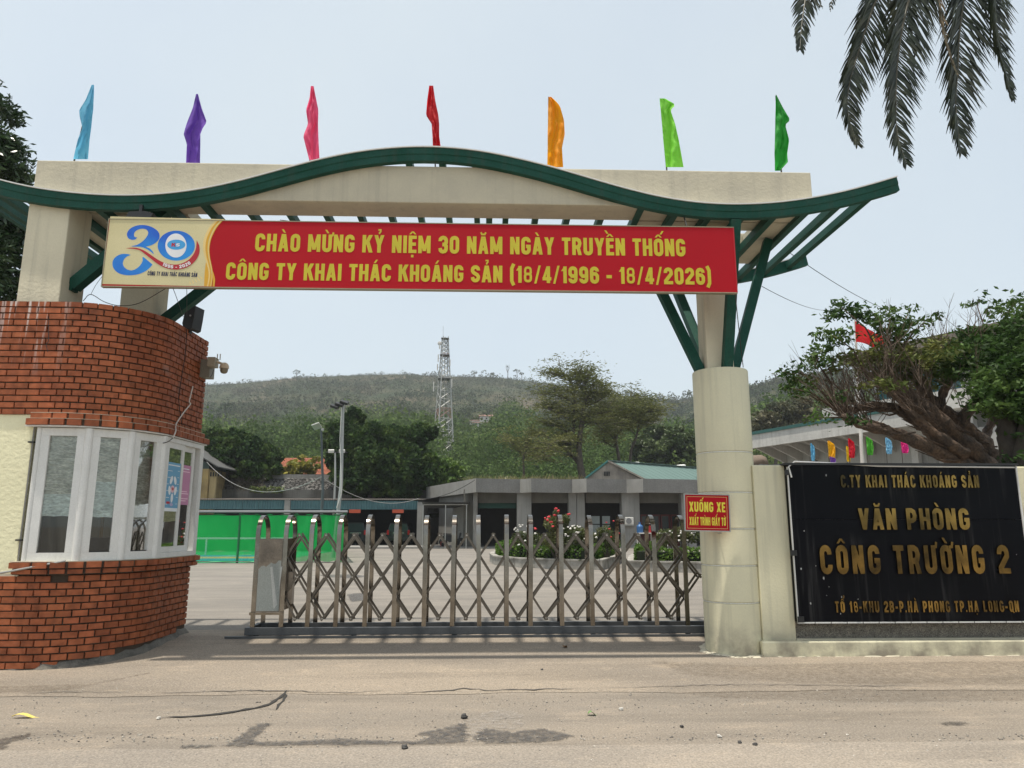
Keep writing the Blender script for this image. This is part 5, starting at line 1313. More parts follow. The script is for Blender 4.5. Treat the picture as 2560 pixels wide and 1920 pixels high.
# lone trees on the ridge
trunkm = mat("grey brown bark", (.10, .08, .06), .9, col2=(.05, .042, .035), scale=4, amt=.9, bump=1, bscale=12)
def ridge_tree(u, h, r, lab, bare=False):
    x, y, z = ray(u, 950); a = x / y; p = terr(a, .995); t = thing("ridge_tree", lab, "tree", p, "lone trees on the ridge")
    MB().tube([p - Vector((0, 0, 1)), p + Vector((.3, 0, h * .5)), p + Vector((0, 0, h))], [.35, .3, .12], 6).build("trunk", trunkm, t)
    if bare:
        for s in (-1, 1): MB().tube([p + Vector((0, 0, h * .45)), p + Vector((s * 1.2, 0, h * .75)), p + Vector((s * 1.4, 0, h * 1.05))], [.25, .2, .1], 5).build("branch", trunkm, t)
    c = shell_pts((p.x, p.y, p.z + h * .85), (r, r, r * (.5 if not bare else .9)), 60 if not bare else 14, inner=.5); quads_obj("crown", leaf_quads(c, 1.1, .7), shrub, t)
ridge_tree(740, 6, 3.5, "small flat topped tree on the ridge right of the brick booth"); ridge_tree(1185, 5, 3, "small umbrella shaped tree on the ridge right of the tower")
ridge_tree(1269, 12, 1.5, "bare forked tree on the ridge, tallest of the ridge trees", True); ridge_tree(1292, 9, 3.2, "bushy tree on the ridge, middle of the close group"); ridge_tree(1304, 7, 2.2, "narrow dark tree on the ridge, right end of the close group"); ridge_tree(1231, 4, 1.8, "tiny round tree on the ridge left of the bare forked tree")

# ================================================================== lattice tower
TY = 165.0; K = TY / 250; tb = PY(1108, 1128, TY); tt = PY(1108, 842, TY)
twm = mat("galvanised tower steel", (.42, .42, .40), .5, metal=.3); redw = mat("faded red tower steel", (.30, .17, .14), .6)
tw = thing("lattice_tower", "tall galvanised lattice telecom tower with antennas on the hillside", "tower", (tb.x, TY, tb.z - 4))
H_ = tt.z - tb.z; hw = lambda k: (2.3 * (1 - k) + 1.0) * K
def corner(i, k): sx, sy = ((-1, -1), (1, -1), (1, 1), (-1, 1))[i % 4]; ca, sa = math.cos(.35), math.sin(.35); w = hw(k) * .86; return Vector((tb.x + (sx * ca - sy * sa) * w, TY + (sx * sa + sy * ca) * w, tb.z + H_ * k))
for i in range(4): MB().tube([corner(i, -.06), corner(i, .33), corner(i, .66), corner(i, 1)], [.26 * K, .22 * K, .17 * K, .13 * K], 6).build("leg", twm, tw)
ks = [-.05]; st = .12
while ks[-1] < .985: ks.append(min(1, ks[-1] + st)); st = max(.035, st * .9)
for j in range(len(ks) - 1):
    mb = MB(); k0, k1 = ks[j], ks[j + 1]; r = (.10 if k0 < .5 else .075) * K
    for i in range(4):
        mb.tube([corner(i, k0), corner(i + 1, k1)], r, 4); mb.tube([corner(i + 1, k0), corner(i, k1)], r, 4); mb.tube([corner(i, k1), corner(i + 1, k1)], r, 4)
        if k0 < .35: m1 = corner(i, k1).lerp(corner(i + 1, k1), .5); mb.tube([corner(i, (k0 + k1) / 2), m1], .08 * K, 4); mb.tube([corner(i + 1, (k0 + k1) / 2), m1], .08 * K, 4)
    mb.build("bracing", redw if j % 9 == 3 else twm, tw)
MB().tube([(tb.x, TY, tb.z), (tb.x, TY, tt.z)], .16 * K, 6).build("cable_ladder", twm, tw)
for k in (.98, .83, .62): 
    w = hw(k) + .2; z = tb.z + H_ * k; MB().box(tb.x - w, tb.x + w, TY - w, TY + w, z, z + .12).build("platform", mat("tower platform", (.2, .2, .2), .7), tw)
for (dx, k, L_) in ((-2.2, .80, 2.6), (-2.4, .72, 2.2), (1.9, .76, 2.2), (-3.6, .55, 3.4), (2.6, .58, 3.0), (-1.8, .9, 1.6)):
    dx, L_ = dx * K, L_ * K; z = tb.z + H_ * k; MB().box(tb.x + dx - .12, tb.x + dx + .12, TY - 1.1, TY - .95, z - L_ / 2, z + L_ / 2).build("antenna_panel", wallw, tw); MB().tube([(tb.x + dx, TY - .95, z), (tb.x + dx * .4, TY - .5, z)], .04, 4).build("bracket", twm, tw)
MB().lathe([(.0001, -.2), (.45, -.12), (.5, .15), (.0001, .15)], (tb.x - 1.2, TY - .7, tb.z + H_ * .935), 12, 'Y').build("dish", wallw, tw)
MB().tube([(tb.x - .5, TY, tt.z), (tb.x - .5, TY, tt.z + 2.6)], .035, 4).build("lightning_rod", twm, tw)

# ================================================================== workshop with folded parapet
tilem = mat("grey mosaic tile", (.20, .195, .185), .75, col2=(.15, .147, .14), scale=.8, amt=.7, fine=.10, fscale=14, streak=.25)
tilel = mat("pale render and lit parapet tone", (.27, .262, .245), .85, col2=(.20, .195, .183), scale=1, amt=.7, streak=.3)
shaded = mat("weathered plaster in shade tone", (.15, .14, .12), .9, col2=(.08, .075, .065), scale=.7, amt=.8, streak=.5)  # streaks are weathering, the dark base has the shade of covered parts painted in
redwood = mat("dark red painted wood", (.11, .012, .010), .5)
wk = thing("workshop", "long low workshop with a folded grey parapet, open bays and piers across the yard", "building", (6, 52, 0))
plan = [(1066, 62.0), (1190, 50.4), (1300, 51.4), (1328, 50.4), (1430, 51.4), (1466, 50.4), (1566, 51.4), (1607, 50.4), (1770, 51.6), (1960, 50.6)]
PZT, PZB = 4.72, 3.78
PP = []
for u, Y in plan: PP.append(PY(u, 1200, Y))
for i in range(len(PP) - 1):
    a, b = PP[i], PP[i + 1]; t = (b - a).normalized(); n_ = Vector((-t.y, t.x, 0)) 
    narrow = i in (0, 2, 4, 6); m_ = tilel if narrow else tilem  # angled faces drawn paler: the light on them is put into the colour
    MB().prism([(a.x, a.y, PZB), (b.x, b.y, PZB), (b.x + n_.x * .18, b.y + n_.y * .18, PZB), (a.x + n_.x * .18, a.y + n_.y * .18, PZB)], (0, 0, PZT - PZB)).build("parapet_panel", m_, wk)
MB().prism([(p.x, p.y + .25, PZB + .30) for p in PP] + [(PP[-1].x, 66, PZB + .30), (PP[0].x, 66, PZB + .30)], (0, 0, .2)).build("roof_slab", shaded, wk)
zL = 3.12
for i, (ua, ub) in enumerate(((1190, 1292), (1328, 1421), (1464, 1552), (1598, 1700), (1740, 1900))):
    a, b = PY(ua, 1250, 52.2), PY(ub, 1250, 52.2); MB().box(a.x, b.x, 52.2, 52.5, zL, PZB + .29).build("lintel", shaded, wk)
for (ua, ub) in ((1183, 1194), (1292, 1328), (1421, 1441), (1442, 1462), (1553, 1597), (1701, 1735)):
    a, b = PY(ua, 1250, 51.9), PY(ub, 1250, 51.9); bevel(MB().box(a.x, b.x, 51.7 if ub - ua > 25 else 51.9, 52.6, -.1, PZB + .29).build("pier", tilel if ub - ua > 12 else concrete, wk), .02)
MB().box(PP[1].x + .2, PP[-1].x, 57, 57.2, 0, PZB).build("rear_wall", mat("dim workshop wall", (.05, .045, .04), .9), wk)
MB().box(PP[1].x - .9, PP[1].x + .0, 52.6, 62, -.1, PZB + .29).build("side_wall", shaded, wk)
wl_a = PY(1097, 1300, 60)
MB().prism([(wl_a.x, 60, -.1), (PY(1180, 1300, 52.6).x - .02, 52.6, -.1), (PY(1180, 1300, 52.6).x + .1, 52.9, -.1), (wl_a.x + .1, 60.3, -.1)], (0, 0, PZB + .2)).build("side_wall", tilel, wk, label="whitewashed side wall with moss stains")
MB().box(-30, PP[-1].x, 51.4, 58, 0.002, .10).build("floor_slab", concrete, wk)
gb = mat("dark green tarpaulin", (.01, .06, .045), .7); a, b = PY(1196, 1262, 52.6), PY(1290, 1262, 52.6); MB().box(a.x, b.x, 52.62, 52.66, 2.75, zL).build("awning", gb, wk)
# doors in the far right bay
a, b = PY(1600, 1300, 54), PY(1700, 1300, 54)
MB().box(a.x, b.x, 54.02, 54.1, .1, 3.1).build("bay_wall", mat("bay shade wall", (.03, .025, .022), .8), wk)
for k in range(4):
    x0, x1 = a.x + (b.x - a.x) * (k * .25 + .01), a.x + (b.x - a.x) * (k * .25 + .24)
    d = MB().box(x0, x0 + .1, 53.9, 54.0, .1, 2.35).box(x1 - .1, x1, 53.9, 54.0, .1, 2.35).box(x0 + .1, x1 - .1, 53.9, 54.0, 2.22, 2.35).box(x0 + .1, x1 - .1, 53.9, 54.0, .1, .9).build("door", redwood, wk)
    MB().box(x0 + .101, x1 - .101, 53.94, 53.96, .901, 2.219).build("pane", mat("shaded door glass", (.05, .06, .06), .15), d)
a, b = PY(1478, 1350, 53.2), PY(1530, 1350, 53.2)
for k in range(2):
    for r in range(2):
        x0 = a.x + (b.x - a.x) * (.05 + k * .5); MB().box(x0, x0 + (b.x - a.x) * .38, 53.2, 53.22, 1.05 + r * .62, 1.6 + r * .62).build("window", mat("pale window pane", (.30, .34, .33), .4), wk)
ww = wallw
def yardbox(name, lab, cat, u0, u1, v0, v1, Y, dep, m_, parts=None):
    a, b = PY(u0, v1, Y), PY(u1, v0, Y); t = thing(name, lab, cat, ((a.x + b.x) / 2, Y, a.z)); return a, b, t
a, b, t = yardbox("air_conditioner", "white air conditioner unit on the workshop pier", "air conditioner", 1562, 1582, 1293, 1312, 51.6, .4, ww)
bevel(MB().box(a.x, b.x, 51.3, 51.69, a.z, b.z).build("casing", ww, t), .03)
cc = Vector(((a.x * .6 + b.x * .4), 51.295, (a.z + b.z) / 2)); MB().lathe([(.0001, 0), (.2, 0), (.2, -.02)], cc, 16, 'Y').build("fan_grille", mat("grey grille", (.2, .2, .2), .6), t)
MB().box(a.x, b.x, 51.4, 51.69, a.z - .08, a.z - .02).build("bracket", galv, t)
# table with a blue crate and red bucket
ta, tb_ = PY(1594, 1332, 49), PY(1668, 1332, 49)
t = thing("table", "long white table in front of the right workshop bay", "table", ((ta.x + tb_.x) / 2, 49, 0))
bevel(MB().box(ta.x, tb_.x, 48.7, 49.5, ta.z - .06, ta.z).build("tabletop", ww, t), .01)
for x in (ta.x + .05, (ta.x + tb_.x) / 2, tb_.x - .05):
    for y in (48.75, 49.4): MB().box(x - .03, x + .03, y, y + .06, 0, ta.z - .0605).build("leg", ww, t)
c = PY(1600, 1328, 49.1); t = thing("water_jug", "blue water jug standing on the white table", "jug", (c.x, 49.1, ta.z))
MB().lathe([(.2, 0), (.22, .1), (.22, .42), (.08, .55), (.08, .62)], (c.x, 49.1, ta.z + .002), 16).build("body", mat("blue plastic", (.03, .12, .30), .3), t, smooth='auto'); MB().lathe([(.085, .62), (.085, .68)], (c.x, 49.1, ta.z + .003), 12).build("cap", mat("blue cap", (.02, .08, .3), .4), t)
c = PY(1624, 1328, 49.1); t = thing("basket", "bright red plastic basket standing on the white table", "basket", (c.x, 49.1, ta.z))
MB().lathe([(.17, 0), (.26, .42), (.28, .42), (.28, .46), (.25, .46), (.16, .03)], (c.x, 49.1, ta.z + .002), 16).build("body", mat("red plastic", (.45, .01, .02), .35), t, smooth='auto'); MB().tube([(c.x - .26, 49.1, ta.z + .44), (c.x, 49.1, ta.z + .62), (c.x + .26, 49.1, ta.z + .44)], .012, 6).build("handle", wallw, t)
# small grey awning between shed and workshop, motorbike and stool underneath
aw = thing("lean_to", "low grey corrugated lean to roof between the car shed and the workshop", "awning", (PY(1115, 1300, 52).x, 54, 0))
corg = mat("grey corrugated sheet", (.09, .09, .085), .6, col2=(.05, .05, .048), scale=1)
a, b = PY(1056, 1258, 51.5), PY(1174, 1262, 51.5)
def corr(mb, xa, xb, za, zb, ya, yb, n=40, amp=.03, axis='x'):
    vs = []
    for i in range(n * 2 + 1):
        x = xa + (xb - xa) * i / (n * 2); d = amp * (1 if i % 2 else -1); vs += [(x, ya, za + d), (x, yb, zb + d)]
    return mb.add(vs, [(2 * i, 2 * i + 2, 2 * i + 3, 2 * i + 1) for i in range(n * 2)])
mb = MB(); corr(mb, a.x, b.x, 3.12, 2.85, 51.0, 56.5, 30); mb.build("roof_sheet", corg, aw)
MB().tube([(a.x + .1, 51.2, 2.97), (b.x - .1, 51.2, 2.97)], .04, 6).build("purlin", galv, aw)
for x in (a.x + .1, (a.x + b.x) / 2, b.x - .2): MB().tube([(x, 51.2, 0), (x, 51.2, 2.95)], .035, 6).build("post", galv, aw)
mk = thing("motorbike", "dark motorbike parked under the lean to roof", "motorbike", PY(1128, 1350, 53)); mp_ = Vector((PY(1130, 1350, 53).x, 53, .10)); mk.location = mp_
for dx in (-.62, .62):
    w = MB().lathe([(.0001, -.04), (.2, -.045), (.28, -.045), (.30, 0), (.28, .045), (.2, .045), (.0001, .04)], mp_ + Vector((dx, 0, .30)), 18, 'Y').build("wheel", rubber, mk, smooth='auto'); MB().lathe([(.0001, -.055), (.05, -.055), (.05, .055)], mp_ + Vector((dx, 0, .30)), 10, 'Y').build("hub", galv, w)
MB().prism([mp_ + Vector(p) for p in [(-.7, -.1, .62), (-.55, -.1, .82), (.1, -.1, .80), (.2, -.1, .55), (.45, -.1, .55), (.55, -.1, .95), (.68, -.1, .92), (.5, -.1, .38), (-.2, -.1, .30), (-.5, -.1, .5)]], (0, .2, 0)).build("body", blackm, mk)
MB().prism([mp_ + Vector(p) for p in [(-.62, -.12, .825), (-.1, -.12, .825), (.0, -.12, .88), (-.6, -.12, .92)]], (0, .24, 0)).build("saddle", rubber, mk)
MB().tube([mp_ + Vector(p) for p in [(.5, -.32, 1.02), (.55, 0, 1.0), (.5, .32, 1.02)]], .02, 6).build("handlebar", galv, mk); MB().tube([mp_ + Vector(p) for p in [(.55, 0, .95), (.62, 0, .30)]], .03, 6).build("fork", galv, mk)
st_ = thing("stool", "small red plastic stool beside the motorbike", "stool", Vector((PY(1107, 1350, 52.5).x, 52.5, .10))); sp_ = wloc(st_)
MB().box(sp_.x - .16, sp_.x + .16, 52.35, 52.65, .40, .44).build("seat", mat("faded red plastic", (.22, .03, .02), .5), st_)
for dx in (-.13, .13):
    for dy in (-.12, .12): MB().box(sp_.x + dx - .02, sp_.x + dx + .02, 52.5 + dy - .02, 52.5 + dy + .02, .1, .399).build("leg", st_.children[0].data.materials[0], st_)

# ================================================================== car shed
sh = thing("car_shed", "open car shed with a teal corrugated fascia and dark bays", "shed", (-13, 57, 0))
teal = mat("faded teal sheet", (.085, .19, .205), .55, col2=(.055, .13, .15), scale=.9, amt=.9, streak=.5, streakcol=(.035, .08, .09))
xa = -30; joints_u = [(None, 735), (745, 1049)]
def fascia(x0, x1, z0, z1):
    n = int((x1 - x0) / .19) * 2; vs = []
    for i in range(n + 1):
        x = x0 + (x1 - x0) * i / n; y = 56 + (.035 if i % 2 else -.035); vs += [(x, y, z0), (x, y, z1)]
    return MB().add(vs, [(2 * i, 2 * i + 2, 2 * i + 3, 2 * i + 1) for i in range(n)])
xs_f = [xa, -24.5, PY(607, 1260, 56).x, PY(647, 1260, 56).x, PY(712, 1260, 56).x]
for i in range(len(xs_f) - 1): fascia(xs_f[i] + .01, xs_f[i + 1] - .01, 2.74 + .01 * (i % 2), 3.42).build("fascia_panel", teal, sh)
xs_f = [PY(727, 1260, 56).x, PY(835, 1260, 56).x, PY(945, 1260, 56).x, PY(1046, 1260, 56).x]
for i in range(len(xs_f) - 1): fascia(xs_f[i] + .01, xs_f[i + 1] - .01, 2.74, 3.40 - .01 * i).build("fascia_panel", teal, sh)
a = PY(719, 1260, 56).x; bevel(MB().box(a - .22, a + .22, 55.9, 56.3, 0, 3.45).build("post", tilel, sh), .02)
a = PY(1052, 1260, 56).x; bevel(MB().box(a - .25, a + .18, 55.9, 56.3, 0, 3.3).build("post", tilel, sh), .02)
mb = MB(); corr(mb, xa, PY(1056, 1250, 56).x, 3.46, 3.75, 55.85, 61.5, 160, .02); mb.build("roof_sheet", mat("rusty grey roof sheet", (.10, .085, .07), .9, col2=(.05, .045, .04), scale=1, amt=.9), sh)
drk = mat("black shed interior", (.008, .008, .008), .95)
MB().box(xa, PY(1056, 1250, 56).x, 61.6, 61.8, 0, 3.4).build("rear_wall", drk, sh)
MB().box(PY(1056, 1250, 56).x - .2, PY(1056, 1250, 56).x - .0, 56.31, 61.5, 0, 3.3).build("side_wall", shaded, sh)
for (u, v) in ((887, 1278), (995, 1278)):
    p = PY(u, v, 55.8); MB().box(p.x - .42, p.x + .42, 55.80, 55.84, p.z - .13, p.z + .13).build("number_board", mat("orange red board", (.40, .06, .02), .6), sh)

def suv(u0, u1, vtop, Y, lab, col):
    a = PY(u0, 1360, Y).x; b = PY(u1, 1360, Y).x; w = b - a; cx = (a + b) / 2; top = PY(u0, vtop, Y).z
    t = thing("parked_car", lab, "car", (cx, Y, 0), "dark cars parked in the shed"); body = mat("dark car paint", col, .2, fine=0); gl = mat("tinted car glass", (.03, .04, .045), .08, fine=0)
    hw_ = w / 2
    prof = [(-hw_ * .98, .38), (-hw_, .75), (-hw_ * .97, 1.05), (-hw_ * .80, top - .12), (-hw_ * .70, top), (hw_ * .70, top), (hw_ * .80, top - .12), (hw_ * .97, 1.05), (hw_, .75), (hw_ * .98, .38)]
    bevel(MB().prism([(cx + x, Y, z) for x, z in prof], (0, 3.9, 0)).build("body", body, t), .07, 3)
    bevel(MB().box(cx - hw_ * .96, cx + hw_ * .96, Y - .16, Y - .001, .42, .72).build("bumper", body, t), .05, 3)
    bevel(MB().prism([(cx + x, Y - .03, z) for x, z in [(-hw_ * .84, 1.12), (-hw_ * .70, top - .12), (hw_ * .70, top - .12), (hw_ * .84, 1.12)]], (0, .035, 0)).build("rear_window", gl, t), .01)
    for s in (-1, 1):
        bevel(MB().box(min(cx + s * hw_ * .80, cx + s * hw_ * .99), max(cx + s * hw_ * .80, cx + s * hw_ * .99), Y - .05, Y + .12, .86, 1.22).build("tail_light", mat("red lamp lens", (.42, .01, .012), .2, fine=0), t), .03)
        for yy in (.75, 3.1): w_ = MB().lathe([(.2, -.11), (.35, -.11), (.37, 0), (.35, .11), (.2, .11)], (cx + s * (hw_ - .16), Y + yy, .37), 20, 'X').build("wheel", rubber, t, smooth='auto'); MB().lathe([(.0001, -.1), (.2, -.1), (.2, .1)], (cx + s * (hw_ - .16), Y + yy, .37), 12, 'X').build("rim", galv, w_)
    MB().box(cx - .42, cx + .42, Y - .05, Y - .031, .98, 1.03).build("chrome_strip", mat("chrome strip", (.6, .6, .6), .2, metal=.9), t)
    MB().box(cx - .20, cx + .20, Y - .045, Y - .031, .78, .94).build("number_plate", wallw, t)
suv(862, 914, 1306, 57.2, "dark car parked in the left open bay of the shed, partly behind a gate arch", (.02, .022, .025))
suv(966, 1024, 1307, 57.2, "black four wheel drive parked in the right open bay of the shed", (.012, .013, .015))

# ================================================================== badminton court behind green mesh
NY = 31.5
meshg = bpy.data.materials.new("green windscreen mesh"); meshg.use_nodes = True
def _mg(m, a):
    nt = m.node_tree; N = nt.nodes; L = nt.links; out = N["Material Output"]; b = N["Principled BSDF"]; b.inputs["Base Color"].default_value = (.004, .36, .075, 1); b.inputs["Roughness"].default_value = .8
    tl_ = N.new("ShaderNodeBsdfTranslucent"); tl_.inputs[0].default_value = (.004, .48, .10, 1); m1 = N.new("ShaderNodeMixShader"); m1.inputs[0].default_value = .45
    L.new(b.outputs[0], m1.inputs[1]); L.new(tl_.outputs[0], m1.inputs[2])
    tp = N.new("ShaderNodeBsdfTransparent"); m2 = N.new("ShaderNodeMixShader"); m2.inputs[0].default_value = a
    L.new(tp.outputs[0], m2.inputs[1]); L.new(m1.outputs[0], m2.inputs[2]); L.new(m2.outputs[0], out.inputs[0])
_mg(meshg, .72)
clothg = mat("green backdrop cloth", (.004, .34, .07), .8, col2=(.004, .28, .06), scale=.6, fine=.1)
ct = thing("court_enclosure", "court enclosed by bright green mesh on a grey pipe frame", "fence", (-12, NY, 0))
xr = PY(858, 1400, NY).x; xl = -21
ztop = 2.10
greyp = mat("grey pipe", (.20, .21, .22), .5, metal=.3)
def netp(x0, x1, y0, y1, zb, zt, nm, par, m_, seed=0, nu=60, sag=.03):
    def P(i, j):
        s = i / nu; x = x0 + (x1 - x0) * s; y = y0 + (y1 - y0) * s; k = j / 10
        f = .05 * math.sin(s * 34 + seed) * math.sin(k * 3.1) + .03 * math.sin(s * 71 + k * 3)
        z = zb + (zt - zb) * k + sag * (math.sin(s * 40 + seed) * .5 - .5) * (1 - abs(2 * k - 1)) * 0 + (sag * math.sin(s * 25 * 2) if j in (0, 10) else 0)
        return (x + (f if abs(y1 - y0) > abs(x1 - x0) else 0), y + (f if abs(x1 - x0) >= abs(y1 - y0) else 0), z)
    return MB().grid(P, nu, 10).build(nm, m_, par, smooth=True)
xm = PY(660, 1400, NY).x
netp(xl, PY(592, 1400, NY).x, NY, NY, .06, ztop - .12, "mesh_panel", ct, meshg, 0)
netp(PY(592, 1400, NY).x, xr, NY, NY, .06, ztop - .12, "mesh_panel", ct, meshg, 2)
xbk = PY(838, 1380, 46).x
netp(xr, xbk, NY, 46, .06, ztop - .1, "mesh_panel", ct, meshg, 4)
netp(xl, xbk, 46, 46, .02, 2.15, "backdrop", ct, clothg, 1)
MB().tube([(xl, NY, ztop), (xr + .1, NY, ztop)], .055, 8).build("top_rail", greyp, ct, smooth='auto')
MB().tube([(xr, NY, ztop), (xbk, 46, ztop + .1)], .04, 6).build("top_rail", greyp, ct)
for u in (592, 735, 858):
    x = PY(u, 1400, NY).x; MB().tube([(x, NY + .04, 0), (x, NY + .04, ztop)], .05, 8).build("post", mat("green painted post", (.01, .16, .06), .6), ct)
MB().tube([(xl + i * .4, NY - .02, ztop - .10 - .05 * abs(math.sin(i * .8))) for i in range(int((xr - xl) / .4) + 1)], .015, 5).build("hem_rope", blackm, ct)
MB().tube([(xl + i * .4, NY - .02, .05 + .015 * math.sin(i * 1.7)) for i in range(int((xr - xl) / .4) + 1)], .02, 5).build("hem_rope", blackm, ct)
def sheet(name, x0, x1, y0, y1, z, m_, par=None):
    o = MB().add([(x0, y0, z), (x1, y0, z), (x1, y1, z), (x0, y1, z)], [(0, 1, 2, 3)]).build(name, m_, par); 
    if par is None: o["kind"] = "structure"
    return o
cf = sheet("court_floor", xl, xbk - .1, NY + .1, 45.9, .006, mat("green court paint", (.01, .30, .10), .7))
bluec = mat("blue court paint", (.02, .22, .42), .7); orc = mat("orange court paint", (.60, .30, .14), .7); linew = mat("white line paint", (.75, .75, .72), .7)
xq = PY(705, 1390, 38).x
sheet("court_marking", xl, xq, NY + 2.0, 36.0, .010, bluec, cf); sheet("court_marking", xl, xq, 36.0, 38.0, .010, orc, cf); sheet("court_marking", xl, xq, 38.0, 40.0, .010, bluec, cf)
for y in (35.9, 33.6): pass
sheet("court_marking", xq, xbk - .4, 38.2, 38.35, .014, mat("yellow line paint", (.6, .55, .08), .7), cf)
MB().bar((-14.2, 34, .016), (-12.7, 41, .016), .10, .003).build("court_marking", linew, cf)
nett = thing("badminton_net", "badminton net with a white tape seen through the green mesh", "net", (-13, 40, 0))
MB().box(xl, PY(735, 1340, 40).x, 39.97, 40.03, PY(600, 1348, 40).z, PY(600, 1344, 40).z + .01).build("tape", linew, nett)
px_n = PY(517, 1345, 40).x
for x in (px_n, PY(735, 1340, 40).x): MB().box(x - .04, x + .04, 39.96, 40.04, 0.01, PY(600, 1345, 40).z).build("post", linew, nett)
dkn = bpy.data.materials.new("fine net mesh"); dkn.use_nodes = True
_mg(dkn, .15); dkn.node_tree.nodes["Principled BSDF"].inputs["Base Color"].default_value = (.02, .05, .03, 1)
MB().add([(xl, 40, .8), (PY(735, 1340, 40).x, 40, .8), (PY(735, 1340, 40).x, 40, PY(600, 1348, 40).z), (xl, 40, PY(600, 1348, 40).z)], [(0, 1, 2, 3)]).build("netting", dkn, nett)

# floodlight poles
def lamp_pole(pb, pts, r0, lab, heads, m_=galv):
    t = thing("floodlight_pole", lab, "light pole", pb, "floodlight poles round the court"); MB().tube(pts, [r0, r0 * .85, r0 * .6][:len(pts)] if len(pts) == 3 else [r0, r0 * .6], 10).build("pole", m_, t, smooth='auto')
    for (c, w, d, h, tilt, mm) in heads:
        hd = MB().box(-w / 2, w / 2, -d / 2, d / 2, -h / 2, h / 2).build("lamp_head", mm, t, local=True); hd.location = Vector(c) - wloc(t); hd.rotation_euler = tilt; bevel(hd, .02)
    return t
Y1 = 38.5; p = PY(805, 1275, Y1); q = PY(803, 1072, Y1)
t1 = lamp_pole((p.x, Y1, 0), [(p.x - .05, Y1, 0), (p.x, Y1, 3.3), (q.x, Y1, q.z)], .085, "dark grey floodlight pole, left of three behind the court", [((q.x - .22, Y1 - .1, q.z + .12), .42, .5, .07, (rad(-25), rad(-20), 0), galv)], mat("dark grey pole", (.07, .085, .09), .5))
MB().box(q.x + .02, q.x + .14, Y1 - .06, Y1 + .06, q.z - .1, q.z + .02).build("camera_head", galv, t1)
Y2 = 37; p = PY(845, 1278, Y2); q = PY(858, 1008, Y2)
hd = [(PY(u, v, Y2) + Vector((0, -.1 * i, 0)), .40, .35, .13, (rad(20), rad(18), 0), blackm) for i, (u, v) in enumerate(((861, 1006), (850, 1012), (839, 1018)))]
t2 = lamp_pole((p.x - .15, Y2, 0), [(p.x - .15, Y2, 0), (p.x + .1, Y2, 3.5), (q.x, Y2, q.z)], .10, "tall pale floodlight pole carrying three black lamps", hd, mat("pale steel pole", (.42, .43, .42), .45, metal=.3))
MB().tube([PY(858, 1012, Y2), PY(839, 1022, Y2)], .03, 6).build("crossarm", galv, t2)
MB().tube([PY(855, 1020, Y2) + Vector((.0, -.12, 0)), PY(850, 1100, Y2) + Vector((.02, -.12, 0)), PY(852, 1190, Y2) + Vector((.05, -.12, 0)), PY(852, 1235, Y2) + Vector((.05, -.12, 0)), PY(843, 1270, Y2) + Vector((0, -.12, 0))], .025, 6).build("conduit", wallw, t2, smooth='auto')
Y3 = 57; p = PY(836, 1245, Y3); q = PY(838, 1132, Y3)
lamp_pole((p.x, Y3, 0), [(p.x, Y3, 0), (p.x, Y3, 5), (q.x, Y3, q.z)], .10, "grey pole with a crossbar of four small lamps in front of the dark trees", [(PY(u, 1128, Y3), .26, .2, .24, (rad(20), 0, 0), wallw) for u in (825, 831, 852, 858)] + [(PY(842, 1131, Y3), 1.6, .1, .08, (0, 0, 0), blackm)])

# ================================================================== stone retaining wall and things above the shed
rw = thing("retaining_wall", "dark rubble stone retaining wall above the car shed", "wall", (-18, 64, 0))
moss = mat("mossy dark concrete", (.085, .08, .07), .95, col2=(.17, .165, .15), scale=.7, amt=.9, bump=1, streak=.4, streakcol=(.02, .02, .018))
MB().box(-31, 1.5, 63.4, 63.9, 0, PY(700, 1224, 63.4).z).build("lower_wall", moss, rw)
zt = PY(700, 1192, 64.5).z; zb = PY(700, 1226, 64.5).z
MB().add([(-31, 63.95, zb - .3), (-8, 63.95, zb - .3), (-8, 65.6, zt), (-31, 65.6, zt)], [(0, 1, 2, 3)]).build("stone_backing", mat("black joints", (.02, .018, .016), .95), rw)
stm = mat("weathered rubble stone", (.20, .19, .175), .9, col2=(.10, .095, .088), scale=1.6, amt=.9, fine=.2, fscale=8)
mb = MB()
xs0 = PY(560, 1210, 64).x; xs1 = PY(800, 1210, 64).x
for r in range(8):
    z = zb + .02 + (zt - zb - .1) * r / 7.5; x = -31
    while x < xs1 + 6:
        w = rnd.uniform(.20, .42); yy = 63.95 + (z - zb + .3) / (zt - zb + .3) * 1.65
        if x > xs0 or rnd.random() < .25: mb.blob((x + w / 2, yy - .02, z + rnd.uniform(-.03, .03)), w * .52, .22, 1, (1, .5, .55))
        x += w * 1.08
mb.build("stones", stm, rw, kind="stuff")
MB().box(PY(680, 1190, 65.6).x, -9.2, 65.5, 65.9, zt - .1, PY(700, 1186, 65.6).z).build("coping", concrete, rw)
gr = PY(621, 1233, 63.2); gr2 = PY(703, 1233, 63.2)
for k in range(7): MB().box(gr.x, gr2.x, 63.30, 63.36, PY(621, 1241, 63.3).z + k * .085, PY(621, 1241, 63.3).z + .045 + k * .085).build("louvre", mat("grey louvre", (.12, .12, .115), .8), rw)
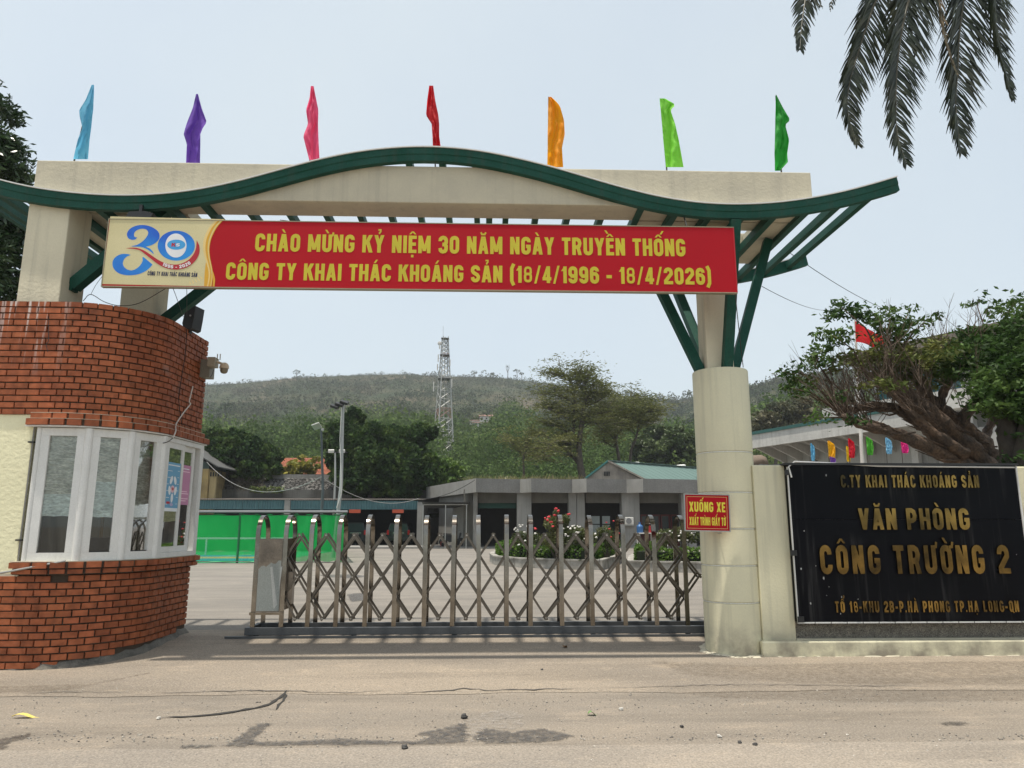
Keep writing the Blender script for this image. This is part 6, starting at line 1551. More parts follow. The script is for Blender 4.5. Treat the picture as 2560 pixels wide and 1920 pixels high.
# dead creeper on the wall
brus = leafmat("dry creeper stems", (.07, .055, .04), (.11, .09, .065), (.05, .06, .03), scale=1, transl=.1)
C = np.column_stack([RS.uniform(-27, PY(660, 1210, 64).x, 2600), np.zeros(2600), RS.uniform(zb - .1, zt + .7, 2600)]); C[:, 1] = 63.7 + (C[:, 2] - zb) * .8 - RS.uniform(0, .5, 2600)
quads_obj("dry_creeper", leaf_quads(C, .5, .07, flat=0), brus, kind="stuff")
C = np.column_stack([RS.uniform(PY(625, 1225, 63).x, PY(710, 1225, 63).x, 260), RS.uniform(62.9, 63.3, 260), RS.uniform(PY(660, 1232, 63).z, PY(660, 1216, 63).z, 260)])
quads_obj("weeds", leaf_quads(C, .3, .35), leafmat("weed leaves", (.05, .09, .02), (.12, .15, .04), scale=2), kind="stuff")

# yellow outbuilding at the left
ob = thing("outbuilding", "stained yellow outbuilding with a lean roof at the left behind the shed", "building", (-22, 60, 0))
ystain = mat("stained yellow render", (.42, .30, .12), .9, col2=(.22, .16, .08), scale=1.0, amt=.9, streak=.85, streakcol=(.06, .05, .035))
a = PY(488, 1200, 60); b = PY(520, 1200, 60); zg = 3.4; ztw = PY(520, 1172, 60).z
MB().box(a.x - 5, b.x, 60, 63.9, 0, ztw).build("wall", ystain, ob)
c1 = PY(533, 1200, 61)
MB().box(b.x + .55, c1.x + .0, 60.2, 60.45, 0, ztw - .2).build("column", mat("yellow column render", (.45, .34, .17), .9, streak=.5), ob)
MB().box(b.x + .001, c1.x + .02, 60.15, 60.5, ztw - .85, ztw - .05).build("lintel", mat("yellow lintel render", (.45, .34, .17), .9), ob)
for k in range(5): MB().box(b.x + .10 + k * .2, b.x + .19 + k * .2, 60.1, 60.149, ztw - .6, ztw - .25).build("vent_slot", rubber, ob)
MB().prism([(a.x - 5, 59.99, ztw + .002), (b.x + .001, 59.99, ztw + .002), (b.x, 59.99, PY(520, 1160, 60).z), (a.x - 5, 59.99, PY(520, 1160, 60).z + 3.1)], (0, 3.9, 0)).build("gable_board", mat("dark green board", (.05, .08, .07), .8), ob)
p0, p1 = PY(500, 1138, 59.5), PY(546, 1166, 59.5); dx = (p1 - p0)
MB().prism([p0 - dx * 2, p1, p1 + Vector((0, 0, -.1)), p0 - dx * 2 + Vector((0, 0, -.1))], (0, 4.8, 0)).build("roof", corg, ob)

# red tiled roof house
hs = thing("tiled_house", "house with an orange tiled roof behind the retaining wall", "house", (-18, 74, 5))
tilr = mat("orange roof tile", (.42, .14, .07), .85, col2=(.28, .10, .06), scale=1.5, amt=.8, fine=.25, fscale=5)
rz0, rz1 = PY(740, 1192, 71).z, PY(740, 1145, 75).z; xl_, xr_ = PY(692, 1170, 73).x, PY(815, 1170, 73).x
MB().box(xl_ - 2, xr_, 72, 79, 3, rz0 + .1).build("wall", tilel, hs)
mb = MB()
nrow, ncol = 16, 40
for r in range(nrow):
    t0, t1 = r / nrow, (r + 1) / nrow
    for c in range(ncol):
        xa_, xb_ = xl_ - 2.5 + (xr_ - xl_ + 3.5) * c / ncol, xl_ - 2.5 + (xr_ - xl_ + 3.5) * (c + 1) / ncol - .02
        ya_, yb_ = 71 + 4 * t0, 71 + 4 * t1; za_, zb_ = rz0 + (rz1 - rz0) * t0, rz0 + (rz1 - rz0) * t1; e = .06
        mb.add([(xa_, ya_, za_ + e), (xb_, ya_, za_ + e), (xb_, yb_, zb_), (xa_, yb_, zb_), (xa_, ya_, za_ - .02), (xb_, ya_, za_ - .02)], [(0, 1, 2, 3), (4, 5, 1, 0), ((0, 3, 4)), (1, 5, 2)])
mb.build("roof_tiles", tilr, hs, kind="stuff")
MB().add([(xl_ - 2.5, 75, rz1), (xr_ + 1, 75, rz1), (xr_ + 1, 79, rz0), (xl_ - 2.5, 79, rz0)], [(0, 1, 2, 3)]).build("roof", tilr, hs)

# blue green metal roofed house on the right
mh = thing("metal_roof_house", "house with a blue green metal roof and a stained gable behind the workshop", "house", (14, 64, 0))
gbl = mat("stained bare gable", (.36, .32, .27), .9, col2=(.17, .15, .13), scale=.8, amt=.9, streak=.6, streakcol=(.08, .075, .07))
bluer = mat("sea green roof sheet", (.115, .185, .165), .6, col2=(.095, .155, .138), scale=.3)
gl_, gr_, gp = PY(1472, 1193, 60), PY(1606, 1200, 60), PY(1519, 1153, 60)
gd = Vector((.9, 9, 0))
MB().prism([(gl_.x, 60, 0), (gr_.x, 60, 0), gr_, gp + Vector((0, 0, -.03)), gl_], (0, .25, 0)).build("gable_wall", gbl, mh)
rdg = PY(1740, 1170, 66)
rr0 = gp + Vector((0, -.15, 0)); rr1 = gp + (rdg - gp) * 2.2
ev0 = gr_ + Vector((.25, -.15, -.02)); ev1 = ev0 + (rr1 - rr0)
n = 120; vs = []
for i in range(n + 1):
    t = i / n; d = Vector((0, -.01, .03)) * (1 if i % 4 == 0 else 0); A_ = rr0.lerp(rr1, t) + d; B_ = ev0.lerp(ev1, t) + d; vs += [A_, B_]
MB().add(vs, [(2 * i, 2 * i + 1, 2 * i + 3, 2 * i + 2) for i in range(n)]).build("roof", bluer, mh)
el0 = gl_ + Vector((-.3, -.15, -.1)); el1 = el0 + (rr1 - rr0)
MB().add([rr0, rr1, el1, el0], [(0, 1, 2, 3)]).build("roof", bluer, mh)
MB().bar(rr0 + Vector((0, 0, .03)), ev0 + Vector((0, 0, .02)), .1, .14).build("verge_trim", gbl, mh); MB().bar(rr0 + Vector((0, 0, .03)), el0 + Vector((0, 0, .02)), .1, .12).build("verge_trim", mat("teal trim", (.03, .16, .15), .6), mh)
MB().bar(rr0 + Vector((0, 0, .05)), rr1 + Vector((0, 0, .05)), .35, .05).build("ridge_cap", bluer, mh)
for k in range(4): p = PY(1511 + k * 4, 1185, 59.98); MB().box(p.x - .04, p.x + .04, 59.95, 59.999, p.z - .15, p.z + .2).build("vent_slot", rubber, mh)
MB().add([(gr_.x, 60.2, 0), (gr_.x + 14, 66, 0), (gr_.x + 14, 66, gr_.z - .3), (gr_.x, 60.2, gr_.z - .1)], [(0, 1, 2, 3)]).build("wall", gbl, mh)
bagm = mat("white woven bag", (.68, .68, .66), .7)
for u, v, Yb, lab in ((1550, 1162, 61.2, "white sack flattened on the sea green roof beside the gable"), (1589, 1160, 62.6, "white sack on the ridge of the sea green roof, left"), (1704, 1166, 66, "white sack on the ridge of the sea green roof, middle of the right pair"), (1729, 1179, 66, "white sack lower on the sea green roof beside the column")):
    pb = PY(u, v, Yb); o = MB().blob((0, 0, .02), .3, .25, 2, (1.6, .9, .5)).build("sack", bagm, smooth=True); o.location = pb; tag(o, lab, "sack")

# ================================================================== broadleaf trees
mango = leafmat("dark mango foliage", (.014, .034, .010), (.030, .060, .015), (.065, .100, .022), scale=.6, transl=.2, rough=.7, spec=.1)
brightf = leafmat("bright green foliage", (.05, .10, .018), (.09, .16, .03), (.13, .20, .04), scale=.5, transl=.35)
yelf = leafmat("yellow green shrub foliage", (.16, .15, .02), (.26, .24, .04), (.10, .14, .03), scale=1.2, transl=.35)
def leafy_tree(name, lab, base, blobs, nleaf, lsz, lm, trunkpts=None, tr=.25, group=None, aspect=.5):
    t = thing(name, lab, "tree", base, group)
    tops = [Vector(b[0]) for b in blobs]; b0 = Vector(base)
    c = sum((p for p in tops), Vector()) / len(tops)
    mb = MB(); fork = b0.lerp(c, .55)
    mb.tube([b0 - Vector((0, 0, .3)), b0.lerp(fork, .5) + Vector((tr * .5, 0, 0)), fork], [tr, tr * .8, tr * .65], 8)
    mb.build("trunk", trunkm, t, smooth=True)
    mb = MB()
    for (p, r, w) in blobs:
        mb.tube([fork, fork.lerp(Vector(p), .5) + Vector((0, 0, -.1 * r[0])), Vector(p)], [tr * .45, tr * .3, tr * .08], 5)
    mb.build("limbs", trunkm, t, smooth=True)
    tot = sum(w for _, _, w in blobs); Qs = []
    for (p, r, w) in blobs:
        k = int(nleaf * w / tot); sub = max(6, int(k / 120)); sc = shell_pts(p, r, sub, inner=.8)
        for cc in sc:
            rr = np.array(r) * RS.uniform(.22, .42); C = shell_pts(cc, rr, k // sub, inner=.5); Qs.append(leaf_quads(C, lsz, aspect, droop=.35))
        C = shell_pts(p, np.array(r) * .8, k // 5, inner=.3); Qs.append(leaf_quads(C, lsz * 1.3, .8))
    quads_obj("crown", np.concatenate(Qs), lm, t); return t
def PB(u, v, Y, ru, rv, w=1.0, ry=None):
    c = PY(u, v, Y); k = Y / FPX; return (tuple(c), (ru * k * 1.0, (ry or ru) * k, rv * k), w * ru * rv)
leafy_tree("mango_tree", "round dark green tree behind the rubble wall, left of the orange tiled roof", (PY(600, 1200, 66).x, 66, 4.6),
           [PB(600, 1130, 66, 60, 42), PB(545, 1120, 67, 45, 42), PB(660, 1150, 66, 40, 34), PB(560, 1160, 65, 50, 30), PB(640, 1175, 65, 45, 24), PB(590, 1095, 67, 34, 24), PB(515, 1150, 66, 30, 40), PB(650, 1118, 67, 34, 24), PB(690, 1172, 65, 18, 18)], 20000, .36, mango, tr=.35)
leafy_tree("mango_tree", "large dark tree behind the car shed, biggest of the yard trees", (PY(930, 1240, 62.5).x, 62.5, 2.0),
           [PB(882, 1055, 65, 30, 34), PB(860, 1085, 65, 45, 36), PB(930, 1110, 64, 60, 45), PB(1010, 1110, 64, 60, 38), PB(1050, 1085, 64, 35, 25), PB(880, 1140, 63, 55, 60), PB(950, 1165, 62.5, 70, 55), PB(1020, 1180, 62.5, 60, 55), PB(830, 1120, 64, 24, 30),
            PB(900, 1200, 62, 60, 40), PB(985, 1220, 62, 60, 28), PB(1060, 1195, 63, 40, 38), PB(975, 1075, 65, 35, 18), PB(1085, 1080, 65, 14, 12)], 42000, .34, mango, tr=.5)
leafy_tree("bright_tree", "bright green tree leaning out at the right of the large dark tree", (PY(1090, 1230, 63.5).x, 63.5, 3.0),
           [PB(1075, 1150, 64, 34, 20), PB(1105, 1168, 64, 32, 24), PB(1140, 1180, 64, 24, 16), PB(1090, 1195, 64, 40, 22), PB(1120, 1205, 64, 34, 12)], 7000, .36, brightf, tr=.2)
leafy_tree("yellow_shrub", "yellow green shrub in front of the orange tiled roof", (PY(745, 1192, 68).x, 68, 6.0),
           [PB(745, 1165, 68, 34, 20), PB(720, 1180, 68, 26, 12), PB(775, 1172, 68, 24, 18), PB(790, 1148, 68.5, 16, 8), PB(755, 1143, 69, 12, 5), PB(700, 1185, 67.5, 20, 8)], 1800, .34, yelf, tr=.08, aspect=.35)
leafy_tree("slope_tree", "grey green spreading tree between the round column and the office building", (PY(1920, 1120, 90).x, 90, 6),
           [PB(1910, 1045, 90, 40, 26), PB(1960, 1030, 90, 44, 26), PB(1990, 1010, 90, 40, 22), PB(1900, 1075, 90, 36, 22), PB(2020, 1040, 90, 44, 30), PB(1950, 1070, 90, 50, 26)], 7000, .45, leafmat("thin olive foliage", (.05, .06, .03), (.085, .09, .045), (.12, .11, .06), scale=.4), tr=.3, aspect=.3)
leafy_tree("slope_tree", "dense green trees on the slope left of the round column", (PY(1700, 1180, 95).x, 95, 5),
           [PB(1650, 1130, 95, 45, 34), PB(1700, 1105, 95, 40, 34), PB(1725, 1150, 94, 40, 34), PB(1640, 1085, 98, 30, 22), PB(1600, 1120, 97, 34, 28)], 9000, .5, leafmat("mid green foliage", (.035, .06, .018), (.06, .09, .028), (.09, .12, .04), scale=.3), tr=.3)

# feathery trees
feath = leafmat("olive feathery leaflets", (.085, .10, .024), (.13, .14, .038), (.18, .185, .06), scale=.35, transl=.35)
def feather_tree(lab, base, limbs, rad0, nleaf, sc):
    """limbs: list of polylines in photo points with plane depths"""
    t = thing("feathery_tree", lab, "tree", base, "airy feathery trees behind the workshop"); mbt = MB(); tips = []; r2 = random.Random(len(lab))
    first = True
    for (pts, r0, r1) in limbs:
        P = [PY(u, v, Y) for (u, v, Y) in pts]; n = len(P); rr = [r0 + (r1 - r0) * i / (n - 1) for i in range(n)]
        if first: MB().tube([P[0] - Vector((0, 0, 3.5))] + P, [r0 * 1.1] + rr, 8).build("trunk", trunkm, t, smooth=True); first = False
        else: mbt.tube(P, rr, 6)
        for i in range(1, n):
            for _ in range(8):
                s = P[i - 1].lerp(P[i], r2.random()); d = (P[i] - P[i - 1]).normalized()
                L_ = r2.uniform(1.0, 2.6) * sc; dd = (d * .5 + Vector((r2.uniform(-1, 1), r2.uniform(-1, 1), r2.uniform(-.1, .6)))).normalized()
                q = s + dd * L_ * .6; e = q + (dd + Vector((r2.uniform(-.5, .5), r2.uniform(-.5, .5), .15))).normalized() * L_ * .5
                if r0 < rad0 * .75 or i > n * .6: mbt.tube([s, q, e], [.035, .022, .01], 4); tips += [e, q, s.lerp(q, .6)]
        tips += [P[-1]] * 4
    mbt.build("branches", trunkm, t, smooth=True)
    C = []
    for p in tips:
        m = max(6, nleaf // len(tips)); c = np.array([p.x, p.y, p.z + .15]) + RS.normal(size=(m, 3)) * np.array([.55, .55, .08]) * sc; c[:, 2] -= (np.abs(c[:, 0] - p.x) ** 1.5) * .22; C.append(c)
    C = np.concatenate(C); Qd = leaf_quads(C, .30 * sc, .25, flat=.75, droop=.05); quads_obj("foliage", Qd, feath, t); return t
F = 70
feather_tree("tallest feathery tree with layered olive foliage behind the workshop", PY(1455, 1190, F),
    [([(1455, 1188, F), (1450, 1160, F), (1447, 1120, F), (1452, 1070, F), (1460, 1020, F), (1468, 990, F)], .36, .15),
     ([(1448, 1160, F), (1425, 1130, F + 1), (1415, 1110, F + 1), (1420, 1090, F + 1)], .22, .12), ([(1420, 1140, F), (1432, 1110, F), (1434, 1070, F), (1436, 1020, F), (1436, 980, F), (1425, 950, F)], .2, .07),
     ([(1428, 1110, F), (1405, 1100, F - 1), (1380, 1108, F - 2), (1362, 1130, F - 2), (1357, 1150, F - 2)], .13, .05),
     ([(1434, 1060, F), (1405, 1035, F), (1380, 1025, F), (1360, 1020, F)], .10, .04), ([(1436, 1010, F), (1405, 990, F), (1375, 985, F)], .09, .03), ([(1430, 1085, F), (1400, 1070, F), (1372, 1062, F)], .09, .03),
     ([(1462, 1015, F), (1480, 985, F), (1495, 965, F)], .11, .04), ([(1468, 990, F), (1462, 965, F), (1470, 950, F)], .08, .03), ([(1455, 1050, F), (1485, 1035, F), (1520, 1030, F)], .10, .03),
     ([(1436, 975, F), (1450, 955, F), (1445, 940, F)], .07, .03), ([(1428, 955, F), (1405, 940, F), (1395, 938, F)], .06, .03), ([(1460, 1020, F), (1500, 1000, F), (1515, 990, F)], .08, .03), ([(1452, 1075, F), (1478, 1055, F), (1500, 1060, F)], .08, .03)], .36, 19000, 1.0)
F = 74
feather_tree("feathery tree with a thin leaning trunk, right of the tallest one", PY(1548, 1155, F),
    [([(1548, 1153, F), (1543, 1120, F), (1538, 1100, F), (1545, 1080, F), (1552, 1060, F)], .18, .09), ([(1540, 1105, F), (1525, 1085, F), (1520, 1060, F), (1510, 1035, F)], .1, .04),
     ([(1545, 1085, F), (1560, 1060, F), (1562, 1035, F), (1550, 1010, F)], .1, .04), ([(1550, 1062, F), (1530, 1040, F), (1520, 1020, F)], .07, .03), ([(1558, 1060, F), (1575, 1040, F), (1590, 1025, F)], .07, .03), ([(1538, 1120, F), (1515, 1105, F), (1500, 1085, F)], .07, .03)], .18, 8500, 1.0)
F = 76
feather_tree("feathery tree with a curved dark trunk nearest the round column", PY(1572, 1150, F),
    [([(1575, 1150, F), (1578, 1125, F), (1590, 1095, F), (1597, 1065, F), (1597, 1050, F)], .16, .08), ([(1597, 1055, F), (1585, 1035, F), (1570, 1020, F)], .08, .03), ([(1598, 1050, F), (1615, 1030, F), (1635, 1028, F)], .08, .03),
     ([(1597, 1048, F), (1600, 1025, F), (1605, 1012, F)], .07, .03), ([(1592, 1085, F), (1610, 1060, F), (1625, 1050, F)], .06, .03), ([(1590, 1090, F), (1575, 1070, F), (1565, 1055, F)], .06, .03)], .16, 7000, 1.0)
feather_tree("small rust tinged feathery tree low behind the workshop roof, left of the tallest", PY(1310, 1185, 72),
    [([(1310, 1185, 72), (1308, 1150, 72), (1312, 1120, 72)], .12, .06), ([(1310, 1140, 72), (1290, 1115, 72), (1275, 1105, 72)], .07, .03), ([(1312, 1125, 72), (1325, 1095, 72), (1340, 1085, 72)], .07, .03), ([(1310, 1150, 72), (1335, 1130, 72), (1350, 1125, 72)], .06, .03)], .12, 3800, .9)

# ================================================================== flower bed with hedge
fb_ = thing("flower_bed", "raised flower bed with a whitewashed kerb and clipped hedge in the yard", "flower bed", (3.5, 28, 0))
kerbm = mat("whitewashed kerb", (.40, .385, .35), .9, col2=(.16, .15, .13), scale=2.2, amt=.9, bump=1, bscale=14, streak=.3)
soil = mat("dark soil", (.05, .04, .03), .95)
def kerb_line(pts, h=.30, w=.16):
    for i in range(len(pts) - 1):
        a, b = Vector((*pts[i], h / 2)), Vector((*pts[i + 1], h / 2)); d = (b - a).normalized(); MB().bar(a + d * .0, b - d * .01, w, h).build("kerb", kerbm, fb_); MB().bar(a + Vector((0, 0, h / 2 + .03)), b - d * .01 + Vector((0, 0, h / 2 + .03)), w + .06, .055).build("kerb_cap", kerbm, fb_)
def gp_(u, v): p = PY(u, v, 30); x, y, z = ray(u, v); t = -CAM_H / z; return (x * t, y * t)
K1 = [gp_(1262, 1388), gp_(1238, 1396), gp_(1229, 1404), gp_(1240, 1412), gp_(1290, 1418), gp_(1400, 1423), gp_(1500, 1425), gp_(1540, 1412), gp_(1560, 1398)]
kerb_line(K1)
K2 = [gp_(1600, 1398), gp_(1580, 1412), gp_(1576, 1428), gp_(1700, 1431), gp_(1900, 1436)]
kerb_line(K2)
hedm = leafmat("clipped hedge leaves", (.035, .075, .014), (.07, .13, .024), (.12, .19, .04), scale=2.5, transl=.3, rough=.7, spec=.1)
def hedge(pts, h0, h1, w, n, lab):
    mb = MB(); C = []
    for i in range(len(pts) - 1):
        a, b = Vector((*pts[i], 0)), Vector((*pts[i + 1], 0)); L_ = (b - a).length; d = (b - a) / L_; s = Vector((-d.y, d.x, 0))
        mb.bar(a + Vector((0, 0, (h0 + h1 - .1) / 2)), b + Vector((0, 0, (h0 + h1 - .1) / 2)), w - .14, h1 - h0 - .1)
        k = int(n * L_)
        for _ in range(k):
            t = rnd.random() * L_; f = rnd.random(); p = a + d * t
            bump_ = .03 * math.sin(t * 5) + .02 * math.sin(t * 13)
            if f < .35: q = p + s * rnd.uniform(-w / 2, w / 2) + Vector((0, 0, h1 + bump_ + rnd.uniform(-.05, .05)))
            else: q = p + s * (w / 2 + rnd.uniform(-.07, .03)) * rnd.choice((-1, 1)) + Vector((0, 0, rnd.uniform(h0, h1 + bump_)))
            C.append(q)
    ht = thing("hedge", lab, "hedge", (*pts[0], 0)); mb.build("core", mat("hedge inside", (.008, .015, .004), .95), ht)
    quads_obj("leaves", leaf_quads(np.array(C), .11, .6), hedm, ht)
def inset(pts, d):
    out = []
    for i, p in enumerate(pts):
        a = Vector(pts[max(i - 1, 0)]); b = Vector(pts[min(i + 1, len(pts) - 1)]); t = (b - a).normalized(); out.append((p[0] - t.y * d, p[1] + t.x * d))
    return out
hedge(inset(K1, .55), .28, .74, .7, 420, "long clipped green hedge inside the whitewashed kerb in the yard")
hedge(inset(K2, .55), .28, .74, .7, 420, "clipped green hedge partly hidden by the column at the right of the yard")
rosel = leafmat("rose bush leaves", (.05, .07, .02), (.09, .11, .035), (.13, .13, .05), scale=1.5, transl=.3)
whf = mat("white rose petals", (.75, .73, .68), .6, fine=0); rdf = mat("red rose petals", (.50, .02, .03), .6, fine=0)
def rosebush(name, lab, u, v, Y, blobs, n, flowers, fm_, fr=.05):
    b = PY(u, v, Y); t = thing(name, lab, "flowering shrub", (b.x, Y, .2), "rose bushes in the flower bed"); Qs = []
    mb = MB()
    for (bu, bv, ru, rv) in blobs:
        c, r, w = PB(bu, bv, Y, ru, rv, ry=ru * .8); Qs.append(leaf_quads(shell_pts(c, r, int(n * ru * rv / 900), inner=.2), .09, .5))
        for k in range(4): mb.tube([(b.x + rnd.uniform(-.1, .1), Y, .2), Vector(c).lerp(Vector((b.x, Y, .3)), .4) + Vector((rnd.uniform(-.2, .2), 0, 0)), Vector(c) + Vector((rnd.uniform(-1, 1) * r[0], rnd.uniform(-.3, .3), r[2] * rnd.uniform(.2, 1)))], [.018, .012, .006], 4)
    mb.build("stems", trunkm, t); quads_obj("leaves", np.concatenate(Qs), rosel, t)
    for (fu, fv) in flowers:
        p = PY(fu, fv, Y - .35 + rnd.uniform(-.3, .3)); m_ = MB()
        for k in range(5): m_.blob(p + Vector((rnd.uniform(-.4, .4) * fr, rnd.uniform(-.4, .4) * fr, rnd.uniform(-.3, .3) * fr)), fr * rnd.uniform(.4, .7), .3, 1, (1, 1, .7))
        m_.build("flower", fm_, t)
def fl_(zx, zy): return (1260 + zx * .226, 1180 + zy * .226)
R_ = lambda a, b: rnd.uniform(a, b)
rosebush("rose_bush", "tall rose bush with red blooms in the middle of the flower bed", 1395, 1375, 27, [(1385, 1310, 26, 22), (1400, 1335, 26, 22), (1378, 1350, 30, 20), (1390, 1283, 8, 10), (1412, 1300, 14, 14)], 1300,
         [fl_(*p) for p in [(455, 515), (498, 495), (515, 550), (565, 478), (540, 600), (575, 405), (600, 430), (715, 465), (350, 625), (640, 560), (480, 530)]], rdf, .07)
rosebush("rose_bush", "white flowering bush at the left end of the flower bed", 1310, 1375, 29, [(1300, 1345, 22, 18), (1330, 1350, 26, 20), (1290, 1365, 14, 10)], 1100,
         [fl_(*p) for p in [(115, 635), (135, 655), (150, 640), (175, 590), (180, 605), (225, 665), (235, 760), (260, 600), (345, 680), (165, 805), (200, 815), (205, 590), (130, 620), (155, 655)]], whf)
rosebush("rose_bush", "wide bush full of white roses right of the red rose bush", 1435, 1378, 27, [(1440, 1335, 32, 20), (1420, 1355, 30, 20), (1470, 1345, 24, 18)], 1500,
         [(1260 + .226 * R_(660, 900), 1180 + .226 * R_(590, 780)) for _ in range(14)] + [fl_(*p) for p in [(755, 600), (815, 598), (740, 620), (835, 605), (660, 625), (1010, 685), (1020, 720)]], whf)
rosebush("rose_bush", "thin rose bush with one red bloom behind the right gate arches", 1520, 1380, 28, [(1515, 1335, 20, 22), (1530, 1355, 22, 18), (1500, 1330, 12, 12)], 900,
         [fl_(*p) for p in [(1215, 540), (1270, 675), (1185, 720), (1165, 630), (1195, 780), (1130, 560)]], rdf, .05)
rosebush("rose_bush", "olive rose bush with small white blooms beside the column", 1690, 1380, 27, [(1665, 1340, 26, 18), (1700, 1335, 26, 18), (1730, 1340, 20, 18), (1650, 1362, 22, 14)], 1300,
         [(1260 + .226 * R_(1820, 2150), 1180 + .226 * R_(620, 780)) for _ in range(14)], whf)

# ================================================================== office building on the right
of = thing("office_building", "grey office building with a ribbed eave and green roof edge, right of the column", "building", (18, 34, 0))
A_ = Vector((13.9, 38.4, 0)); B_ = Vector((17.3, 29.2, 0)); D_ = (B_ - A_).normalized(); Nn = Vector((D_.y, -D_.x, 0))
if Nn.x > 0: Nn = -Nn
def zat(p, v_, u_):
    x, y, z = ray(u_, v_); return CAM_H + z / y * p.y
ffr = mat("pale fascia tile", (.50, .49, .46), .7, col2=(.38, .37, .35), scale=1.5, amt=.7, fine=.05, fscale=12, streak=.3)
wall_o = mat("pale office wall", (.42, .42, .40), .8, col2=(.33, .33, .32), scale=1, amt=.6, streak=.2)
zt0, zb0 = zat(A_, 1086, 1877), zat(A_, 1122, 1877)
In = -Nn
def face(a, b, z0, z1, nm, m_, th=.2, par=of):
    return MB().prism([a + Vector((0, 0, z0)), b + Vector((0, 0, z0)), b + In * th + Vector((0, 0, z0)), a + In * th + Vector((0, 0, z0))], (0, 0, z1 - z0)).build(nm, m_, par)
zF1 = 6.25; zF0 = 5.55
a_ext = A_ - D_ * .3; b_ext = B_ + D_ * 1.0
face(a_ext, b_ext, zF0, zF1, "fascia", ffr); face(a_ext - Nn * -.06, b_ext - Nn * -.06, zF1 + .002, zF1 + .16, "roof_edge", mat("dark green roof edge", (.02, .09, .08), .5), .5)
MB().prism([a_ext + In * .21 + Vector((0, 0, zF0 + .25)), b_ext + In * .21 + Vector((0, 0, zF0 + .25)), b_ext + In * 2.6 + Vector((0, 0, zF0 - .1)), a_ext + In * 2.6 + Vector((0, 0, zF0 - .1))], (0, 0, .12)).build("soffit", ffr, of)
L_ = (b_ext - a_ext).length; n = int(L_ / 1.15)
for k in range(n):
    p = a_ext + D_ * (k * 1.15 + .3)
    MB().prism([p + In * .2 + Vector((0, 0, zF0 + .1)), p + In * 2.4 + Vector((0, 0, zF0 - .75)), p + In * 2.4 + Vector((0, 0, zF0 - .12)), p + In * .2 + Vector((0, 0, zF0 + .24))], D_ * .1).build("rib", ffr, of)
wz = face(a_ext + In * 2.4, b_ext + In * 2.4 + D_ * 6, 0, zF0 - .1, "wall", wall_o)
for k in range(22):
    p = a_ext + In * 2.36 + D_ * (2.4 + k * .78); q = p + D_ * .70
    w_ = face(p, q, 2.45, 3.25, "window", mat("dark window frame", (.05, .03, .025), .6), .05)
    face(p + Nn * .01 + D_ * .05, q + Nn * .01 - D_ * .05, 2.50, 3.20, "pane", mat("bright window pane", (.42, .44, .45), .35), .02, w_)
for k in (2.2, 9.0): 
    p = a_ext + In * 2.2 + D_ * k; face(p, p + D_ * .35, 0, zF0 - .15, "column", concrete, .3)
# upper block
C_ = PY(2012, 990, 34.0); E_ = Vector((21.8, 26.0, 0)); U0 = Vector((16.9, 33.3, 0)); U1 = Vector((20.76, 26.7, 0)); DU = (U1 - U0).normalized(); NU = Vector((DU.y, -DU.x, 0)); 
if NU.x > 0: NU = -NU
InU = -NU
dkf = mat("weathered brown fascia", (.20, .175, .15), .9, col2=(.12, .105, .09), scale=1, amt=.8, streak=.4)
def faceU(a, b, z0, z1, nm, m_, th=.25): return MB().prism([a + Vector((0, 0, z0)), b + Vector((0, 0, z0)), b + InU * th + Vector((0, 0, z0)), a + InU * th + Vector((0, 0, z0))], (0, 0, z1 - z0)).build(nm, m_, of)
ZR = 9.5
faceU(U0 - DU * .3, U1 + DU * 6, ZR - .42, ZR, "roof_fascia", dkf, .3)
MB().prism([U0 - DU * .3 + InU * .31 + Vector((0, 0, ZR - .35)), U1 + DU * 6 + InU * .31 + Vector((0, 0, ZR - .35)), U1 + DU * 6 + InU * 5 + Vector((0, 0, ZR - .35)), U0 - DU * .3 + InU * 5 + Vector((0, 0, ZR - .35))], (0, 0, .2)).build("roof_slab", dkf, of)
faceU(U0 + DU * .3 + InU * 1.6, U1 + DU * 6 + InU * 1.6, 0, ZR - .36, "wall", wall_o)
faceU(U0 - DU * 1.5 + InU * .1, U1 + DU * 6 + InU * .1, 6.3, 7.1, "balcony_parapet", ffr, .2)
MB().prism([U0 - DU * 1.5 + InU * .31 + Vector((0, 0, 6.25)), U1 + DU * 6 + InU * .31 + Vector((0, 0, 6.25)), U1 + DU * 6 + InU * 1.59 + Vector((0, 0, 6.25)), U0 - DU * 1.5 + InU * 1.59 + Vector((0, 0, 6.25))], (0, 0, .15)).build("balcony_floor", ffr, of)
for k in range(9):
    for (z0, z1) in ((7.3, 8.7), (3.4, 5.2)):
        p = U0 + DU * .6 + InU * 1.55 + DU * (k * 1.7); faceU(p, p + DU * 1.1, z0, z1, "window", mat("teal window glass", (.05, .16, .17), .15), .06)
for k in range(7): p = U0 + InU * .5 + DU * (k * 2.4); faceU(p, p + DU * .3, 0, ZR - .36, "column", ffr, .3)
bld = PY(1888, 1152, 24); o = MB().blob((0, 0, 0), .38, .15, 2, (1.2, .8, .62)).build("boulder", mat("brown boulder", (.16, .12, .09), .85, bump=1), smooth=True); o.location = (bld.x, 24, bld.z - .05); tag(o, "rounded brown boulder ornament seen above the wall beside the column", "boulder")
pl_ = thing("plinth_wall", "grey planter plinth carrying the boulder behind the boundary wall", "planter", (bld.x, 24, 0)); MB().box(bld.x - .6, bld.x + .6, 23.5, 24.6, 0, bld.z - .27).build("body", concrete, pl_)
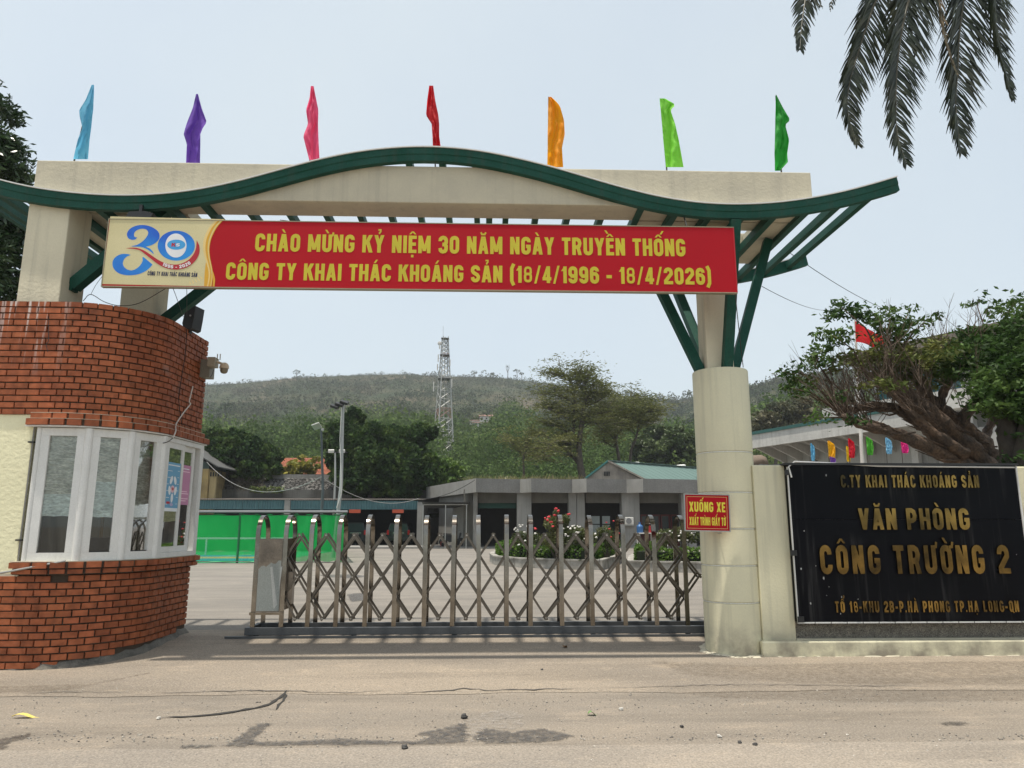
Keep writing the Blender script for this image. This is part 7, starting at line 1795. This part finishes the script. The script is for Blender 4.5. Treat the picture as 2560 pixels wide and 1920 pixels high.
# flower of flags in the yard
def yflag(u, vt, vb, ulr, col, lab, Y, fold=4):
    l, r = ulr; h = vb - vt
    flag([(vt, l, l + (r - l) * .2), (vt + h * .2, l, r - (r - l) * .15), (vt + h * .55, l + (r - l) * .1, r), (vt + h * .85, l + (r - l) * .12, r - (r - l) * .05), (vb, l + (r - l) * .25, r - (r - l) * .1)], col, lab, (l + 1, vb + 60, l + .5, vt - 2), Y=Y, fold=fold, name="flag", grp="small flags planted behind the boundary wall", zb=0.0)
yflag(0, 1108, 1152, (2026, 2038), (.16, .45, .65), "narrow light blue flag, leftmost behind the boundary wall", 22)
yflag(0, 1102, 1147, (2069, 2089), (.80, .42, .01), "orange yellow flag behind the wall, second from the left", 22)
yflag(0, 1115, 1154, (2115, 2127), (.75, .50, .01), "yellow flag half hidden behind the small red flag", 22.6)
yflag(0, 1096, 1145, (2120, 2138), (.60, .01, .03), "small red flag behind the wall, left of the white flagpole", 22)
yflag(0, 1092, 1138, (2165, 2184), (.08, .38, .03), "small green flag behind the wall, right of the white flagpole", 22)
yflag(0, 1094, 1135, (2213, 2231), (.22, .48, .66), "small light blue flag behind the wall under the tree", 22)
yflag(0, 1105, 1133, (2252, 2272), (.70, .03, .25), "magenta flag, rightmost behind the wall under the tree", 22)
yflag(0, 1142, 1156, (2074, 2090), (.20, .08, .40), "scrap of purple flag just above the wall coping", 21)
# national flag and pole
fp = thing("flagpole", "tall white flagpole behind the boundary wall under the tree", "flagpole", (PY(2155, 1160, 22).x, 22, 0)); pb_ = PY(2155, 1160, 22); MB().tube([(pb_.x, 22, 0), (pb_.x, 22, 3), (PY(2137, 800, 22).x - .0, 22, PY(2137, 800, 22).z)], [.07, .06, .03], 10).build("pole", ww, fp, smooth='auto')
for s in (-1, 1): MB().tube([(pb_.x, 22, 1.9), (pb_.x + s * .35, 22, 1.35)], .02, 6).build("stay", galv, fp)
nf = thing("national_flag", "red flag with a yellow star flying through the twigs of the leaning tree", "flag", PY(2138, 835, 22))
qa, qb, qc, qd = PY(2138, 806, 21.9), PY(2141, 858, 21.9), PY(2222, 871, 21.9), PY(2205, 839, 21.9)
def NF(i, j, nx=24, ny=10):
    s, t = i / nx, j / ny; p = qa.lerp(qb, t).lerp(qd.lerp(qc, t), s); p.y += .12 * math.sin(s * 9 + t * 2) * (s + .1); p.z += .05 * math.sin(s * 7 + 1); return p
MB().grid(NF, 24, 10).build("cloth", clothmat("red flag cloth", (.60, .008, .012)), nf, smooth=True)
star = []
for k in range(10):
    r = .36 if k % 2 == 0 else .14; a = math.pi / 2 + k * math.pi / 5; s, t = .56 + r * math.cos(a) * .42, .5 - r * math.sin(a) * .95
    p = NF(s * 24, t * 10); star.append(p + Vector((0, -.03, 0)))
c_ = sum(star, Vector()) / 10; MB().add([c_ + Vector((0, -.01, 0))] + star, [(0, 1 + k, 1 + (k + 1) % 10) for k in range(10)]).build("star", mat("yellow star cloth", (.80, .60, .02), .6, fine=0), nf)

# ================================================================== leaning fig tree behind the wall
bark = mat("brown fig bark", (.15, .095, .06), .9, col2=(.055, .04, .03), scale=3, amt=.95, fine=.25, fscale=22, bump=5, bscale=12)
twigm = mat("reddish dead twigs", (.095, .065, .045), .85, fine=0)
figl = leafmat("glossy fig leaves", (.022, .050, .012), (.045, .090, .020), (.085, .14, .034), scale=1.6, transl=.3, rough=.55, spec=.15)
figl2 = leafmat("olive fig leaves", (.05, .075, .018), (.09, .115, .028), (.14, .15, .04), scale=1.4, transl=.25, rough=.55, spec=.15)
Z3 = lambda x, y, Y: PY(1860 + x * .31646, 740 + y * .31646, Y)
ft = thing("fig_tree", "old fig tree with thick limbs leaning left over the boundary wall", "tree", (Z3(1950, 1400, 14).x, 14, 0))
base = Z3(1950, 1500, 14.2)
limbs = [([(2020, 1500, 14), (1720, 1325, 14), (1500, 1215, 13.8), (1250, 1105, 13.6), (1040, 1040, 13.5), (900, 1000, 13.5), (800, 960, 13.5), (740, 920, 13.5)], .17, .05),
         ([(2000, 1500, 14.1), (1850, 1290, 14.1), (1700, 1150, 14.1), (1550, 1010, 14.0), (1400, 880, 14.0), (1250, 770, 14), (1120, 680, 14), (1070, 650, 14)], .24, .13),
         ([(1980, 1500, 14.4), (1780, 1300, 14.3), (1600, 1170, 14.3), (1430, 1040, 14.2), (1300, 940, 14.2), (1150, 880, 14.2), (950, 880, 14.1), (800, 900, 14), (700, 880, 14)], .16, .05),
         ([(2080, 1500, 14.3), (1980, 1310, 14.3), (1880, 1180, 14.4), (1780, 1080, 14.5), (1650, 970, 14.6), (1500, 850, 14.7), (1400, 720, 14.8), (1380, 640, 14.8)], .22, .09),
         ([(1780, 1090, 14.5), (1720, 1000, 14.5), (1780, 900, 14.5), (1850, 830, 14.6), (1900, 700, 14.7)], .14, .08),
         ([(1560, 900, 14.6), (1560, 800, 14.6), (1610, 700, 14.6), (1640, 640, 14.6)], .10, .06),
         ([(1750, 1250, 13.8), (1550, 1120, 13.7), (1380, 980, 13.7), (1290, 900, 13.7), (1160, 760, 13.7), (1000, 690, 13.7)], .11, .03),
         ([(1900, 1150, 14.6), (1930, 1050, 14.7), (1980, 950, 14.8), (1990, 880, 14.8)], .10, .06),
         ([(1180, 760, 14), (1190, 660, 14), (1150, 560, 14), (1160, 400, 14), (1130, 280, 14)], .05, .015),
         ([(1620, 1180, 14), (1500, 1000, 13.9), (1420, 900, 13.9), (1300, 840, 13.9)], .12, .05)]
mbL = MB(); limbP = []
def wob(P, r):
    out = []; Q_ = [P[0] * 2 - P[1]] + P + [P[-1] * 2 - P[-2]]
    for i in range(1, len(Q_) - 2):
        for k in range(5):
            t = k / 5; a, b, c, d = Q_[i - 1:i + 3]; out.append(.5 * ((2 * b) + (c - a) * t + (2 * a - 5 * b + 4 * c - d) * t * t + (3 * b - a - 3 * c + d) * t ** 3))
    out.append(P[-1]); return out
for (pts, r0, r1) in limbs:
    P = wob([Z3(*p) for p in pts], r0); n = len(P); rr = [(r0 + (r1 - r0) * (i / (n - 1))) * rnd.uniform(.88, 1.14) for i in range(n)]
    limbP.append((P, rr)); m_ = MB().tube(P, rr, 12); vs = [Vector(v) for v in m_.v]
    m_.v = [v + Vector((mnoise.noise(v * 7), mnoise.noise(v * 7 + Vector((9, 0, 0))), mnoise.noise(v * 7 + Vector((0, 9, 0))))) * min(.05, r0 * .35) for v in vs]
    m_.build("limb", bark, ft, smooth=True)
# hanging roots and burls at the base
mb = MB()
for k in range(70):
    P, rr = rnd.choice(limbP[:4]); i = rnd.randrange(4, len(P) - 8); p = P[i]; q = P[min(i + 7, len(P) - 1)]; j = rr[i] * 1.0
    a = p + Vector((rnd.uniform(-j, j), -j * .8, rnd.uniform(-j, j))); b = q + Vector((rnd.uniform(-j, j), -j * .6, rnd.uniform(-j * 1.6, j)))
    mb.tube([a, a.lerp(b, .5) + Vector((0, -.03, rnd.uniform(-.12, .05))), b], [.02, .018, .008], 5)
mb.build("aerial_roots", bark, ft, smooth=True)
# twigs: fans of thin reddish shoots rising up-left
mb = MB(); tipsF = []
def shoots(n, region, Lr, ang, r=.008):
    for _ in range(n):
        x, y = region(); Y = rnd.uniform(13.2, 14.6); p = Z3(x, y, Y); a = rad(ang + rnd.gauss(0, 26)); L2 = rnd.uniform(*Lr)
        d = Vector((math.cos(a), rnd.uniform(-.35, .35), math.sin(a))); pts = [p]; dd = d.copy()
        for k in range(4): dd = (dd + Vector((rnd.uniform(-.25, .25), rnd.uniform(-.2, .2), rnd.uniform(-.12, .22)))).normalized(); pts.append(pts[-1] + dd * L2 / 4)
        mb.tube(pts, [r, r * .85, r * .7, r * .5, r * .25], 4, caps=False)
        for k in (2, 3):
            e = pts[k] + (dd + Vector((rnd.uniform(-.8, .8), rnd.uniform(-.4, .4), rnd.uniform(-.2, .6)))).normalized() * L2 * .28; mb.tube([pts[k], e], [r * .5, r * .2], 3, caps=False); tipsF.append(e)
        tipsF.append(pts[-1])
def along(i, a, b):
    def f():
        pts = limbs[i][0]; k = rnd.uniform(a, b) * (len(pts) - 1); j = min(int(k), len(pts) - 2); t = k - j; return pts[j][0] + (pts[j + 1][0] - pts[j][0]) * t, pts[j][1] + (pts[j + 1][1] - pts[j][1]) * t
    return f
shoots(84, along(0, .55, 1), (.5, 1.35), 118); shoots(89, along(2, .55, 1), (.6, 1.5), 118); shoots(39, along(1, .55, 1), (.5, 1.3), 105); shoots(39, along(6, .4, 1), (.5, 1.4), 125)
shoots(33, along(8, .2, 1), (.3, .8), 95); shoots(33, along(3, .6, 1), (.6, 1.4), 95); shoots(28, along(4, .3, 1), (.5, 1.2), 80); shoots(16, along(7, .2, 1), (.4, 1), 70); shoots(33, along(9, .3, 1), (.4, 1.2), 120)
shoots(18, lambda: (rnd.uniform(1480, 1640), rnd.uniform(330, 460)), (.5, .95), 95, .006); shoots(18, lambda: (rnd.uniform(1740, 1900), rnd.uniform(240, 340)), (.5, .85), 80, .006); shoots(8, lambda: (rnd.uniform(460, 560), 640), (.4, .6), 130, .005)
mb.build("twigs", twigm, ft, kind="stuff")
# boughs carrying leaf sprays (measured)
def spray_leaves(lst, m_, nm, par, n_per, lsz=.105):
    C = []; D = []
    for (x, y, rx, ry, Y) in lst:
        c = Z3(x, y, Y); k = .31646 * Y / FPX * 1.02; n = int(n_per * rx * ry / 2500) + 5; sub = max(4, n // 10)
        for _ in range(sub):
            a = rnd.uniform(0, 6.28); q = math.sqrt(rnd.random()); cc = c + Vector((math.cos(a) * rx * q * k, rnd.uniform(-.35, .35) * max(1, rx / 120), math.sin(a) * ry * q * k))
            for _ in range(14): C.append((cc.x + rnd.gauss(0, .075), cc.y + rnd.gauss(0, .075), cc.z + rnd.gauss(0, .045))); D.append((rnd.gauss(0, .7), rnd.gauss(0, .6), -.35))
    return quads_obj(nm, leaf_quads(np.array(C), lsz * 1.15, .40, dirs=np.array(D)), m_, par)
def bough(pts, r=.02): mbB.tube([Z3(*p) for p in pts], [r, r * .7, r * .3][:len(pts)] if len(pts) == 3 else r * .6, 5)
mbB = MB()
for pts in ([(900, 880, 14), (700, 680, 14), (480, 620, 13.9)], [(480, 620, 13.9), (380, 590, 13.9), (300, 600, 13.9)], [(700, 700, 14), (600, 560, 14), (560, 440, 14)], [(1000, 700, 13.8), (860, 420, 13.8), (640, 270, 13.8)], [(1130, 560, 14), (960, 250, 14), (760, 80, 14)], [(1160, 400, 14), (1080, 250, 14), (1010, 120, 14)], [(1160, 400, 14), (1260, 230, 14), (1310, 100, 14)], [(1180, 500, 14), (1330, 300, 14), (1440, 190, 14)], [(700, 880, 13.6), (520, 760, 13.6), (380, 730, 13.6)], [(800, 960, 13.5), (680, 960, 13.4), (570, 960, 13.4)], [(1400, 700, 14.7), (1560, 380, 14.7), (1560, 300, 14.7)], [(1900, 600, 14.6), (1900, 250, 14.6), (1830, 40, 14.6)], [(2050, 500, 14), (2050, 180, 14), (2150, 40, 14)]): bough(pts, .022)
mbB.build("boughs", bark, ft, smooth=True, kind="stuff")
spray_leaves([(330, 600, 55, 40, 13.9), (420, 660, 60, 40, 13.9), (480, 570, 45, 35, 13.9), (380, 720, 45, 45, 13.7), (470, 740, 50, 30, 13.7), (560, 470, 50, 70, 14), (620, 420, 60, 50, 14), (590, 540, 50, 40, 14), (650, 280, 70, 35, 13.8), (740, 300, 60, 50, 13.8), (800, 350, 60, 45, 13.8),
              (720, 150, 45, 55, 14), (770, 80, 50, 40, 14), (840, 90, 60, 45, 14), (900, 160, 60, 45, 14), (980, 130, 60, 40, 14), (1020, 210, 50, 50, 14), (1110, 180, 60, 50, 14), (1120, 110, 40, 20, 14), (1210, 230, 60, 50, 14), (1290, 130, 45, 50, 14), (1300, 260, 80, 55, 14), (1420, 200, 60, 40, 14), (1200, 320, 90, 50, 14),
              (570, 960, 40, 45, 13.4), (810, 990, 60, 25, 13.4), (700, 800, 60, 30, 13.6), (1080, 300, 60, 40, 14)], figl, "leaves", ft, 58)
spray_leaves([(900, 480, 140, 60, 14), (1050, 560, 160, 90, 14.2), (1250, 440, 160, 90, 14.3), (1350, 560, 160, 100, 14.4), (1250, 640, 120, 60, 14.4), (1480, 460, 140, 90, 14.6), (1600, 380, 130, 70, 14.8), (1480, 640, 140, 80, 14.5), (700, 560, 60, 50, 14), (500, 690, 60, 40, 14), (1620, 560, 120, 100, 14.6), (1100, 700, 120, 50, 13.3), (1400, 480, 200, 80, 13.6)], figl2, "leaves", ft, 54)
spray_leaves([(1560, 500, 120, 70, 14), (1680, 480, 120, 80, 14), (1720, 300, 60, 60, 14.6), (1780, 420, 120, 90, 14), (1860, 330, 110, 80, 14.2), (1960, 300, 110, 80, 14.2), (1750, 580, 120, 80, 13.8), (1640, 620, 90, 50, 13.9), (1850, 560, 130, 100, 13.6), (2000, 450, 160, 120, 13.6), (2130, 330, 130, 120, 13.6), (2150, 180, 100, 80, 13.8), (1980, 130, 50, 40, 14), (2060, 60, 60, 40, 14), (2130, 60, 50, 40, 14), (1830, 40, 30, 40, 14.4)], figl, "leaves", ft, 62)
# second tree at the right edge
ft2 = thing("fig_tree", "dense green fig tree with a dark trunk at the right edge behind the wall", "tree", (Z3(2090, 1400, 13).x, 13, 0))
for pts, r0, r1 in (([(2130, 1600, 13), (2110, 1320, 13), (2090, 1150, 13), (2060, 1000, 13), (2040, 880, 13), (1980, 760, 13)], .20, .12), ([(2100, 1150, 13.1), (2170, 1000, 13.1), (2230, 850, 13.1), (2300, 700, 13.1)], .15, .1), ([(2160, 1500, 12.8), (2200, 1200, 12.8), (2240, 1000, 12.8)], .16, .12)):
    P = wob([Z3(*p) for p in pts], r0); n = len(P); m_ = MB().tube(P, [(r0 + (r1 - r0) * i / (n - 1)) * rnd.uniform(.9, 1.12) for i in range(n)], 12); m_.v = [Vector(v) + Vector((mnoise.noise(Vector(v) * 8), 0, mnoise.noise(Vector(v) * 8 + Vector((5, 0, 0))))) * .05 for v in m_.v]; m_.build("trunk" if r0 == .20 else "limb", mat("dark fig bark", (.06, .048, .036), .9, col2=(.03, .025, .02), scale=3, amt=.9, bump=2, bscale=9), ft2, smooth=True)
spray_leaves([(1930, 680, 120, 90, 13), (2040, 640, 130, 110, 13), (2160, 560, 120, 140, 13), (1960, 800, 110, 80, 12.9), (2080, 780, 120, 100, 12.9), (2190, 740, 90, 120, 12.9), (1900, 880, 80, 60, 12.9), (2010, 900, 90, 50, 12.9), (2150, 880, 100, 70, 12.8), (2200, 960, 60, 60, 12.8), (1830, 780, 70, 60, 13), (2260, 600, 90, 200, 13), (2260, 400, 90, 120, 13.2)], figl, "crown", ft2, 75)
spray_leaves([(2180, 1290, 50, 40, 12.5), (2100, 960, 60, 40, 12.8), (2190, 1100, 40, 60, 12.7)], figl, "leaves", ft2, 22)

# ================================================================== tree at the left edge
Z2 = lambda x, y, Y: PY(x * .3614, 180 + y * .3614, Y)
ltm = leafmat("dark glossy leaves", (.014, .032, .012), (.030, .058, .022), (.065, .10, .042), scale=1.2, transl=.2, rough=.3)
lt = thing("broadleaf_tree", "dark leaved tree behind the booth at the left edge", "tree", (-10.2, 13.5, 0))
MB().tube([(-10.2, 13.5, 0), (-10.0, 13.5, 3), (-9.9, 13.5, 6), (-9.8, 13.4, 8.6)], [.2, .17, .12, .06], 8).build("trunk", trunkm, lt, smooth=True)
mb = MB(); C = []; D = []
for (x, y, rx, ry, w) in [(20, 180, 55, 40, 1), (40, 270, 35, 45, 1), (-40, 220, 80, 60, 1), (10, 450, 60, 60, 1.5), (100, 520, 60, 50, 1.4), (60, 620, 90, 80, 2), (120, 700, 50, 50, 1), (-60, 560, 100, 120, 2), (20, 720, 90, 50, 1.2), (60, 950, 80, 60, 1.2), (-40, 900, 80, 100, 2), (100, 1060, 70, 60, 1.6), (40, 1150, 90, 100, 2.4), (90, 1260, 60, 90, 1.6), (30, 1380, 80, 90, 2), (70, 1470, 60, 70, 1.4), (-50, 1250, 90, 200, 3), (20, 1560, 80, 60, 1.4)]:
    k = .3614 * 13.5 / FPX; c = Z2(x - 32, y, 13.5); mb.tube([(-9.9, 13.5, c.z - .8), c.lerp(Vector((-9.9, 13.5, c.z)), .4), c], [.04, .025, .01], 5)
    for _ in range(int(26 * w)):
        a = rnd.uniform(0, 6.28); q = math.sqrt(rnd.random()); cc = c + Vector((math.cos(a) * rx * k * q, rnd.uniform(-.5, .5), math.sin(a) * ry * k * q))
        for j in range(13): C.append((cc.x + rnd.gauss(0, .10), cc.y + rnd.gauss(0, .10), cc.z + rnd.gauss(0, .055))); D.append((rnd.gauss(.1, .8), rnd.gauss(0, .7), -.45))
mb.build("branches", trunkm, lt, smooth=True)
quads_obj("crown", leaf_quads(np.array(C), .16, .32, dirs=np.array(D)), ltm, lt)

# ================================================================== coconut palm at the top right
Z4 = lambda x, y, Y: PY(1900 + x * .29837, y * .29837, Y)
palm = thing("coconut_palm", "coconut palm whose drooping fronds hang into the top right corner", "palm tree", (8.3, 11.2, 0))
top = PY(2500, -400, 10.6)
MB().tube([(PY(2760, 900, 11).x, 11, -.2), PY(2750, 900, 11), PY(2720, 500, 11), PY(2670, 150, 10.9), PY(2600, -150, 10.8), top], [.22, .17, .14, .13, .13, .16], 12).build("trunk", trunkm, palm, smooth=True)
palmleaf = leafmat("coconut leaflets", (.010, .016, .009), (.020, .028, .014), (.038, .040, .022), scale=2, transl=.15, rough=.35)
palmdry = leafmat("dry brown leaflets", (.09, .06, .035), (.13, .09, .05), (.07, .06, .03), scale=2, transl=.2, rough=.5)
rachm = mat("frond midrib", (.07, .06, .03), .5)
def frond(pts, lleaf, spreadL, spreadR, m_, n=85, par=palm, droopk=.95, seed=0):
    """pts from crown to tip; leaflets on both sides, long near the middle"""
    r3 = random.Random(seed); P = wob([Vector(p) for p in pts], .02)
    for _ in range(1): P = wob(P, .02)
    Ls = [0]
    for i in range(1, len(P)): Ls.append(Ls[-1] + (P[i] - P[i - 1]).length)
    tot = Ls[-1]; mr = MB().tube(P[::3] + [P[-1]], [max(.004, .028 * (1 - i / (len(P) / 3 + 1))) for i in range(len(P[::3]) + 1)], 6)
    ra = mr.build("frond", rachm, par, smooth=True); Qs = []
    for k in range(n):
        s = tot * (.12 + .88 * k / n); i = min(max(1, int(np.searchsorted(Ls, s))), len(P) - 1); p = P[i - 1].lerp(P[i], (s - Ls[i - 1]) / max(1e-6, Ls[i] - Ls[i - 1])); d = (P[i] - P[i - 1]).normalized()
        side = d.cross(Vector((0, 1, 0))).normalized()
        f = s / tot; L_ = lleaf * (math.sin(math.pi * min(1, f * .8 + .18)) ** .6) * (1 - .35 * f ** 3)
        for sg, sp in ((-1, spreadL), (1, spreadR)):
            if r3.random() < .06: continue
            l = L_ * r3.uniform(.75, 1.12); o_ = side * sg * sp * r3.uniform(.85, 1.12) + d * .85 + Vector((0, r3.uniform(-.3, .25), 0)); o_.normalize()
            p0 = p; segs = 3; prev = p0; pw = .009
            wv = o_.cross(Vector((r3.uniform(-.3, .3), 1, r3.uniform(-.3, .3)))).normalized()
            for q in range(segs):
                dd = (o_ + Vector((0, 0, -droopk * (q + .3) / segs))).normalized(); nx_ = prev + dd * l / segs; nw = [.016, .013, .002][q] * r3.uniform(.8, 1.1)
                Qs.append([tuple(prev - wv * pw), tuple(prev + wv * pw), tuple(nx_ + wv * nw), tuple(nx_ - wv * nw)]); prev = nx_; pw = nw
    quads_obj("leaflets", np.array(Qs), m_, ra)
def fr(ps, Y0, Y1, *a, **k):
    n = len(ps); pts = [top + Vector((0, 0, .1))] + [Z4(x, y, Y0 + (Y1 - Y0) * i / (n - 1)) for i, (x, y) in enumerate(ps)]
    frond(pts, *a, **k)
fr([(800, -700), (500, -350), (400, -80), (370, 60), (345, 250), (335, 420)], 10.0, 9.4, .80, .6, .75, palmleaf, n=170, seed=1)
fr([(650, -600), (480, -250), (430, -60), (470, 20), (520, 60)], 10.4, 10.0, .5, .3, .5, palmleaf, n=60, seed=11)
fr([(1350, -600), (1150, -320), (1000, -60), (900, 200), (820, 450), (750, 700), (735, 930), (815, 1215)], 10.2, 9.6, .95, .38, 1.0, palmleaf, n=240, seed=2)
fr([(1500, -550), (1350, -280), (1260, -40), (1190, 250), (1150, 550), (1140, 850), (1150, 1110), (1228, 1380)], 10.0, 9.4, 1.0, .42, 1.15, palmleaf, n=240, seed=3)
fr([(1800, -600), (1760, -300), (1710, -30), (1670, 300), (1655, 620), (1640, 850), (1660, 1080), (1687, 1290)], 10.2, 9.6, 1.05, .38, 1.15, palmleaf, n=240, seed=4)
fr([(1560, -500), (1500, -250), (1500, -20), (1540, 250), (1600, 480), (1660, 640)], 9.9, 9.6, .42, .12, .25, palmdry, n=80, seed=5)
fr([(1500, -450), (1350, -250), (1300, -60), (1260, 80), (1280, 300), (1300, 480)], 10.6, 10.2, .62, .3, .8, palmleaf, n=80, seed=6)
fr([(1960, -600), (1930, -300), (1945, -40), (1975, 250), (2020, 480), (2060, 640), (2112, 830)], 10.0, 9.6, .75, .10, .7, palmleaf, n=190, seed=7)
fr([(2200, -500), (2300, -250), (2300, -60), (2270, 60), (2240, 180)], 10.2, 10.0, .6, .5, .5, palmleaf, n=60, seed=8)
fr([(1250, -700), (1000, -520), (760, -320), (640, -120), (600, 20), (590, 100)], 10.6, 10.3, .45, .5, .6, palmleaf, n=55, seed=9)
fr([(1750, -420), (1850, -220), (1900, -100), (1880, 20), (1900, 150)], 10.8, 10.6, .5, .4, .4, palmleaf, n=55, seed=10)
frond([top, top + Vector((1.0, .6, .9)), top + Vector((2.6, 1.0, .6)), top + Vector((3.6, 1.2, -.8))], .6, .7, .7, palmleaf, n=70, seed=21)
frond([top, top + Vector((.4, 1.5, 1.0)), top + Vector((.6, 3.0, .8)), top + Vector((.7, 4.0, -.4))], .6, .7, .7, palmleaf, n=70, seed=22)
frond([top, top + Vector((1.4, -.6, .8)), top + Vector((3.0, -1.0, .2)), top + Vector((3.8, -1.2, -1.2))], .6, .7, .7, palmleaf, n=70, seed=23)
for k in range(4): MB().blob(top + Vector((rnd.uniform(-.25, .25), rnd.uniform(-.2, .2), -.25)), .13, .05, 2, (1, 1, 1.2)).build("coconut", mat("coconut husk", (.09, .10, .03), .6), palm, smooth=True)

# ================================================================== overhead wires
wm_ = mat("overhead wire", (.03, .03, .032), .6, fine=0)
def span(a, b, sag, r, lab, m_=wm_, n=16):
    a, b = Vector(a), Vector(b); P = []
    for i in range(n + 1): t = i / n; p = a.lerp(b, t); p.z -= sag * 4 * t * (1 - t); P.append(p)
    o = MB().tube(P, r, 5).build("wire", m_); tag(o, lab, "wire"); return o
span(PY(1905, 716, 11.8), PY(2078, 775, 26), .15, .006, "lower overhead wire from the canopy to the fig tree"); span(PY(1960, 622, 11.8), PY(2280, 790, 26), .25, .007, "upper overhead wire from the canopy towards the office building")
span(PY(1838, 735, 8.9), PY(1858, 918, 9.9), .05, .006, "thin wire hanging from the banner's right end to the column top")
span(PY(853, 556, 15), PY(1700, 556, 17), .25, .008, "thin wire seen in the gap above the banner, upper of two"); span(PY(700, 550, 14), PY(1790, 562, 18), .35, .008, "thin wire seen in the gap above the banner, lower of two")
lcw = mat("pale cable", (.30, .30, .29), .6, fine=0)
span(PY(517, 1155, 52), PY(803, 1192, 38.4), 1.35, .015, "pale cable sagging from the yellow outbuilding to the left floodlight pole", lcw, 24); span(PY(803, 1192, 38.4), PY(1046, 1246, 50), .75, .018, "pale cable sagging from the left floodlight pole to the car shed", lcw, 20)
span(PY(1187, 1200, 50), PY(1052, 1248, 54), .3, .02, "dark cable drooping from the workshop parapet to the shed post"); 

# ================================================================== haze
mbh = MB().box(-1200, 1200, -70, 900, -1.3, 175)
hz = bpy.data.materials.new("haze"); hz.use_nodes = True
for n_ in list(hz.node_tree.nodes):
    if n_.type == 'BSDF_PRINCIPLED': hz.node_tree.nodes.remove(n_)
pv = hz.node_tree.nodes.new("ShaderNodeVolumePrincipled"); pv.inputs["Color"].default_value = (.90, .94, 1, 1); pv.inputs["Density"].default_value = 0.00034; pv.inputs["Anisotropy"].default_value = 0.2
hz.node_tree.links.new(pv.outputs[0], hz.node_tree.nodes["Material Output"].inputs["Volume"])
o = mbh.build("haze", hz); o["kind"] = "stuff"
